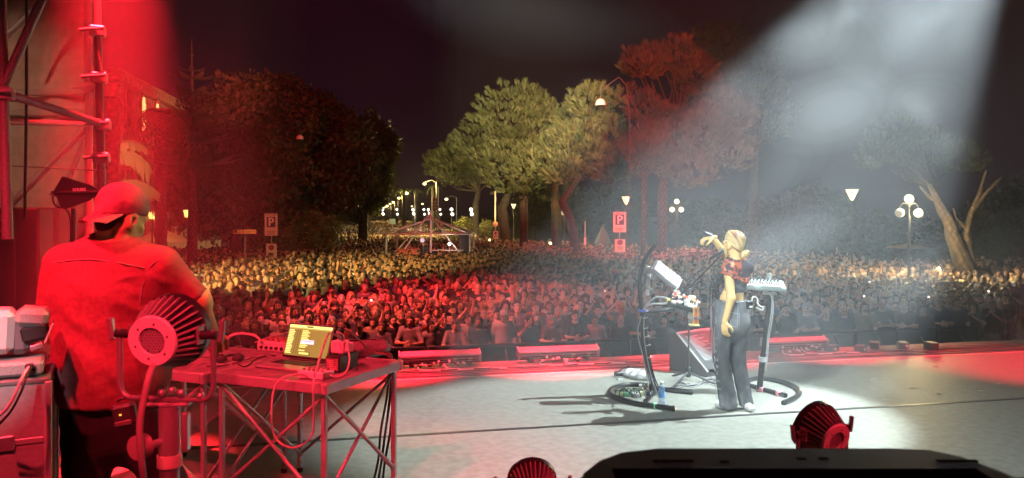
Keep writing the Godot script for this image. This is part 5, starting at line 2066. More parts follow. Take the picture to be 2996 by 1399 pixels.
	var s := Sdf.new(bg + Vector3(-0.32, -0.02, -0.25), bg + Vector3(0.32, 0.3, 0.25), 0.016, 60.0)
	s.cap(bg + Vector3(-0.16, 0.05, 0.06), bg + Vector3(0.14, 0.05, -0.12), 0.06, 0.055)
	s.cap(bg + Vector3(-0.16, 0.06, 0.0), bg + Vector3(0.12, 0.05, -0.16), 0.06, 0.05)
	s.bake()
	s.cut_plane(Vector3.DOWN, -TL)
	mb = MB.new()
	s.surface(mb, null, func(p, _n): return 0.006 * sin(p.x * 60.0 + p.z * 40.0) * sin(p.y * 90.0))
	obj("pouch", mb, mat(Color(0.3, 0.28, 0.29), 0.9, 0, "cloth", 6.0), o)
	cyl(o, "strap", bg + Vector3(-0.1, 0.12, 0.02), bg + Vector3(0.1, 0.11, -0.1), 0.006, black)
	# dark sunglasses-like headset by the laptop
	var hp := on(672, 1062, TL)
	o = thing("headphones", "dark headphones lying between the two tables", "headphones", Vector3(hp.x, TL, hp.z))
	for k in [[-0.06, 0.0], [0.045, -0.03]]:
		mb = MB.new()
		mb.ball(hp + Vector3(k[0], 0.028, k[1]), Vector3(0.042, 0.028, 0.04), 12, 8)
		obj("ear_cup", mb, black, o)
		mb = MB.new()
		mb.ball(hp + Vector3(k[0], 0.05, k[1]), Vector3(0.02, 0.008, 0.02), 10, 6)
		obj("cup_plate", mb, mat(Color(0.5, 0.5, 0.5), 0.25, 0.8), o)
	mb = MB.new()
	mb.tube(curve([hp + Vector3(-0.06, 0.03, 0), hp + Vector3(-0.05, 0.03, -0.1), hp + Vector3(0.02, 0.035, -0.13), hp + Vector3(0.05, 0.03, -0.03)]), 0.009, 7)
	obj("headband", mb, black, o)
	# low gear on the left table
	for q in [[590, 1042, 0.16, 0.05, 0.14, 0.15, "small box with lit buttons at the right of the left table"], [540, 1008, 0.22, 0.06, 0.16, -0.1, "box with sockets at the back of the left table"], [430, 1050, 0.24, 0.05, 0.16, 0.2, "flat device half hidden by the large stage lamp"]]:
		var p := on(q[0], q[1], TL)
		o = thing("desk_device", q[6], "device", Vector3(p.x, TL, p.z), "small devices on the left table")
		var db := Basis(Vector3.UP, q[5])
		bx(o, "case", p + Vector3(0, q[3] / 2 + 0.002, 0), Vector3(q[2], q[3], q[4]), mat(Color(0.3, 0.26, 0.26), 0.5), db, 0.006)
		for k in 4:
			cyl(o, "knob", p + db * Vector3((k - 1.5) * q[2] * 0.22, q[3], 0.02), p + db * Vector3((k - 1.5) * q[2] * 0.22, q[3] + 0.014, 0.02), 0.01, white, 8)
		bx(o, "button_light", p + db * Vector3(q[2] * 0.3, q[3] + 0.004, -0.03), Vector3(0.02, 0.008, 0.014), glow(Color(1, 0.75, 0.6), 1.0), db, 0.0)
	# cables on and off the table
	var red := mat(Color(0.55, 0.45, 0.46), 0.5)
	var dark := mat(Color(0.05, 0.03, 0.03), 0.5)
	cable("pale cable looping below the front rim of the laptop table", [gi + Vector3(-0.03, 0.02, 0.0), at(868, 1096, 4.72), at(825, 1108, 4.66), at(800, 1145, 4.64), at(795, 1235, 4.62), at(812, 1290, 4.62), at(860, 1310, 4.6), at(905, 1285, 4.58), at(918, 1240, 4.56), at(916, 1150, 4.5), at(918, 1110, 4.55), at(935, 1050, 4.7), at(955, 990, 4.85), at(968, 975, 4.95), pb + Vector3(-0.01, 0.2, -0.1)], 0.0065, red)
	cable("pale cable arching from the charger over its right side", [pb + Vector3(0.0, 0.2, -0.1), at(985, 972, 4.95), at(1003, 980, 4.98), at(1006, 996, 5.0)], 0.006, red)
	cable("pale cable running from the charger down to the white interface", [pb + Vector3(0.05, 0.12, -0.08), at(1022, 1050, 4.75), at(1015, 1085, 4.7), at(990, 1102, 4.72), gi + Vector3(0.09, 0.02, -0.05)], 0.0055, red)
	cable("short cable arching over the back of the left table", [on(658, 1012, TL + 0.03), at(672, 985, 5.75), at(705, 976, 5.75), at(745, 982, 5.75), at(765, 1000, 5.7)], 0.009, red)
	cable("thin cable stretched from the mixer up behind the laptop", [at(745, 1002, 5.8), at(800, 982, 5.8), at(850, 972, 5.9)], 0.004, red)
	cable("cable running over the bag to the back right table corner", [at(1010, 962, 5.2), at(1050, 995, 5.35), at(1090, 1030, 5.45), at(1125, 1036, 5.5), at(1146, 1046, 5.5)], 0.007, mat(Color(0.3, 0.1, 0.1), 0.5))
	for i in 3:
		cable(["dark cable hanging at the back right table leg, outermost", "dark cable hanging at the back right table leg, middle one", "dark cable hanging at the back right table leg, innermost"][i], [at(1100 + i * 8, 1030, 5.5), at(1135 + i * 5, 1040, 5.5), at(1151 - i * 6, 1075 + i * 6, 5.45), at(1150 - i * 9, 1160, 5.42), at(1142 - i * 14, 1260, 5.42), at(1126 - i * 10, 1350, 5.45), at(1118 - i * 16, 1430, 5.6)], 0.008, dark, "cables at the table corner")
	for i in 4:
		cable("thin cable lying across the tops of the tables, %s from the left" % ordinal(i + 1), [on(560 + i * 45, 1075 - i * 3, TL + 0.006), on(600 + i * 40, 1060 + (i % 2) * 12, TL + 0.006), on(660 + i * 30, 1068 - i * 6, TL + 0.006), on(720 + i * 22, 1052 - i * 4, TL + 0.006), on(770 + i * 12, 1042, TL + 0.006)], 0.0045, dark if i % 2 else red, "cables on the tables")


func backline() -> void:
	var black := mat(Color(0.018, 0.017, 0.017), 0.6, 0, "grain", 3.0)
	# loudspeaker at the left edge
	var o := thing("loudspeaker", "tall black loudspeaker cabinet at the left edge", "loudspeaker", at(40, 0, 5.5) * Vector3(1, 0, 1) + Vector3(0, SL, 0))
	var top := at(0, 607, 5.5).y
	var xr := at(112, 0, 5.5).x
	bx(o, "cabinet", Vector3(xr - 0.3, (SL + top) / 2, -5.75), Vector3(0.6, top - SL, 0.5), black, Basis(), 0.015)
	bx(o, "grille", Vector3(xr - 0.36, (SL + top) / 2, -5.49), Vector3(0.42, top - SL - 0.12, 0.02), mat(Color(0.03, 0.03, 0.03), 0.8, 0, "cloth", 12.0), Basis(), 0.006)
	# antenna with two dark fins
	o = thing("paddle_antenna", "black paddle antenna with white lettering on a thin stand", "antenna", at(222, 600, 5.0))
	var fin := func(p: Array) -> MB:
		var mb := MB.new()
		var q := []
		for i in p.size():
			q.append(at(p[i][0], p[i][1], 5.0 + (p[i][0] - 220) * 0.0006))
		mb.face(q, Vector3.BACK)
		var b := []
		for v in q:
			b.append(v - Vector3(0, 0, 0.012))
		mb.face(b, Vector3.FORWARD)
		var mid := at(225, 565, 5.0)
		for i in q.size():
			var j := (i + 1) % q.size()
			mb.flat(q[i], q[j], b[j], (q[i] + q[j]) / 2 - mid)
			mb.flat(q[i], b[j], b[i], (q[i] + q[j]) / 2 - mid)
		return mb
	obj("upper_fin", fin.call([[181, 516], [262, 541], [292, 558], [292, 564], [160, 566], [158, 556], [178, 552]]), black, o)
	obj("lower_fin", fin.call([[160, 566], [292, 564], [258, 588], [188, 613], [177, 606], [176, 580], [158, 574]]), black, o)
	cyl(o, "boom", at(150, 565, 4.97), at(296, 562, 5.03), 0.012, black)
	words(o, "SHURE", at(232, 555, 4.985), 0.02, mat(Color(0.75, 0.72, 0.7), 0.5), true, Basis(Vector3.BACK, 0.03))
	cyl(o, "stand", at(214, 610, 5.0), at(214, 960, 5.0), 0.012, black)
	bx(o, "connector", at(152, 567, 4.97), Vector3(0.024, 0.02, 0.02), mat(Color(0.6, 0.6, 0.55), 0.3, 0.7))
	cable("thin cable hanging from the antenna connector", [at(154, 572, 4.97), at(156, 592, 4.97), at(168, 606, 4.98), at(190, 610, 4.99), at(205, 640, 4.99), at(206, 720, 4.99), at(200, 820, 5.0)], 0.005, black)
	# flight case with a moving head lamp on it
	var d := 3.3
	var ty := at(0, 1104, d).y
	o = thing("flight_case", "tall scuffed grey flight case in the lower left corner", "flight case", Vector3(at(0, 0, d).x, SL, -d - 0.3))
	var x1 := at(143, 0, d).x
	var bs := Basis(Vector3.UP, 0.47)
	var cc := Vector3(x1, (SL + ty) / 2, -d) + bs * Vector3(-0.42, 0, -0.3)
	bx(o, "body", cc, Vector3(0.84, ty - SL - 0.02, 0.6), mat(Color(0.33, 0.34, 0.33), 0.55, 0, "floor", 1.1), bs, 0.006)
	for sx in [-1.0, 1.0]:
		for sz in [-1.0, 1.0]:
			bx(o, "edge_profile", cc + bs * Vector3(sx * 0.418, 0, sz * 0.298), Vector3(0.026, ty - SL - 0.03, 0.026), mat(Color(0.55, 0.55, 0.54), 0.35, 0.6), bs, 0.004)
	for sy in [0.33, -0.2]:
		bx(o, "edge_profile", cc + bs * Vector3(0, sy, 0.302), Vector3(0.8, 0.022, 0.006), mat(Color(0.5, 0.5, 0.49), 0.35, 0.5), bs, 0.002)
	bx(o, "lid", Vector3(cc.x, ty - 0.012, cc.z), Vector3(0.85, 0.024, 0.61), mat(Color(0.12, 0.12, 0.12), 0.6), bs, 0.006)
	bx(o, "latch", cc + bs * Vector3(0.26, 0.33, 0.306), Vector3(0.08, 0.06, 0.012), mat(Color(0.6, 0.6, 0.6), 0.3, 0.8), bs, 0.004)
	o = thing("moving_head_light", "grey moving head stage light resting on the flight case", "stage light", Vector3(at(20, 0, d).x, ty, -d - 0.15))
	var grey := mat(Color(0.42, 0.43, 0.41), 0.5, 0, "grain", 4.0)
	var hb := Basis(Vector3.UP, 0.47)
	bx(o, "base", at(125, 1077, d) + hb * Vector3(-0.16, 0, -0.14), Vector3(0.32, 0.06, 0.28), grey, hb, 0.012)
	for k in 5:
		var q := at(28 + k * 20, 1075, d) + hb * Vector3(-0.01, 0, 0.004)
		cyl(o, "socket", q, q + hb.z * 0.016, 0.01, mat(Color(0.05, 0.05, 0.05), 0.5))
	bx(o, "connector", at(86, 1072, d - 0.03), Vector3(0.03, 0.02, 0.05), mat(Color(0.02, 0.02, 0.02), 0.5), hb)
	bx(o, "yoke_arm", at(40, 972, d) + hb * Vector3(-0.07, 0, -0.1), Vector3(0.14, 0.18, 0.2), mat(Color(0.5, 0.51, 0.49), 0.5), hb * Basis(Vector3.BACK, -0.05), 0.025)
	bx(o, "side_panel", at(88, 976, d + 0.05) + hb * Vector3(-0.04, 0, -0.1), Vector3(0.08, 0.175, 0.2), mat(Color(0.13, 0.12, 0.13), 0.6), hb, 0.025)
	bx(o, "head", at(141, 930, d + 0.06) + hb * Vector3(-0.06, 0, -0.1), Vector3(0.12, 0.075, 0.2), grey, hb * Basis(Vector3.BACK, -0.12), 0.02)
	bx(o, "head_lining", at(136, 975, d + 0.06) + hb * Vector3(-0.05, 0, -0.1), Vector3(0.1, 0.075, 0.18), mat(Color(0.015, 0.015, 0.015), 0.7), hb * Basis(Vector3.BACK, 0.2), 0.015)
	bx(o, "cover_flap", at(141, 978, d + 0.06) + hb * Vector3(0, 0, -0.08), Vector3(0.006, 0.08, 0.16), mat(Color(0.6, 0.6, 0.6), 0.4), hb * Basis(Vector3.BACK, -0.35), 0.002)
	bx(o, "display", at(106, 1015, d - 0.03), Vector3(0.045, 0.022, 0.02), mat(Color(0.25, 0.22, 0.22), 0.3), hb * Basis(Vector3.BACK, 0.3), 0.003)
	words(o, "ALPHA SPOT HPE", at(12, 970, d) + hb * Vector3(0, 0, 0.004), 0.013, mat(Color(0.6, 0.5, 0.2), 0.4, 0.3), true, hb * Basis(Vector3.BACK, PI / 2 - 0.05))
	cable("white cable hanging from the moving head over the case front", [at(84, 1074, 3.16), at(62, 1110, 3.1), at(46, 1150, 3.08), at(20, 1195, 3.08), at(-15, 1225, 3.1)], 0.006, mat(Color(0.65, 0.66, 0.65), 0.5))
	cable("black cable hanging from the moving head over the case front", [at(88, 1076, 3.16), at(72, 1115, 3.1), at(60, 1150, 3.08), at(30, 1205, 3.08), at(-12, 1250, 3.1)], 0.005, black)
	cable("red lit cable lying behind the flight case", [at(190, 1260, 4.6), at(188, 1310, 4.6), at(172, 1360, 4.6), at(160, 1420, 4.6)], 0.007, mat(Color(0.5, 0.3, 0.3), 0.5))


func par_lamp(label: String, rear: Vector3, axis: Vector3, R: float, yoke_r: float, yoke_drop: float, group: String) -> Node3D:
	# a round LED stage lamp seen from behind: finned body, rear ring with a perforated plate, yoke, knobs
	var o := thing("led_stage_lamp", label, "stage light", rear, group)
	axis = axis.normalized()
	var x := axis.cross(Vector3.UP).normalized()
	var b := Basis(x, axis, x.cross(axis))
	var L := R * 1.1
	var dark := mat(Color(0.045, 0.043, 0.045), 0.35, 0.3)
	var mb := MB.new()
	mb.lathe([Vector2(R * 0.5, 0.0), Vector2(R * 0.62, L * 0.2), Vector2(R * 0.8, L * 0.62), Vector2(R * 0.9, L * 0.8), Vector2(R * 0.9, L), Vector2(R * 0.8, L), Vector2(0, L * 0.95)], 32, Transform3D(b, rear))
	obj("housing", mb, dark, o)
	mb = MB.new()
	mb.lathe([Vector2(R * 0.86, L * 0.8), Vector2(R * 1.0, L * 0.82), Vector2(R * 1.0, L * 1.05), Vector2(R * 0.9, L * 1.05), Vector2(R * 0.9, L * 0.98)], 32, Transform3D(b, rear))
	obj("front_ring", mb, dark, o)
	var fin := MB.new()      # one fin, an L-shaped blade along the body
	var t := R * 0.02
	for side in [-1.0, 1.0]:
		fin.face([Vector3(R * 0.56, L * 0.02, side * t), Vector3(R * 0.68, L * 0.0, side * t), Vector3(R * 0.98, L * 0.7, side * t), Vector3(R * 0.98, L * 0.86, side * t), Vector3(R * 0.82, L * 0.82, side * t)], Vector3(0, 0, side))
	for e in [[Vector3(R * 0.56, L * 0.02, 0), Vector3(R * 0.68, 0, 0)], [Vector3(R * 0.68, 0, 0), Vector3(R * 0.98, L * 0.7, 0)], [Vector3(R * 0.98, L * 0.7, 0), Vector3(R * 0.98, L * 0.86, 0)]]:
		var dd: Vector3 = (e[1] - e[0]).normalized()
		fin.face([e[0] - Vector3(0, 0, t), e[1] - Vector3(0, 0, t), e[1] + Vector3(0, 0, t), e[0] + Vector3(0, 0, t)], Vector3(dd.y, -dd.x, 0))
	var fm := fin.mesh()
	var finm := mat(Color(0.4, 0.36, 0.36), 0.4, 0.2)
	for i in 30:
		var f := put("fin", fm, finm, o)
		f.basis = b * Basis(Vector3.UP, i * TAU / 30)
	mb = MB.new()
	mb.lathe([Vector2(R * 0.36, -R * 0.06), Vector2(R * 0.37, -R * 0.09), Vector2(R * 0.64, -R * 0.09), Vector2(R * 0.67, -R * 0.05), Vector2(R * 0.67, R * 0.02), Vector2(R * 0.36, R * 0.02), Vector2(R * 0.36, -R * 0.06)], 36, Transform3D(b, rear))
	obj("rear_ring", mb, mat(Color(0.78, 0.72, 0.72), 0.5, 0.0), o)
	mb = MB.new()
	mb.lathe([Vector2(0, 0.0), Vector2(R * 0.37, 0.0)], 24, Transform3D(b, rear))
	obj("vent_disc", mb, mat(Color(0.1, 0.09, 0.09), 0.5), o)
	mb = MB.new()           # the honeycomb of the vent
	var st := R * 0.085
	for iy in range(-4, 5):
		for ix in range(-4, 5):
			var q := Vector2((ix + (0.5 if iy % 2 else 0.0)) * st, iy * st * 0.87)
			if q.length() > R * 0.335:
				continue
			mb.lathe([Vector2(st * 0.32, 0.0), Vector2(st * 0.34, -R * 0.035), Vector2(st * 0.52, -R * 0.03), Vector2(st * 0.54, 0.0)], 8, Transform3D(b, rear + b.x * q.x + b.z * q.y))
	obj("vent_mesh", mb, mat(Color(0.45, 0.43, 0.43), 0.4, 0.3), o)
	for i in 6:
		var a := i * TAU / 6 + 0.3
		mb = MB.new()
		mb.lathe([Vector2(0, -R * 0.115), Vector2(R * 0.025, -R * 0.11), Vector2(R * 0.03, -R * 0.08)], 8, Transform3D(b, rear + (b.x * cos(a) + b.z * sin(a)) * R * 0.47))
		obj("screw", mb, dark, o)
	# the yoke: a flat bar bent to a U, hanging from the two pivots
	var mid := rear + axis * L * 0.55
	var steel := mat(Color(0.3, 0.28, 0.28), 0.35, 0.4)
	var rgt := Vector3(x.x, 0, x.z).normalized()
	if rgt.x < 0:
		rgt = -rgt
	var path := []
	for q in [[-1.0, 0.08], [-1.0, -0.75], [-0.97, -0.88], [-0.9, -0.96], [-0.78, -1.0], [0.78, -1.0], [0.9, -0.96], [0.97, -0.88], [1.0, -0.75], [1.0, 0.08]]:
		path.append(mid + rgt * q[0] * yoke_r + Vector3.UP * q[1] * yoke_drop)
	mb = MB.new()
	mb.tube(path, R * 0.075, 10)
	obj("yoke", mb, steel, o)
	for s in [-1.0, 1.0]:
		var pv: Vector3 = mid + rgt * s * yoke_r
		cyl(o, "pivot", mid + rgt * s * R * 0.85, pv + rgt * s * R * 0.1, R * 0.12, dark, 14)
		bx(o, "pivot_plate", mid + rgt * s * R * 0.97, Vector3(R * 0.06, R * 0.5, R * 0.34), steel, Basis(Vector3(rgt.x, 0, rgt.z), Vector3.UP, rgt.cross(Vector3.UP)), R * 0.02)
		mb = MB.new()
		mb.box(pv + rgt * s * R * 0.24 + Vector3.UP * R * 0.12, Vector3(R * 0.14, R * 0.62, R * 0.2), Basis(Vector3.BACK, -s * 0.12), R * 0.04)
		obj("lock_lever", mb, steel, o)
	return o


func lamps_near_camera() -> void:
	var g := "round finned stage lamps"
	var steel := mat(Color(0.42, 0.4, 0.4), 0.3, 0.5)
	var rear := at(448, 997, 2.42)
	var o := par_lamp("large blurred stage lamp on a stand before the technician's back", rear, Vector3(0.13, 0.125, -0.97), 0.116, 0.155, 0.2, g)
	var mid := rear + Vector3(0.3, 0.125, -0.95).normalized() * 0.116 * 1.1 * 0.55
	var foot := Vector3(mid.x, mid.y - 0.2, mid.z)
	for k in [[-0.075, 0.01], [-0.02, 0.022], [0.012, 0.03], [0.04, 0.022], [0.1, 0.012]]:
		var mb := MB.new()
		mb.ball(foot + Vector3(k[0], k[1], 0.012), Vector3.ONE * 0.0125, 10, 8)
		obj("bolt", mb, steel, o)
	var st := thing("lamp_stand", "steel stand with a pale collar carrying the large stage lamp", "lamp stand", Vector3(foot.x, SL, foot.z))
	bx(st, "bracket", foot + Vector3(0, -0.014, 0), Vector3(0.13, 0.012, 0.05), steel)
	cyl(st, "upper_tube", foot + Vector3(0, -0.02, 0), foot + Vector3(0, -0.17, 0), 0.032, steel, 20)
	cyl(st, "collar", Vector3(foot.x, at(0, 1325, 2.5).y, foot.z), Vector3(foot.x, at(0, 1360, 2.5).y, foot.z), 0.037, mat(Color(0.75, 0.66, 0.55), 0.5), 20)
	cyl(st, "lower_tube", foot + Vector3(0, -0.16, 0), Vector3(foot.x, SL + 0.25, foot.z), 0.029, steel, 20)
	for k in 3:
		var a := k * TAU / 3 + 0.4
		cyl(st, "leg", Vector3(foot.x, SL + 0.3, foot.z), Vector3(foot.x + cos(a) * 0.45, SL + 0.015, foot.z + sin(a) * 0.45), 0.014, steel)
	var kn := at(398, 1312, 2.4)
	cyl(st, "clamp_knob", kn, kn + Vector3(0.012, 0, -0.03), 0.037, mat(Color(0.4, 0.28, 0.28), 0.5), 20)
	cyl(st, "knob_stem", kn + Vector3(0.01, 0, -0.02), Vector3(foot.x, kn.y, foot.z), 0.012, steel)
	bx(st, "safety_bracket", foot + Vector3(0.05, -0.1, 0.0), Vector3(0.02, 0.12, 0.03), steel)
	cable("pale cable hanging from the large stage lamp past its knob", [rear + Vector3(0, -0.075, 0.0), at(436, 1100, 2.35), at(418, 1180, 2.34), at(408, 1250, 2.34), at(412, 1330, 2.34), at(424, 1450, 2.34), at(430, 1600, 2.36)], 0.0105, mat(Color(0.4, 0.3, 0.3), 0.5))
	# two more of them beyond the black case
	for q in [[2443, 1288, 3.2, Vector3(-0.42, 0.28, -0.86), "finned stage lamp half hidden behind the black case"], [1562, 1452, 3.1, Vector3(-0.05, 0.3, -0.95), "finned stage lamp peeping in at the bottom edge"]]:
		var r := at(q[0], q[1], q[2])
		par_lamp(q[4], r, q[3], 0.108 if q[0] > 2000 else 0.098, 0.135 if q[0] > 2000 else 0.12, 0.2, g)
		var s := thing("lamp_stand", ["short steel stand under the stage lamp behind the black case", "short steel stand under the stage lamp at the bottom edge"][0 if q[0] > 2000 else 1], "lamp stand", Vector3(r.x - 0.03, SL, r.z - 0.1))
		cyl(s, "tube", Vector3(r.x - 0.04, r.y - 0.17, r.z - 0.09), Vector3(r.x - 0.04, SL + 0.02, r.z - 0.09), 0.02, steel)
		cyl(s, "base_plate", Vector3(r.x - 0.04, SL + 0.001, r.z - 0.09), Vector3(r.x - 0.04, SL + 0.02, r.z - 0.09), 0.2, mat(Color(0.03, 0.03, 0.03), 0.6), 24)
	# the black case close to the camera
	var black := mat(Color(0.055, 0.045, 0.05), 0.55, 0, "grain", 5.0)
	var y1 := at(0, 1312, 1.75).y
	var plan := [[0.115, 1.15], [0.12, 1.5], [0.14, 1.58], [0.18, 1.66], [0.235, 1.72], [0.32, 1.75], [0.83, 1.75], [0.9, 1.738], [0.945, 1.69], [0.968, 1.6], [0.985, 1.5], [0.99, 1.15]]
	var cs := thing("equipment_case", "black rounded case with handle slots close to the camera", "equipment case", Vector3(0.55, y1 - 0.45, -1.45))
	var top := []
	var low := []
	var inner := []
	for p in plan:
		top.append(Vector3(p[0], y1, -p[1]))
		low.append(Vector3(p[0], y1 - 0.45, -p[1]))
		inner.append(Vector3(clampf(p[0], 0.2, 0.93), y1, -minf(p[1], 1.612)))
	var mb := MB.new()
	var m := top.size()
	for i in m - 1:
		mb.face([top[i], top[i + 1], inner[i + 1], inner[i]], Vector3.UP)
		var out: Vector3 = (top[i] + top[i + 1]) / 2 - Vector3(0.55, y1, -1.4)
		out.y = 0
		mb.flat(top[i], top[i + 1], low[i + 1], out)
		mb.flat(top[i], low[i + 1], low[i], out)
		mb.flat(inner[i], inner[i + 1], inner[i + 1] - Vector3(0, 0.05, 0), -out)
		mb.flat(inner[i], inner[i + 1] - Vector3(0, 0.05, 0), inner[i] - Vector3(0, 0.05, 0), -out)
	mb.face([top[0], inner[0], inner[0] - Vector3(0, 0.05, 0), low[0]], Vector3.BACK)
	mb.face([low[0], low[m - 1], low[m - 1] + Vector3(0, 0.4, 0), low[0] + Vector3(0, 0.4, 0)], Vector3.BACK)
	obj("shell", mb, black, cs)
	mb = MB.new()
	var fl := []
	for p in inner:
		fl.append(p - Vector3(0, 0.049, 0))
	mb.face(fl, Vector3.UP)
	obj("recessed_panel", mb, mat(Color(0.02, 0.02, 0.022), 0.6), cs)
	for q in [[1970, 1349, 0.085], [2800, 1349, 0.085], [2120, 1352, 0.02], [2345, 1343, 0.02], [2410, 1342, 0.02]]:
		var c := on(q[0], q[1], y1)
		mb = MB.new()
		mb.box(c, Vector3(q[2], 0.004, 0.012), Basis(), 0.0018)
		obj("handle_slot" if q[2] > 0.05 else "screw", mb, mat(Color(0.008, 0.008, 0.008), 0.9), cs)
	cs = thing("equipment_rack", "black equipment rack under the rounded black case", "equipment rack", Vector3(0.55, SL, -1.45))
	bx(cs, "cabinet", Vector3(0.55, (SL + y1 - 0.452) / 2, -1.45), Vector3(0.8, y1 - 0.452 - SL, 0.55), mat(Color(0.02, 0.02, 0.02), 0.6), Basis(), 0.01)
	bx(cs, "front_door", Vector3(0.55, (SL + y1 - 0.452) / 2, -1.74), Vector3(0.74, y1 - 0.55 - SL, 0.03), mat(Color(0.03, 0.03, 0.03), 0.6), Basis(), 0.006)


func singer_rig() -> void:
	var black := mat(Color(0.025, 0.025, 0.027), 0.3, 0.2)
	var chrome := mat(Color(0.6, 0.6, 0.6), 0.25, 0.9)
	var white := mat(Color(0.75, 0.75, 0.75), 0.5)
	# left stand: a bent tube as base, a bowed upright, an arm
	var o := thing("bent_tube_stand", "stand of bent black tube with a bowed upright left of the singer", "stand", on(1900, 1150))
	var up := SL + 0.03
	var pts := []
	for q in [[1969, 1196], [1915, 1188], [1860, 1180], [1808, 1165], [1784, 1151], [1793, 1137], [1823, 1128], [1853, 1125], [1890, 1128], [1914, 1137]]:
		pts.append(on(q[0], q[1], up))
	var mb := MB.new()
	mb.tube(curve(pts, 5), 0.026, 12)
	obj("base_ring", mb, black, o)
	cyl(o, "foot_tube", on(1912, 1136, up), on(2021, 1148, up), 0.026, black)
	cyl(o, "cross_tube", on(1918, 1146, up), on(1888, 1174, up), 0.022, black)
	for q in [[1969, 1196], [2021, 1148]]:
		var p := on(q[0], q[1], up)
		cyl(o, "end_cap", p + Vector3(-0.012, 0, 0), p + Vector3(0.014, 0, 0), 0.029, mat(Color(0.01, 0.01, 0.01), 0.6))
	var d := 8.12
	mb = MB.new()
	mb.tube(curve([on(1914, 1140, up), at(1905, 1090, d), at(1886, 1000, d), at(1878.5, 912, d), at(1872, 850, d), at(1874, 800, d), at(1888, 757, d), at(1916, 718, d)]), 0.0235, 12)
	obj("upright", mb, black, o)
	bx(o, "tape_band", at(1878, 909, d), Vector3(0.075, 0.024, 0.075), mat(Color(0.12, 0.16, 0.6), 0.5), Basis(), 0.004)
	bx(o, "tape_band", at(1908, 1110, d), Vector3(0.066, 0.014, 0.066), mat(Color(0.2, 0.2, 0.6), 0.5), Basis(), 0.004)
	bx(o, "tape_band", on(1916, 1188, up), Vector3(0.03, 0.056, 0.058), mat(Color(0.25, 0.75, 0.35), 0.5), Basis(), 0.004)
	cyl(o, "arm", at(1880, 914, d), at(1980, 902, d - 0.1), 0.021, black)
	bx(o, "arm_light_strip", at(1930, 906, d - 0.03), Vector3(0.33, 0.014, 0.012), white, Basis(Vector3.BACK, 0.12))
	for q in [[1886, 960], [1889, 985], [1894, 1010], [1884, 930], [1899, 1045]]:
		bx(o, "cable_tie", at(q[0] + 3, q[1], d - 0.03), Vector3(0.05, 0.008, 0.05), mat(Color(0.6, 0.6, 0.6), 0.5), Basis(Vector3.BACK, 0.2), 0.002)
	for i in 6:
		var k := i - 2.5
		cable("black cable tied along the bowed upright, %s from the left" % ordinal(i + 1), [at(1884 + k * 3, 925, d - 0.04), at(1882 + k * 4 - (6 if i == 0 else 0), 975, d - 0.04), at(1890 + k * 4, 1040, d - 0.04), at(1902 + k * 4, 1095, d - 0.05), at(1912 + k * 6, 1132, d - 0.08), on(1918 + k * 9, 1152, SL + 0.02)], 0.0065, black if i % 3 else mat(Color(0.4, 0.4, 0.4), 0.5), "cables along the bowed upright")
	for i in 2:
		cable(["grey cable bowing from the upright to the effects tray, upper", "grey cable bowing from the upright to the effects tray, lower"][i], [at(1883, 905, d - 0.03), at(1898, 885 + i * 8, d - 0.05), at(1918, 871 + i * 18, d - 0.06), at(1940, 869 + i * 20, d - 0.08), at(1955, 874 + i * 10, d - 0.1)], 0.009, mat(Color(0.5, 0.5, 0.5), 0.5), "grey cables at the effects tray")
	# a clamp with a white cylinder, and the two-part pad
	o = thing("mounting_clamp", "white clamp arm fixed behind the bowed upright", "clamp", at(1896, 835, d))
	cyl(o, "cylinder", at(1899, 802, d), at(1894, 864, d), 0.02, white)
	mb = MB.new()
	mb.tube(curve([at(1886, 800, d), at(1888, 784, d), at(1897, 781, d), at(1903, 790, d), at(1899, 803, d)]), 0.016, 8)
	obj("hook", mb, chrome, o)
	for q in [[1893, 812, 0.06], [1908, 815, 0.07], [1897, 844, 0.08], [1905, 848, 0.04]]:
		bx(o, "bolt", at(q[0], q[1], d - 0.01), Vector3(q[2], 0.016, 0.03), chrome, Basis(Vector3.BACK, -0.15), 0.004)
	o = thing("sample_pad", "tilted grey drum pad with two striking plates", "drum pad", at(1948, 805, 7.95))
	var pb := Basis.from_euler(Vector3(0.5, 0.0, 0.0))
	pb = Basis(Vector3.BACK, -0.66) * Basis(Vector3.RIGHT, 0.85)
	var pc := at(1950, 803, 7.95)
	bx(o, "body", pc - pb.y * 0.018, Vector3(0.31, 0.05, 0.15), mat(Color(0.2, 0.18, 0.19), 0.5), pb, 0.012)
	bx(o, "striking_plate", pc - pb.x * 0.074 + pb.y * 0.018, Vector3(0.138, 0.018, 0.138), mat(Color(0.6, 0.55, 0.56), 0.5), pb, 0.008)
	bx(o, "striking_plate", pc + pb.x * 0.074 + pb.y * 0.018, Vector3(0.138, 0.018, 0.138), mat(Color(0.62, 0.57, 0.58), 0.5), pb, 0.008)
	bx(o, "end_plate", pc + pb.x * 0.158 - pb.y * 0.012, Vector3(0.012, 0.062, 0.14), white, pb, 0.005)
	bx(o, "mount", pc - pb.y * 0.06 - pb.x * 0.05, Vector3(0.12, 0.05, 0.05), black, pb, 0.006)
	bx(o, "pedal_jack", at(1927, 832, 7.93), Vector3(0.05, 0.022, 0.03), black, Basis(Vector3.BACK, -0.3), 0.005)
	# effects tray full of small gear
	o = thing("effects_tray", "black tray crowded with small knobs and coloured plugs on the arm", "effects unit", at(2000, 890, 7.95))
	var tb := Basis(Vector3.BACK, -0.27) * Basis(Vector3.UP, -0.25) * Basis(Vector3.RIGHT, 0.6)
	var tc := at(2000, 885, 7.95)
	bx(o, "tray", tc, Vector3(0.29, 0.05, 0.2), black, tb, 0.008)
	rng.seed = 99
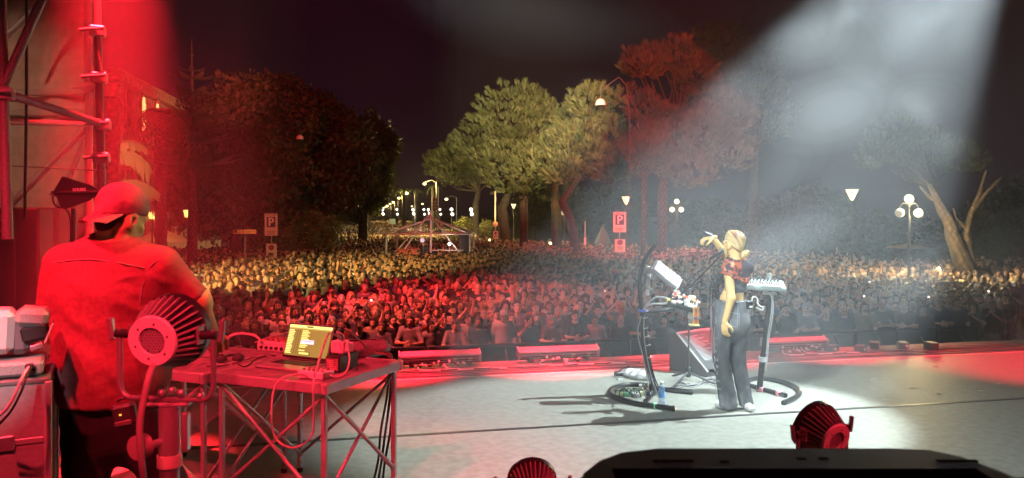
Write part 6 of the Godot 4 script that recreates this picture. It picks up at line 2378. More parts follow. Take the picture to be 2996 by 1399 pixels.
	for i in 46:
		var q := tc + tb * Vector3(rnd(-0.13, 0.13), 0.03 + rnd(0, 0.012), rnd(-0.085, 0.085))
		var c: Color = [Color(0.7, 0.7, 0.7), Color(0.6, 0.6, 0.58), Color(0.03, 0.03, 0.03), Color(0.65, 0.12, 0.08), Color(0.7, 0.5, 0.1), Color(0.75, 0.75, 0.72)][i % 6]
		if i % 3 == 0:
			bx(o, "pedal_box", q, Vector3(0.05, 0.025, 0.028), mat(c, 0.4), tb, 0.004)
		else:
			cyl(o, "knob", q, q + tb.y * 0.022, rnd(0.007, 0.012), mat(c, 0.4), 8)
	for i in 7:
		bx(o, "slider_bar", tc + tb * Vector3(0.02 + i * 0.018, 0.034, 0.02), Vector3(0.011, 0.014, 0.13), mat(Color(0.72, 0.7, 0.68), 0.4), tb, 0.003)
	bx(o, "yellow_plug", at(1957, 877, 7.85), Vector3(0.03, 0.024, 0.024), mat(Color(0.75, 0.6, 0.1), 0.5))
	bx(o, "support", at(1985, 905, 7.98), Vector3(0.06, 0.05, 0.06), mat(Color(0.3, 0.3, 0.3), 0.4, 0.5), Basis(), 0.01)
	o = thing("battery_holder", "holder with upright copper coloured rods under the effects tray", "holder", at(2030, 925, 7.85))
	for i in 4:
		cyl(o, "rod", at(2030 + i * 4.5, 899, 7.82 + i * 0.015), at(2029 + i * 4.5, 948, 7.82 + i * 0.015), 0.0075, mat([Color(0.75, 0.5, 0.12), Color(0.7, 0.16, 0.06), Color(0.7, 0.2, 0.08), Color(0.75, 0.35, 0.1)][i], 0.35, 0.2), 8)
	mb = MB.new()
	mb.lathe([Vector2(0.062, -0.012), Vector2(0.066, -0.012), Vector2(0.066, 0.012), Vector2(0.062, 0.012), Vector2(0.062, -0.012)], 20, Transform3D(Basis(Vector3.RIGHT, 0.2), at(2028, 925, 7.86)))
	obj("hoop", mb, chrome, o)
	bx(o, "foot", at(2031, 951, 7.86), Vector3(0.1, 0.016, 0.07), mat(Color(0.7, 0.6, 0.3), 0.4, 0.3))
	bx(o, "back_plate", at(2022, 925, 7.9), Vector3(0.05, 0.16, 0.02), mat(Color(0.25, 0.25, 0.26), 0.4))
	# microphone boom on a tripod
	o = thing("microphone_stand", "thin black microphone stand with a tripod foot and long boom", "microphone stand", on(2013, 1108))
	var hub := on(2013, 1112) + Vector3(0, 0.07, 0)
	cyl(o, "pole", hub + Vector3(0, 0.0, 0), at(2018, 868, 8.3), 0.0105, black)
	bx(o, "hub", hub + Vector3(0, 0.02, 0), Vector3(0.06, 0.12, 0.06), black, Basis(Vector3.UP, 0.5), 0.015)
	for q in [[1970, 1103], [1969, 1137], [2084, 1124]]:
		cyl(o, "leg", hub + Vector3(0, 0.02, 0), on(q[0], q[1]) + Vector3(0, 0.012, 0), 0.011, mat(Color(0.12, 0.12, 0.12), 0.35, 0.3))
		var e := on(q[0], q[1]) + Vector3(0, 0.013, 0)
		mb = MB.new()
		mb.ball(e, Vector3(0.02, 0.013, 0.02), 8, 6)
		obj("rubber_foot", mb, black, o)
	cyl(o, "boom", at(1992, 866, 8.3), at(2109, 749, 7.75), 0.008, black)
	for q in [[2018, 862], [2021, 846], [2026, 870], [2012, 856]]:
		mb = MB.new()
		mb.ball(at(q[0], q[1], 8.25), Vector3.ONE * 0.015, 8, 6)
		obj("joint", mb, chrome, o)
	o = thing("microphone", "black microphone on the boom before the singer's mouth", "microphone", at(2100, 742, 7.7))
	mb = MB.new()
	mb.tube([at(2078, 757, 7.74), at(2092, 748, 7.72), at(2106, 739, 7.7), at(2110, 736.5, 7.7)], [0.011, 0.016, 0.019, 0.022], 14)
	obj("body", mb, black, o)
	mb = MB.new()
	mb.ball(at(2114, 733, 7.69), Vector3(0.026, 0.024, 0.024), 14, 10)
	obj("grille", mb, mat(Color(0.2, 0.2, 0.2), 0.35, 0.7, "cloth", 30.0), o)
	mb = MB.new()
	mb.tube([at(2096, 754, 7.72), at(2104, 747, 7.71), at(2109, 742, 7.7)], [0.012, 0.018, 0.02], 10)
	obj("clip", mb, mat(Color(0.08, 0.08, 0.08), 0.4), o)
	# floor wedge with the song list
	o = thing("stage_monitor", "dark wedge shaped floor monitor with a song list on its grille", "floor monitor", on(2070, 1107))
	var f := Vector3(0.6, 0, 0.8)
	var w := Vector3(0.8, 0, -0.6)
	var b0 := on(2070, 1107) + Vector3(0, 0.006, 0) - f * 0.56
	var prof := [Vector2(0, 0), Vector2(0.55, 0), Vector2(0.56, 0.05), Vector2(0.09, 0.445), Vector2(0.0, 0.42)]
	mb = MB.new()
	for s in [0.0, 0.66]:
		var q := []
		for p in prof:
			q.append(b0 + f * p.x + Vector3.UP * p.y + w * s)
		mb.face(q, w if s > 0 else -w)
	for i in prof.size():
		if i == 2:
			continue
		var a: Vector2 = prof[i]
		var b: Vector2 = prof[(i + 1) % prof.size()]
		var nn := f * (b.y - a.y) - Vector3.UP * (b.x - a.x)
		mb.face([b0 + f * a.x + Vector3.UP * a.y, b0 + f * b.x + Vector3.UP * b.y, b0 + f * b.x + Vector3.UP * b.y + w * 0.66, b0 + f * a.x + Vector3.UP * a.y + w * 0.66], nn.normalized())
	obj("cabinet", mb, mat(Color(0.09, 0.075, 0.075), 0.7, 0, "grain", 4.0), o)
	var gl := Vector2(-0.47, 0.395).normalized()       # up the slope
	var gn := (f * gl.y - Vector3.UP * gl.x).normalized()
	var gu := (f * gl.x + Vector3.UP * gl.y).normalized()
	var gb := Basis(w, gu, w.cross(gu))
	var gc := b0 + f * 0.325 + Vector3.UP * 0.2475 + w * 0.33
	bx(o, "grille", gc + gn * 0.006, Vector3(0.6, 0.55, 0.012), mat(Color(0.06, 0.06, 0.062), 0.7, 0.0, "cloth", 14.0), gb, 0.003)
	for s in [-1.0, 1.0]:
		bx(o, "edge_strip", gc + w * s * 0.316 + gn * 0.004, Vector3(0.028, 0.6, 0.016), mat(Color(0.35, 0.34, 0.32), 0.6), gb, 0.003)
	bx(o, "top_strip", gc + gu * 0.292 + gn * 0.004, Vector3(0.6, 0.03, 0.014), mat(Color(0.5, 0.3, 0.3), 0.5), gb, 0.003)
	o = thing("song_list", "printed song list lying on the grille of the floor monitor", "paper", gc + gn * 0.014)
	bx(o, "sheet", gc + gn * 0.015 + gu * 0.03 - w * 0.07, Vector3(0.36, 0.4, 0.003), mat(Color(0.085, 0.085, 0.087), 0.8), gb, 0.0)
	for i in 21:
		var l: float = [0.2, 0.28, 0.17, 0.3, 0.3, 0.14, 0.25, 0.3, 0.22][(i * 5) % 9]
		bx(o, "print_line", gc + gn * 0.0175 + gu * (0.21 - i * 0.0175) - w * (0.24 - l / 2), Vector3(l, 0.006, 0.001), mat(Color(0.5, 0.5, 0.5), 0.7), gb, 0.0)
	# keyboard on its stand at the right
	o = thing("keyboard_stand", "black pole stand with a bent tube base right of the singer", "stand", on(2250, 1140))
	pts = []
	for q in [[2183, 1117], [2200, 1110], [2223, 1107], [2269, 1113], [2316, 1127], [2338, 1144], [2330, 1161], [2293, 1179]]:
		pts.append(on(q[0], q[1], up))
	mb = MB.new()
	mb.tube(curve(pts, 5), 0.026, 12)
	obj("base_ring", mb, black, o)
	cyl(o, "cross_tube", on(2180, 1124, up), on(2300, 1158, up), 0.024, black)
	var p0 := on(2222, 1140, up)
	var p1 := at(2253, 852, 8.35)
	cyl(o, "lower_pole", p0, p0.lerp(p1, 0.36), 0.031, black)
	cyl(o, "upper_pole", p0.lerp(p1, 0.3), p1, 0.025, black)
	cyl(o, "top_tube", at(2250, 822, 8.45), at(2250, 800, 8.45), 0.026, mat(Color(0.5, 0.55, 0.55), 0.4))
	mb = MB.new()
	mb.tube([p0.lerp(p1, 0.3) - Vector3(0, 0.02, 0), p0.lerp(p1, 0.3) + Vector3(0, 0.03, 0)], 0.04, 14)
	obj("clamp_collar", mb, white, o)
	for q in [[2280, 1152], [2224, 1140]]:
		bx(o, "tape_band", on(q[0], q[1], up), Vector3(0.06, 0.062, 0.062), mat(Color(0.7, 0.3, 0.33), 0.5), Basis(Vector3.UP, 0.8), 0.01)
	bx(o, "bracket", at(2252, 858, 8.33), Vector3(0.12, 0.03, 0.1), mat(Color(0.5, 0.5, 0.5), 0.4, 0.5), Basis(), 0.006)
	o = thing("synthesizer", "small pale green keyboard with white keys and a row of knobs", "keyboard", at(2235, 835, 8.35))
	var kb := Basis(Vector3.BACK, -0.05) * Basis(Vector3.UP, -0.12) * Basis(Vector3.RIGHT, 0.34)
	var kc := at(2228, 834, 8.35)
	var ko := kc - kb.x * 0.0
	bx(o, "case", ko, Vector3(0.47, 0.05, 0.2), mat(Color(0.45, 0.55, 0.53), 0.45), kb, 0.014)
	for k in 17:
		bx(o, "white_key", ko + kb * Vector3(-0.2 + k * 0.0236, 0.0275, 0.045), Vector3(0.0222, 0.012, 0.095), mat(Color(0.8, 0.8, 0.8), 0.35), kb, 0.002)
	for k in 16:
		if k % 7 in [2, 6]:
			continue
		bx(o, "black_key", ko + kb * Vector3(-0.188 + k * 0.0236, 0.038, 0.025), Vector3(0.012, 0.012, 0.055), mat(Color(0.02, 0.02, 0.02), 0.3), kb, 0.002)
	for r in 2:
		for k in 11:
			var q := ko + kb * Vector3(-0.18 + k * 0.035 + r * 0.012, 0.025, -0.05 - r * 0.03)
			cyl(o, "knob", q, q + kb.y * 0.018, 0.009, mat(Color(0.06, 0.06, 0.06), 0.4), 8)
	for i in 2:
		cable(["white cable hanging beside the keyboard pole, outer", "white cable hanging beside the keyboard pole, inner"][i], [at(2252 + i * 2, 862, 8.3), at(2262 - i * 3, 880, 8.3), at(2260 - i * 5, 930, 8.28), at(2250 - i * 4, 990, 8.27), at(2246 - i * 4, 1040, 8.26), at(2240, 1085, 8.26)], 0.006, white, "cables beside the keyboard pole")
	# the pedal board in the left base ring
	o = thing("pedal_board", "small effects pedals crowded inside the left base ring", "effects pedals", on(1860, 1155))
	rng.seed = 42
	for i in 16:
		var q := on(rnd(1812, 1905), rnd(1138, 1165))
		var c: Color = [Color(0.12, 0.35, 0.2), Color(0.6, 0.62, 0.3), Color(0.05, 0.05, 0.05), Color(0.6, 0.6, 0.6), Color(0.04, 0.05, 0.06)][i % 5]
		var eb := Basis(Vector3.UP, rnd(-0.6, 0.6))
		bx(o, "pedal", q + Vector3(0, 0.028, 0), Vector3(0.07, 0.045, 0.1), mat(c, 0.4), eb, 0.006)
		cyl(o, "foot_switch", q + Vector3(0, 0.05, 0.03), q + Vector3(0, 0.066, 0.03), 0.009, chrome, 8)
	for i in 5:
		cable("short patch cable between the pedals, %s from the left" % ordinal(i + 1), [on(1815 + i * 16, 1142, SL + 0.06), on(1826 + i * 17, 1136, SL + 0.1), on(1842 + i * 15, 1150, SL + 0.09), on(1850 + i * 13, 1162, SL + 0.05)], 0.006, mat(Color(0.3, 0.3, 0.3), 0.5) if i % 2 else black, "patch cables of the pedals")
	# a white cloth with a clip lamp, and the bottle
	var tc2 := on(1862, 1106)
	var s := Sdf.new(tc2 + Vector3(-0.25, -0.03, -0.35), tc2 + Vector3(0.25, 0.16, 0.35), 0.014, 70.0)
	s.ell(tc2 + Vector3(0.0, 0.03, -0.02), Vector3(0.14, 0.05, 0.24), Basis(Vector3.UP, 0.35))
	s.ell(tc2 + Vector3(0.06, 0.04, 0.06), Vector3(0.09, 0.045, 0.14), Basis(Vector3.UP, 0.2))
	s.bake()
	s.cut_plane(Vector3.DOWN, -SL - 0.002)
	mb = MB.new()
	s.surface(mb, null, func(p, _n): return 0.006 * sin(p.x * 55.0 + p.z * 30.0) + 0.004 * sin(p.z * 80.0 - p.x * 40.0))
	tag(obj("towel", mb, mat(Color(0.82, 0.82, 0.82), 0.9, 0, "cloth", 6.0)), "crumpled white towel behind the left base ring", "towel")
	o = thing("clip_lamp", "small black clip lamp with a bent neck beside the white towel", "clip lamp", on(1805, 1100))
	bx(o, "clip", on(1810, 1102) + Vector3(0, 0.03, 0), Vector3(0.09, 0.045, 0.06), black, Basis(Vector3.UP, 0.3), 0.01)
	mb = MB.new()
	mb.tube(curve([on(1810, 1100) + Vector3(0, 0.05, 0), at(1812, 1086, 8.9), at(1822, 1079, 8.9), at(1838, 1073, 8.9)]), 0.005, 6)
	obj("neck", mb, black, o)
	bx(o, "lamp_head", at(1839, 1072, 8.9), Vector3(0.035, 0.016, 0.02), black, Basis(), 0.005)
	bx(o, "foot", on(1812, 1113) + Vector3(0, 0.01, 0), Vector3(0.06, 0.015, 0.03), black, Basis(Vector3.UP, 0.5), 0.004)
	var bp := on(1936, 1186)
	o = thing("water_bottle", "clear blue plastic water bottle by the end of the left base tube", "bottle", bp)
	var water := StandardMaterial3D.new()
	water.albedo_color = Color(0.55, 0.75, 0.95, 0.35)
	water.transparency = BaseMaterial3D.TRANSPARENCY_ALPHA
	water.roughness = 0.3
	var prof2 := [Vector2(0, 0.003), Vector2(0.028, 0.003), Vector2(0.033, 0.015)]
	for k in 6:
		prof2.append(Vector2(0.033, 0.03 + k * 0.02))
		prof2.append(Vector2(0.0305, 0.04 + k * 0.02))
	prof2.append_array([Vector2(0.033, 0.155), Vector2(0.029, 0.175), Vector2(0.014, 0.2), Vector2(0.013, 0.208)])
	mb = MB.new()
	mb.lathe(prof2, 18)
	put("flask", mb.mesh(), water, o)
	mb = MB.new()
	mb.lathe([Vector2(0.0335, 0.075), Vector2(0.0338, 0.13)], 18)
	put("label_band", mb.mesh(), mat(Color(0.15, 0.35, 0.7), 0.5), o)
	mb = MB.new()
	mb.lathe([Vector2(0.015, 0.204), Vector2(0.016, 0.206), Vector2(0.016, 0.222), Vector2(0.013, 0.226), Vector2(0, 0.226)], 14)
	put("bottle_cap", mb.mesh(), mat(Color(0.8, 0.8, 0.85), 0.4), o)
	# cables on the vinyl round the tripod
	for i in 5:
		cable("loose cable on the stage floor between tripod and singer, %s from the front" % ordinal(i + 1), [on(1935 + i * 8, 1144 - i * 2, SL + 0.018), on(1985, 1133 - i * 4, SL + 0.018), on(2030, 1124 + (i % 3) * 4, SL + 0.018), on(2070, 1122 - i * 4, SL + 0.018), on(2100, 1128 - i * 5, SL + 0.018), on(2190, 1120 - i, SL + 0.018)], 0.007, black if i % 2 else mat(Color(0.35, 0.35, 0.36), 0.5), "cables round the tripod")
	var pole := thing("marker_rod", "thin red lit rod standing between tray and singer", "rod", at(2081, 1000, 9.3) * Vector3(1, 0, 1) + Vector3(0, SL, 0))
	cyl(pole, "rod", Vector3(pole.position.x, SL, pole.position.z), at(2081, 896, 9.3), 0.011, mat(Color(0.5, 0.3, 0.3), 0.5))


func stage_front() -> void:
	var shell := mat(Color(0.3, 0.26, 0.26), 0.4, 0.2)
	var black := mat(Color(0.03, 0.026, 0.026), 0.5)
	var plug := mat(Color(0.6, 0.55, 0.55), 0.45)
	var bs := Basis(E, Vector3.UP, -N)
	var bars := [[0.05, 1.0, "long lamp bar with plugs in the middle of the front edge"], [-1.42, 0.95, "lamp bar with yellow labels near the laptop table"], [3.3, 0.9, "dim lamp bar on the front edge right of the singer"]]
	for q in bars:
		var c := stage(q[0] + 0.5, 0.16, 0.12)
		var o := thing("lamp_bar", q[2], "lamp bar", c, "lamp bars on the front edge")
		var tb := bs * Basis(Vector3.RIGHT, 0.35)
		bx(o, "housing", c, Vector3(q[1], 0.1, 0.13), shell, tb, 0.012)
		bx(o, "back_rib", c + tb * Vector3(0, 0.02, 0.068), Vector3(q[1] - 0.04, 0.012, 0.012), black, tb, 0.003)
		bx(o, "back_rib", c + tb * Vector3(0, -0.02, 0.068), Vector3(q[1] - 0.04, 0.012, 0.012), black, tb, 0.003)
		for s in [-1.0, 1.0]:
			bx(o, "end_cap", c + tb * Vector3(s * (q[1] / 2 + 0.008), 0, 0), Vector3(0.02, 0.115, 0.145), mat(Color(0.4, 0.36, 0.36), 0.4), tb, 0.006)
			bx(o, "foot_bracket", c + bs * Vector3(s * q[1] * 0.36, -0.085, 0), Vector3(0.05, 0.05, 0.16), black, bs, 0.006)
			bx(o, "label_plate", c + tb * Vector3(q[1] * (0.28 + 0.1 * s), -0.02, 0.0665), Vector3(0.045, 0.04, 0.002), mat(Color(0.75, 0.6, 0.2), 0.5), tb, 0.0)
		rng.seed = int(q[0] * 100) + 500
		for k in 12:
			var p: Vector3 = c + bs * Vector3(-q[1] * 0.3 + k * q[1] * 0.05 + rnd(-0.02, 0.02), -0.09 + rnd(0, 0.05), 0.1 + rnd(0, 0.08))
			var mb := MB.new()
			mb.tube([p, p + bs * Vector3(rnd(-0.03, 0.03), rnd(-0.01, 0.03), rnd(0.03, 0.07))], 0.014, 8)
			obj("plug", mb, plug if k % 3 else black, o)
		for k in 4:
			cable("cable coming off the %s, %s from the left" % [q[2].split(" with")[0].split(" on the")[0] + (" at the right" if q[0] > 2 else " by the table" if q[0] < 0 else " in the middle"), ordinal(k + 1)], [c + bs * Vector3(-0.25 + k * 0.14, -0.07, 0.12), c + bs * Vector3(-0.28 + k * 0.17, -0.105, 0.22), c + bs * Vector3(-0.15 + k * 0.2, -0.11, 0.3), c + bs * Vector3(0.1 + k * 0.2, -0.11, 0.26), c + bs * Vector3(0.35 + k * 0.2, -0.11, 0.33)], 0.008, black if k % 2 else plug, "cables of the lamp bars")
	# the run of cables along the white line
	rng.seed = 77
	for i in 5:
		var pts := []
		var z := 0.3 + i * 0.11
		var x0: float = rnd(-4.0, -2.5)
		for k in 22:
			pts.append(stage(x0 + k * 0.52, z + rnd(-0.05, 0.05), 0.008))
		cable("cable lying along the front of the stage, %s from the edge" % ordinal(i + 1), pts, [0.0035, 0.005, 0.006][i % 3], mat(Color(0.03, 0.022, 0.022), 0.5), "cables along the front edge")
	# dark clutter at the far right of the edge
	for i in 6:
		var c := stage(3.9 + i * 0.36, 0.2 + 0.1 * (i % 3), 0.05)
		var o := thing("junction_box", "small dark junction box on the right front edge, %s from the left" % ordinal(i + 1), "junction box", c, "junction boxes on the front edge")
		bx(o, "case", c, Vector3(0.14 + 0.03 * (i % 2), 0.09, 0.12), black, bs * Basis(Vector3.UP, 0.3 * i), 0.01)
		cyl(o, "socket", c + Vector3(0.02, 0.0, 0.06), c + Vector3(0.02, 0.0, 0.08), 0.02, plug)


# ---------------------------------------------------------------- the two performers

func ridges(p: Vector3, list: Array) -> float:       # soft folds along segments [a, b, width, height]
	var s := 0.0
	for r in list:
		var ab: Vector3 = r[1] - r[0]
		var t := clampf((p - r[0]).dot(ab) / ab.length_squared(), 0.0, 1.0)
		var d: float = (p - r[0] - ab * t).length() / r[2]
		s += r[3] * exp(-d * d) * sin(PI * clampf(t, 0.08, 0.92))
	return s


func stripe(mb: MB, s: Sdf, pts: Array, r: float, out := 0.0) -> void:      # a seam that follows the front of a field
	var q := []
	for i in pts.size() - 1:
		var n := maxi(2, int(Vector2(pts[i][0], pts[i][1]).distance_to(Vector2(pts[i + 1][0], pts[i + 1][1])) / (s.h * 1.2)))
		for k in n:
			q.append(s.front(lerpf(pts[i][0], pts[i + 1][0], float(k) / n), lerpf(pts[i][1], pts[i + 1][1], float(k) / n), out))
	q.append(s.front(pts[-1][0], pts[-1][1], out))
	mb.tube(q, r, 5)


func dj() -> void:
	var d := 3.77
	var base := at(330, 1768, d)
	base.y = SL + 0.004
	var px := func(x, y, z := 0.0): return Vector3((x - 330.0) / 623.0, (1768.0 - y) / 623.0, z)
	var o := thing("person", "burly technician in a red lit shirt and backwards cap, seen from behind", "person", base)
	var skin_c := skin_mat(Color(0.6, 0.42, 0.2))
	var eye: Vector3 = px.call(362, 642, 0.0)
	var f := Vector3(0.46, -0.34, -0.82).normalized()
	var hx := Vector3.UP.cross(f).normalized()
	var hb := Basis(hx, f.cross(hx), f)
	var shl: Vector3 = px.call(185, 778, 0.0)
	var shr: Vector3 = px.call(468, 785, -0.03)
	var ell: Vector3 = px.call(158, 965, 0.02)
	var elr: Vector3 = px.call(552, 893, -0.1)
	var wl: Vector3 = px.call(250, 1030, -0.36)
	var wr: Vector3 = px.call(520, 1010, -0.42)
	# body: head, neck, arms and hands
	var skin := MB.new()
	var s := Sdf.new(Vector3(-0.45, 1.0, -0.62), Vector3(0.55, 1.9, 0.3), 0.016, 45.0)
	var nb: Vector3 = px.call(335, 745, 0.02)
	s.cap(nb, eye + hb * Vector3(0, -0.07, -0.02), 0.082, 0.07)
	s.cap(shl, ell, 0.062, 0.056)
	s.cap(ell, wl, 0.056, 0.036)
	s.cap(shr, elr, 0.062, 0.058)
	s.cap(elr, wr, 0.058, 0.036)
	s.cap(shl, nb, 0.06, 0.08)
	s.cap(shr, nb, 0.06, 0.08)
	s.bake()
	s.surface(skin)
	for q in [[wl, wl - ell, 1.0], [wr, wr - elr, -1.0]]:
		var hs := Sdf.new(q[0] - Vector3.ONE * 0.2, q[0] + Vector3.ONE * 0.2, 0.006, 240.0)
		hand_field(hs, q[0], q[1] + Vector3(0, -0.12, -0.05), Vector3(0, -1, 0), 0.4, q[2], 1.08)
		hs.bake()
		hs.surface(skin)
	var hd := Sdf.new(eye - Vector3.ONE * 0.2, eye + Vector3.ONE * 0.2, 0.006, 110.0)
	head_field(hd, eye, hb, 1.08)
	hd.cap(eye + hb * Vector3(0, -0.06, -0.03), nb, 0.072, 0.08)
	hd.ell(eye + hb * Vector3(0, -0.105, 0.02), Vector3(0.06, 0.04, 0.06), hb)
	for e in [-1.0, 1.0]:           # fuller ears
		hd.ell(eye + hb * Vector3(e * 0.084, -0.015, -0.02), Vector3(0.01, 0.034, 0.022), hb)
	hd.bake()
	for e in [-1.0, 1.0]:
		hd.cut_ell(eye + hb * Vector3(e * 0.096, -0.012, -0.012), Vector3(0.01, 0.018, 0.012))
	var inv := hb.inverse()
	hd.surface(skin, func(p, _n): return face_paint(inv * (p - eye)))
	put("body", skin.mesh(), skin_c, o)
	# short hair below the cap
	var hm := MB.new()
	var hs2 := Sdf.new(eye - Vector3.ONE * 0.2, eye + Vector3.ONE * 0.2, 0.008, 110.0)
	hs2.ell(eye + hb * Vector3(0, 0.02, -0.03), Vector3(0.087, 0.09, 0.1), hb)
	hs2.ell(eye + hb * Vector3(0, -0.05, -0.075), Vector3(0.06, 0.05, 0.04), hb)
	hs2.bake()
	hs2.cut_plane(hb.z, hb.z.dot(eye) + 0.0)
	hs2.surface(hm)
	put("hair", hm.mesh(), mat(Color(0.03, 0.02, 0.015), 0.6), o)
	# the cap, worn backwards
	var cm := MB.new()
	var cs := Sdf.new(eye - Vector3.ONE * 0.26, eye + Vector3.ONE * 0.24, 0.0075, 120.0)
	cs.ell(eye + hb * Vector3(0, 0.06, -0.025), Vector3(0.098, 0.1, 0.117), hb)
	cs.cap(eye + hb * Vector3(0, 0.06, -0.025), eye + hb * Vector3(0, -0.06, -0.027), 0.0965, 0.095, hb.z, 0.83)
	cs.bake()
	var cut := (hb * Vector3(0, -1, 0.32)).normalized()
	cs.cut_plane(cut, cut.dot(eye + hb * Vector3(0, 0.016, 0)))
	cs.surface(cm, null, func(p, _n):
		var q = inv * (p - eye) - Vector3(0, 0.06, -0.025)
		var a := fposmod(atan2(q.x, q.z) / TAU * 6.0 + 0.5, 1.0) - 0.5
		return -0.002 * exp(-a * a * 900.0 * Vector2(q.x, q.z).length()) + 0.0022 * sin(q.x * 45.0 + q.y * 60.0) * smoothstep(0.06, -0.03, q.y))
	cm.ball(eye + hb * Vector3(0, 0.161, -0.025), Vector3(0.012, 0.007, 0.012), 10, 6, hb)
	var capm := mat(Color(0.55, 0.2, 0.24), 0.85, 0, "cloth", 5.0)
	var cap_ := put("cap", cm.mesh(), capm, o)
	var bm := MB.new()                         # the brim: a curved sheet with thickness
	var rows := []
	for lay in 2:
		var g := []
		for j in 9:
			var row := []
			for i in 17:
				var a := lerpf(-1.18, 1.18, i / 16.0)
				var t := j / 8.0
				var rim := Vector3(sin(a) * 0.099, 0.0, -0.025 - cos(a) * 0.117)
				var tip := Vector3(sin(a) * 0.094, 0.0, -0.105 - 0.088 * pow(maxf(cos(a * 1.25), 0.0), 0.55))
				var q := rim.lerp(tip, t)
				q.y = 0.02 + 0.32 * rim.z - 0.05 * t - 1.6 * q.x * q.x * t - lay * 0.005
				row.append(bm.vert(eye + hb * q, hb.y * (1 - 2 * lay)))
			g.append(row)
		rows.append(g)
		for j in 8:
			for i in 16:
				bm.quad(g[j][i], g[j][i + 1], g[j + 1][i + 1], g[j + 1][i])
	for i in 16:
		bm.quad(rows[0][8][i], rows[0][8][i + 1], rows[1][8][i + 1], rows[1][8][i])
	put("brim", bm.mesh(), capm, cap_)
	# shirt
	var sh := MB.new()
	s = Sdf.new(Vector3(-0.45, 0.88, -0.32), Vector3(0.5, 1.78, 0.36), 0.013, 34.0)
	var chest: Vector3 = px.call(325, 860, 0.0)
	var belly: Vector3 = px.call(325, 1060, -0.02)
	s.cap(px.call(328, 800, 0.0), chest, 0.19, 0.235, Vector3.BACK, 1.35)
	s.cap(chest, belly, 0.235, 0.252, Vector3.BACK, 1.22)
	s.cap(belly, px.call(318, 1240, -0.02), 0.252, 0.235, Vector3.BACK, 1.25)
	s.cap(shl + Vector3(0.03, -0.01, 0), nb + Vector3(0, -0.02, 0), 0.085, 0.085)
	s.cap(shr + Vector3(-0.03, -0.01, 0), nb + Vector3(0, -0.02, 0), 0.085, 0.085)
	s.cap(shl, ell + Vector3(0, 0.05, 0), 0.082, 0.078)
	s.cap(shr, shr.lerp(elr, 0.86), 0.08, 0.074)
	s.bake()
	s.cut_plane(Vector3.DOWN, -0.945)
	var sl := (ell - shl).normalized()
	# sleeve hems, each cut only on its own side
	var i0 := 0
	for z in s.nz:
		for y in s.ny:
			for x in s.nx:
				var p := s.lo + Vector3(x, y, z) * s.h
				if p.x < -0.235:
					s.f[i0] = maxf(s.f[i0], sl.dot(p - shl) - 0.255)
				elif p.x > 0.3 and p.y < 1.6:
					s.f[i0] = maxf(s.f[i0], (elr - shr).normalized().dot(p - shr) - 0.215)
				i0 += 1
	var folds := []
	for q in [[[410, 835], [478, 890], 9, 0.0130], [[395, 870], [462, 915], 8, 0.0117], [[385, 815], [440, 800], 7, 0.0078], [[440, 905], [530, 872], 9, 0.0130], [[470, 935], [545, 908], 7, 0.0091], [[455, 800], [520, 840], 8, 0.0078], [[150, 850], [160, 965], 6, 0.0091], [[178, 820], [168, 965], 8, -0.0130], [[300, 1000], [420, 1110], 14, 0.0091], [[215, 1040], [262, 1170], 10, 0.0091], [[330, 1030], [385, 1172], 12, 0.0084], [[250, 900], [345, 965], 14, 0.0078], [[425, 950], [447, 1140], 10, 0.0104], [[188, 960], [202, 1160], 10, 0.0097], [[240, 800], [330, 850], 14, 0.0059], [[270, 1080], [300, 1172], 8, 0.0078], [[360, 880], [410, 1010], 12, 0.0078]]:
		var a: Vector3 = px.call(q[0][0], q[0][1])
		var b: Vector3 = px.call(q[1][0], q[1][1])
		folds.append([s.front(a.x, a.y), s.front(b.x, b.y), q[2] / 623.0, q[3]])
	var shm := mat(Color(0.5, 0.12, 0.145), 0.8, 0, "cloth", 4.0)
	s.surface(sh, null, func(p, _n): return ridges(p, folds) + 0.0025 * sin(p.x * 31.0 + p.y * 17.0) * sin(p.y * 23.0 - p.x * 9.0) + 0.0008 * sin(p.x * 70.0 - p.y * 41.0) * sin(p.y * 55.0 + p.x * 20.0))
	var shirt := put("shirt", sh.mesh(), shm, o)
	var sm := MB.new()
	var yoke := []
	for q in [[190, 768], [240, 760], [314, 755], [380, 762], [450, 782]]:
		var a: Vector3 = px.call(q[0], q[1])
		yoke.append([a.x, a.y])
	stripe(sm, s, yoke, 0.0035, 0.0005)
	var arm := []
	for q in [[486, 752], [462, 780], [450, 830], [447, 880]]:
		var a: Vector3 = px.call(q[0], q[1])
		arm.append([a.x, a.y])
	stripe(sm, s, arm, 0.003, 0.0005)
	put("seam", sm.mesh(), mat(Color(0.3, 0.19, 0.18), 0.8), shirt)
	var co := MB.new()                       # the collar, standing and folded
	var prev := []
	for lay in 3:
		var ringv := []
		for i in 33:
			var a := TAU * i / 32.0
			var r: float = [0.088, 0.094, 0.112][lay]
			var y: float = [0.0, 0.05, -0.004][lay]
			var c := nb + Vector3(0.015, 0.022, -0.012)
			ringv.append(co.vert(c + Vector3(cos(a) * r * 1.05, y - 0.02 * sin(a) * -1.0 * 0.5 - 0.02 * cos(a), sin(a) * r), Vector3(cos(a), 0.3, sin(a))))
		if lay > 0:
			for i in 32:
				co.quad(prev[i], prev[i + 1], ringv[i + 1], ringv[i])
		prev = ringv
	co.smooth()
	put("collar", co.mesh(), shm, shirt)
	# trousers, shoes
	var tr := MB.new()
	s = Sdf.new(Vector3(-0.42, -0.03, -0.3), Vector3(0.55, 1.06, 0.34), 0.02, 30.0)
	s.cap(Vector3(-0.02, 0.98, -0.02), Vector3(0, 0.86, -0.02), 0.22, 0.2, Vector3.BACK, 1.3)
	s.cap(Vector3(-0.11, 0.84, 0), Vector3(-0.13, 0.5, 0.02), 0.115, 0.085)
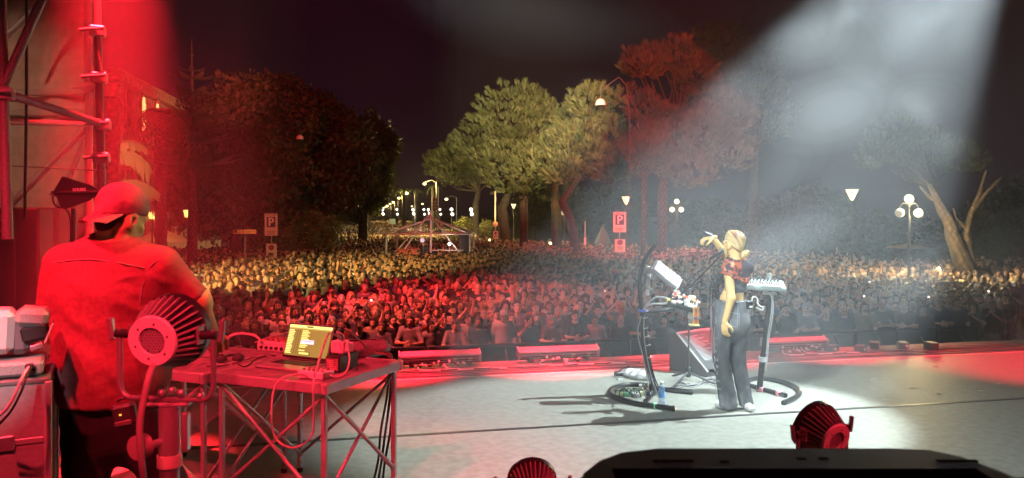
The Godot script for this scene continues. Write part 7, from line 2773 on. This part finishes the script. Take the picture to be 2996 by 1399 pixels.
	s.cap(Vector3(-0.13, 0.5, 0.02), Vector3(-0.15, 0.1, 0.02), 0.085, 0.07)
	s.cap(Vector3(0.12, 0.84, -0.02), Vector3(0.24, 0.48, -0.06), 0.115, 0.085)
	s.cap(Vector3(0.24, 0.48, -0.06), Vector3(0.36, 0.1, 0.02), 0.085, 0.07)
	s.bake()
	s.cut_plane(Vector3.DOWN, -0.04)
	s.surface(tr, null, func(p, _n): return 0.005 * sin(p.y * 40.0 + p.x * 30.0) * sin(p.x * 50.0 - p.y * 12.0))
	put("trousers", tr.mesh(), mat(Color(0.02, 0.018, 0.02), 0.85, 0, "cloth", 5.0), o)
	for q in [Vector3(-0.15, 0, 0.02), Vector3(0.36, 0, 0.02)]:
		var m := MB.new()
		s = Sdf.new(q + Vector3(-0.1, -0.02, -0.26), q + Vector3(0.12, 0.16, 0.14), 0.014, 80.0)
		s.cap(q + Vector3(0, 0.05, 0.04), q + Vector3(0.03, 0.042, -0.18), 0.05, 0.046)
		s.cap(q + Vector3(0, 0.09, 0.03), q + Vector3(0, 0.05, 0.0), 0.05, 0.05)
		s.bake()
		s.cut_plane(Vector3.DOWN, -0.002)
		s.surface(m)
		put("shoe", m.mesh(), mat(Color(0.02, 0.02, 0.02), 0.6), o)
	# the pouch at his hip
	var p := at(366, 1214, d - 0.27)
	var b := thing("belt_pouch", "dark belt pouch with a small amber light on the technician's hip", "pouch", p)
	var black := mat(Color(0.03, 0.025, 0.025), 0.5)
	bx(b, "case", p, Vector3(0.1, 0.1, 0.05), black, Basis(Vector3.BACK, 0.2), 0.014)
	bx(b, "flap", p + Vector3(0.004, -0.03, 0.027), Vector3(0.075, 0.022, 0.01), mat(Color(0.1, 0.07, 0.07), 0.4), Basis(Vector3.BACK, 0.2), 0.004)
	bx(b, "status_light", p + Vector3(-0.008, 0.006, 0.028), Vector3(0.008, 0.006, 0.004), glow(Color(1.0, 0.7, 0.2), 2.0), Basis(), 0.0)
	var bt := MB.new()
	bt.tube(curve([p + Vector3(-0.03, 0.06, 0.01), p + Vector3(0.0, 0.075, 0.01), p + Vector3(0.05, 0.06, 0.0), p + Vector3(0.07, -0.03, 0.0)]), 0.006, 6)
	obj("loop", bt, black, b)


func singer() -> void:
	var base := on(2150, 1200)
	base.y = SL + 0.009
	var px := func(x, y, z := 0.0): return Vector3((x - 2150.0) / 314.0, (1200.0 - y) / 314.0, z)
	var o := thing("person", "singer with tied blond hair, cropped top and flared grey jeans, one hand raised", "person", base)
	var eye := Vector3(-0.008, 1.53, -0.03)
	var f := Vector3(-0.55, -0.08, -0.83).normalized()
	var hx := Vector3.UP.cross(f).normalized()
	var hb := Basis(hx, f.cross(hx), f)
	var inv := hb.inverse()
	var shl: Vector3 = px.call(2126, 793, 0.075)
	var shr: Vector3 = px.call(2186, 786, -0.03)
	var ell: Vector3 = px.call(2126, 872, 0.15)
	var wl: Vector3 = px.call(2107, 938, 0.16)
	var elr := Vector3(-0.01, 1.43, -0.3)
	var wr: Vector3 = px.call(2105, 701, -0.26)
	var nb: Vector3 = px.call(2150, 768, 0.0)
	var skin := MB.new()
	var s := Sdf.new(Vector3(-0.3, 0.75, -0.38), Vector3(0.25, 1.66, 0.24), 0.0085, 120.0)
	s.cap(nb, eye + hb * Vector3(0, -0.07, -0.03), 0.047, 0.047)
	s.cap(px.call(2156, 800, 0.0), px.call(2148, 855, 0.0), 0.1, 0.088, Vector3(0.25, 0, 0.97), 1.4)
	s.cap(px.call(2147, 855, 0.0), px.call(2141, 880, 0.0), 0.092, 0.115, Vector3(0.25, 0, 0.97), 1.3)
	s.cap(shl, nb, 0.045, 0.05)
	s.cap(shr, nb, 0.045, 0.05)
	s.cap(shl, ell, 0.046, 0.037)
	s.cap(ell, wl, 0.038, 0.026)
	s.cap(shr, elr, 0.044, 0.037)
	s.cap(elr, wr, 0.037, 0.025)
	s.bake()
	s.surface(skin)
	var hs := Sdf.new(wl - Vector3.ONE * 0.18, wl + Vector3.ONE * 0.18, 0.005, 260.0)
	hand_field(hs, wl, Vector3(-0.02, -1, 0.06), Vector3(0.8, 0, -0.5), 0.5, 1.0, 0.95)
	hs.bake()
	hs.surface(skin)
	hs = Sdf.new(wr - Vector3.ONE * 0.18, wr + Vector3.ONE * 0.18, 0.005, 260.0)
	hand_field(hs, wr, Vector3(-1, -0.18, 0.1), Vector3(0.1, -1, -0.2), 0.75, 1.0, 0.95)
	hs.bake()
	hs.surface(skin)
	var hd := Sdf.new(eye - Vector3.ONE * 0.18, eye + Vector3.ONE * 0.18, 0.0055, 120.0)
	head_field(hd, eye, hb, 0.95)
	hd.cap(eye + hb * Vector3(0, -0.07, -0.03), nb, 0.047, 0.047)
	hd.bake()
	hd.surface(skin, func(p, _n): return face_paint(inv * (p - eye)))
	put("body", skin.mesh(), skin_mat(Color(0.6, 0.38, 0.16)), o)
	# earring
	var em := MB.new()
	em.tube([eye + hb * Vector3(0.082, -0.04, 0.0), eye + hb * Vector3(0.085, -0.1, 0.0)], 0.006, 6)
	put("earring", em.mesh(), mat(Color(0.8, 0.7, 0.4), 0.25, 0.9), o)
	# hair drawn back to a low knot
	var hm := MB.new()
	var h2 := Sdf.new(eye - Vector3(0.2, 0.2, 0.2), eye + Vector3(0.2, 0.2, 0.22), 0.0055, 120.0)
	h2.ell(eye + hb * Vector3(0, 0.045, -0.026), Vector3(0.08, 0.09, 0.104), hb)
	h2.ell(eye + hb * Vector3(0, -0.015, -0.07), Vector3(0.056, 0.055, 0.045), hb)
	h2.ell(px.call(2171, 746, 0.085), Vector3(0.033, 0.03, 0.032))
	h2.ell(px.call(2164, 753, 0.09), Vector3(0.022, 0.022, 0.022))
	h2.ell(px.call(2178, 740, 0.085), Vector3(0.02, 0.02, 0.022))
	h2.ell(px.call(2141, 686, -0.03), Vector3(0.032, 0.022, 0.03))
	h2.bake()
	h2.cut_plane(hb.z, hb.z.dot(eye) + 0.052)
	h2.cut_ell(eye + hb * Vector3(0, -0.06, 0.08), Vector3(0.12, 0.11, 0.115))
	var knot: Vector3 = px.call(2169, 742, 0.1)
	h2.surface(hm, func(p, _n):
		var q = inv * (p - eye)
		var a := atan2(p.x - knot.x, p.y - knot.y)
		var g := 0.5 + 0.5 * sin(a * 46.0 + 5.0 * sin(a * 9.0))
		var root := smoothstep(0.02, 0.09, q.y + 0.02 * sin(a * 23.0)) * smoothstep(-0.02, -0.09, q.z)
		var c := Color(0.6, 0.46, 0.23).lerp(Color(0.3, 0.17, 0.07), g * g)
		return c.lerp(Color(0.16, 0.045, 0.03), root * (0.35 + 0.6 * g)), func(p, _n):
		var a := atan2(p.x - knot.x, p.y - knot.y)
		return 0.004 * sin(a * 46.0 + 5.0 * sin(a * 9.0)) if p.distance_to(knot) > 0.05 else 0.003 * sin(p.x * 260.0 + p.y * 190.0) * sin(p.z * 230.0))
	var hairm := vmat(0.4, 0.5)
	put("hair", hm.mesh(), hairm, o)
	# cropped bodice
	var tm := MB.new()
	s = Sdf.new(Vector3(-0.22, 0.98, -0.24), Vector3(0.26, 1.46, 0.26), 0.009, 60.0)
	s.cap(px.call(2157, 805, 0.0), px.call(2150, 850, 0.0), 0.117, 0.105, Vector3(0.25, 0, 0.97), 1.36)
	s.bake()
	s.cut_plane(Vector3.DOWN, -1.085)
	s.cut_plane(Vector3.UP, 1.3)
	s.surface(tm, null, func(p, _n): return 0.004 * sin(p.y * 95.0 + 9.0 * p.x + 2.0 * sin(p.x * 24.0)))
	put("top", tm.mesh(), mat(Color(0.17, 0.17, 0.2), 0.5, 0, "cloth", 8.0), o)
	# lace cape over the shoulders
	var km := MB.new()
	s = Sdf.new(Vector3(-0.24, 1.1, -0.26), Vector3(0.28, 1.47, 0.27), 0.0065, 70.0)
	s.cap(px.call(2153, 793, 0.0), px.call(2153, 826, 0.0), 0.128, 0.13, Vector3(0.25, 0, 0.97), 1.25)
	s.cap(shl, nb, 0.062, 0.068)
	s.cap(shr, nb, 0.062, 0.068)
	s.cap(shl, shl.lerp(ell, 0.26), 0.062, 0.062)
	s.cap(shr, shr.lerp(elr, 0.3), 0.062, 0.06)
	s.bake()
	var i0 := 0
	for z in s.nz:
		for y in s.ny:
			for x in s.nx:
				var p := s.lo + Vector3(x, y, z) * s.h
				var a := atan2(p.x, p.z)
				s.f[i0] = maxf(s.f[i0], 1.205 + 0.055 * smoothstep(-0.02, -0.12, p.x) - 0.035 * smoothstep(0.0, 0.1, p.x) + 0.009 * absf(sin(a * 15.0)) - p.y)
				i0 += 1
	s.cut_ell(px.call(2150, 757, 0.02), Vector3(0.062, 0.05, 0.062))
	var fl := FastNoiseLite.new()
	fl.seed = 21
	fl.frequency = 11.0
	fl.noise_type = FastNoiseLite.TYPE_CELLULAR
	fl.cellular_return_type = FastNoiseLite.RETURN_CELL_VALUE
	var fl2 := FastNoiseLite.new()
	fl2.seed = 22
	fl2.frequency = 26.0
	s.surface(km, func(p, _n):
		var v := fl.get_noise_3dv(p * Vector3(1, 1, 0.6)) + 0.5 * fl2.get_noise_3dv(p)
		return Color(0.05, 0.04, 0.055) if v < 0.12 else Color(0.45, 0.11, 0.06) if v < 0.55 else Color(0.55, 0.3, 0.16), func(p, _n): return 0.003 * fl2.get_noise_3dv(p * 1.3))
	put("lace_cape", km.mesh(), vmat(0.7, 0.3), o)
	# beaded fringe hanging before her left side
	rng.seed = 314
	var fm := MB.new()
	for i in 16:
		var x := rnd(-0.145, -0.07)
		var z := rnd(-0.17, -0.03)
		var top := Vector3(x * 0.75 - 0.015, rnd(1.19, 1.28), z)
		var low := Vector3(x * 1.25 - 0.02, rnd(0.95, 1.06), z - 0.02)
		var mid := top.lerp(low, 0.5) + Vector3(-0.03, 0.02, 0)
		fm.tube(curve([top, mid, low], 4), 0.004, 5)
		for k in 7:
			fm.ball(top.lerp(low, k / 7.0) + Vector3(-0.03 * sin(PI * k / 7.0), 0.01, 0), Vector3.ONE * 0.0095, 6, 4)
	put("bead_fringe", fm.mesh(), mat(Color(0.04, 0.04, 0.045), 0.3, 0.2), o)
	# flared jeans with eyelets down the outer seams
	var jm := MB.new()
	s = Sdf.new(Vector3(-0.32, -0.03, -0.28), Vector3(0.28, 1.1, 0.3), 0.0105, 85.0)
	s.cap(px.call(2140, 880, 0.0), px.call(2139, 905, 0.0), 0.13, 0.16, Vector3(0.2, 0, 0.98), 1.25)
	s.cap(px.call(2139, 905, 0.0), px.call(2138, 945, 0.0), 0.16, 0.172, Vector3(0.2, 0, 0.98), 1.2)
	s.ell(px.call(2118, 945, 0.06), Vector3(0.085, 0.1, 0.08))
	s.ell(px.call(2165, 942, 0.05), Vector3(0.08, 0.1, 0.08))
	s.cap(px.call(2115, 955, 0.03), px.call(2106, 1045, 0.04), 0.092, 0.07)
	s.cap(px.call(2106, 1045, 0.04), px.call(2127, 1180, 0.05), 0.07, 0.085)
	s.cap(px.call(2164, 955, 0.0), px.call(2160, 1050, -0.02), 0.088, 0.07)
	s.cap(px.call(2160, 1050, -0.02), px.call(2184, 1184, -0.01), 0.07, 0.066)
	s.bake()
	s.cut_plane(Vector3.UP, 1.018)
	i0 = 0
	for z in s.nz:
		for y in s.ny:
			for x in s.nx:
				var p := s.lo + Vector3(x, y, z) * s.h
				s.f[i0] = maxf(s.f[i0], 0.018 + 0.012 * sin(p.x * 38.0 + p.z * 21.0) - p.y)
				i0 += 1
	var folds := []
	for q in [[[2098, 965], [2135, 1010], 8, -0.01], [[2180, 955], [2140, 1000], 9, 0.01], [[2186, 985], [2150, 1040], 8, 0.008], [[2120, 1040], [2126, 1120], 7, 0.009], [[2175, 1040], [2160, 1120], 7, 0.009], [[2110, 1120], [2150, 1160], 9, 0.012], [[2105, 1150], [2140, 1178], 7, 0.01], [[2168, 1140], [2195, 1180], 7, 0.01], [[2166, 1165], [2200, 1186], 6, 0.01], [[2120, 925], [2150, 935], 5, -0.006], [[2150, 885], [2141, 985], 5, -0.022], [[2116, 1180], [2150, 1192], 6, 0.012]]:
		var a: Vector3 = px.call(q[0][0], q[0][1])
		var b: Vector3 = px.call(q[1][0], q[1][1])
		folds.append([s.front(a.x, a.y), s.front(b.x, b.y), q[2] / 314.0, q[3]])
	var wear := FastNoiseLite.new()
	wear.seed = 31
	wear.frequency = 9.0
	wear.fractal_octaves = 4
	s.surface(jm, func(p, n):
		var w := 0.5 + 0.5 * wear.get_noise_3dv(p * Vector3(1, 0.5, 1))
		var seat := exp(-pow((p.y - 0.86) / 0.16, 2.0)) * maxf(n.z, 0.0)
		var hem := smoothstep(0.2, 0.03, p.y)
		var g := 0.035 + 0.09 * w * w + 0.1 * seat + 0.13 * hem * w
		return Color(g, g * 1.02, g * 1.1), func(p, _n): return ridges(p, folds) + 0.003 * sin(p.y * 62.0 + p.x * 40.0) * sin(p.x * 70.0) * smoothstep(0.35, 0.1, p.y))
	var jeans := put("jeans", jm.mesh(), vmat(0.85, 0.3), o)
	var sm := MB.new()
	for q in [[[2105, 882], [2150, 884], [2175, 882]], [[2123, 912], [2152, 916], [2150, 946], [2138, 954], [2124, 944], [2123, 912]], [[2180, 912], [2192, 916], [2190, 944]], [[2149, 886], [2144, 960]], [[2092, 905], [2086, 960], [2084, 1040], [2096, 1170]]]:
		var pp := []
		for k in q:
			var a: Vector3 = px.call(k[0], k[1])
			pp.append([a.x, a.y])
		stripe(sm, s, pp, 0.0028, 0.001)
	put("seam", sm.mesh(), mat(Color(0.3, 0.3, 0.32), 0.8), jeans)
	var eyes := [[2089, 988], [2090, 1006], [2090, 1026], [2090, 1050], [2091, 1070], [2093, 1090], [2095, 1112], [2099, 1134], [2102, 1156], [2108, 1177], [2182, 1132], [2184, 1154], [2188, 1176]]
	for q in eyes:
		var a: Vector3 = px.call(q[0], q[1])
		var c := s.front(a.x, a.y, 0.002)
		var m := MB.new()
		m.lathe([Vector2(0.006, -0.002), Vector2(0.0085, 0.004), Vector2(0.012, 0.003), Vector2(0.0125, -0.002)], 12, Transform3D(Basis(Vector3(0.25, 0, 0).normalized(), PI / 2) * Basis(Vector3.BACK, 0.5 if q[0] < 2130 else -0.3), c))
		put("eyelet", m.mesh(), mat(Color(0.75, 0.75, 0.75), 0.25, 0.8), jeans)
	for q in [[px.call(2118, 1188, 0.04), Vector3(-0.4, 0, -0.9)], [px.call(2182, 1190, 0.0), Vector3(0.2, 0, 0.98)]]:
		var m := MB.new()
		var bb: Vector3 = q[0]
		bb.y = 0.0
		s = Sdf.new(bb - Vector3(0.2, 0.02, 0.2), bb + Vector3(0.2, 0.14, 0.2), 0.012, 80.0)
		s.cap(bb + Vector3(0, 0.04, 0), bb + Vector3(0, 0.034, 0) + q[1] * 0.11, 0.036, 0.034)
		s.bake()
		s.cut_plane(Vector3.DOWN, -0.001)
		s.surface(m)
		put("shoe", m.mesh(), mat(Color(0.55, 0.54, 0.52), 0.6), o)
	# radio pack on her waistband, and the dark thing in her raised hand
	var p := base + (px.call(2178, 890, 0.16) as Vector3)
	var b := thing("radio_pack", "small black radio pack with a white label clipped to the singer's waistband", "radio pack", p)
	var black := mat(Color(0.03, 0.03, 0.03), 0.4)
	bx(b, "case", p, Vector3(0.062, 0.075, 0.026), black, Basis(Vector3.UP, 0.35), 0.006)
	bx(b, "label_plate", p + Vector3(0.01, -0.014, 0.0145), Vector3(0.034, 0.018, 0.002), mat(Color(0.75, 0.75, 0.72), 0.5), Basis(Vector3.UP, 0.35), 0.0)
	bx(b, "latch", p + Vector3(0.004, 0.028, 0.014), Vector3(0.05, 0.01, 0.004), mat(Color(0.12, 0.12, 0.12), 0.4), Basis(Vector3.UP, 0.35), 0.001)
	var wm := MB.new()
	wm.tube(curve([p + Vector3(0.02, 0.035, 0), p + Vector3(0.035, 0.075, 0.0), p + Vector3(0.07, 0.06, 0.0), p + Vector3(0.075, 0.01, 0.01), p + Vector3(0.1, -0.01, 0.01), p + Vector3(0.12, -0.02, 0.01), p + Vector3(0.11, -0.045, 0.01), p + Vector3(0.06, -0.02, 0.01)]), 0.006, 6)
	obj("wire", wm, mat(Color(0.7, 0.68, 0.65), 0.5), b)
	p = base + (px.call(2092, 690, -0.26) as Vector3)
	b = thing("visor", "small dark flat visor above the singer's raised hand", "visor", p)
	bx(b, "brim", p, Vector3(0.085, 0.022, 0.05), mat(Color(0.06, 0.06, 0.07), 0.5), Basis(Vector3.BACK, -0.42), 0.008)
	bx(b, "tip", p + Vector3(-0.034, 0.022, 0), Vector3(0.03, 0.03, 0.045), mat(Color(0.06, 0.06, 0.07), 0.5), Basis(Vector3.BACK, -0.9), 0.008)
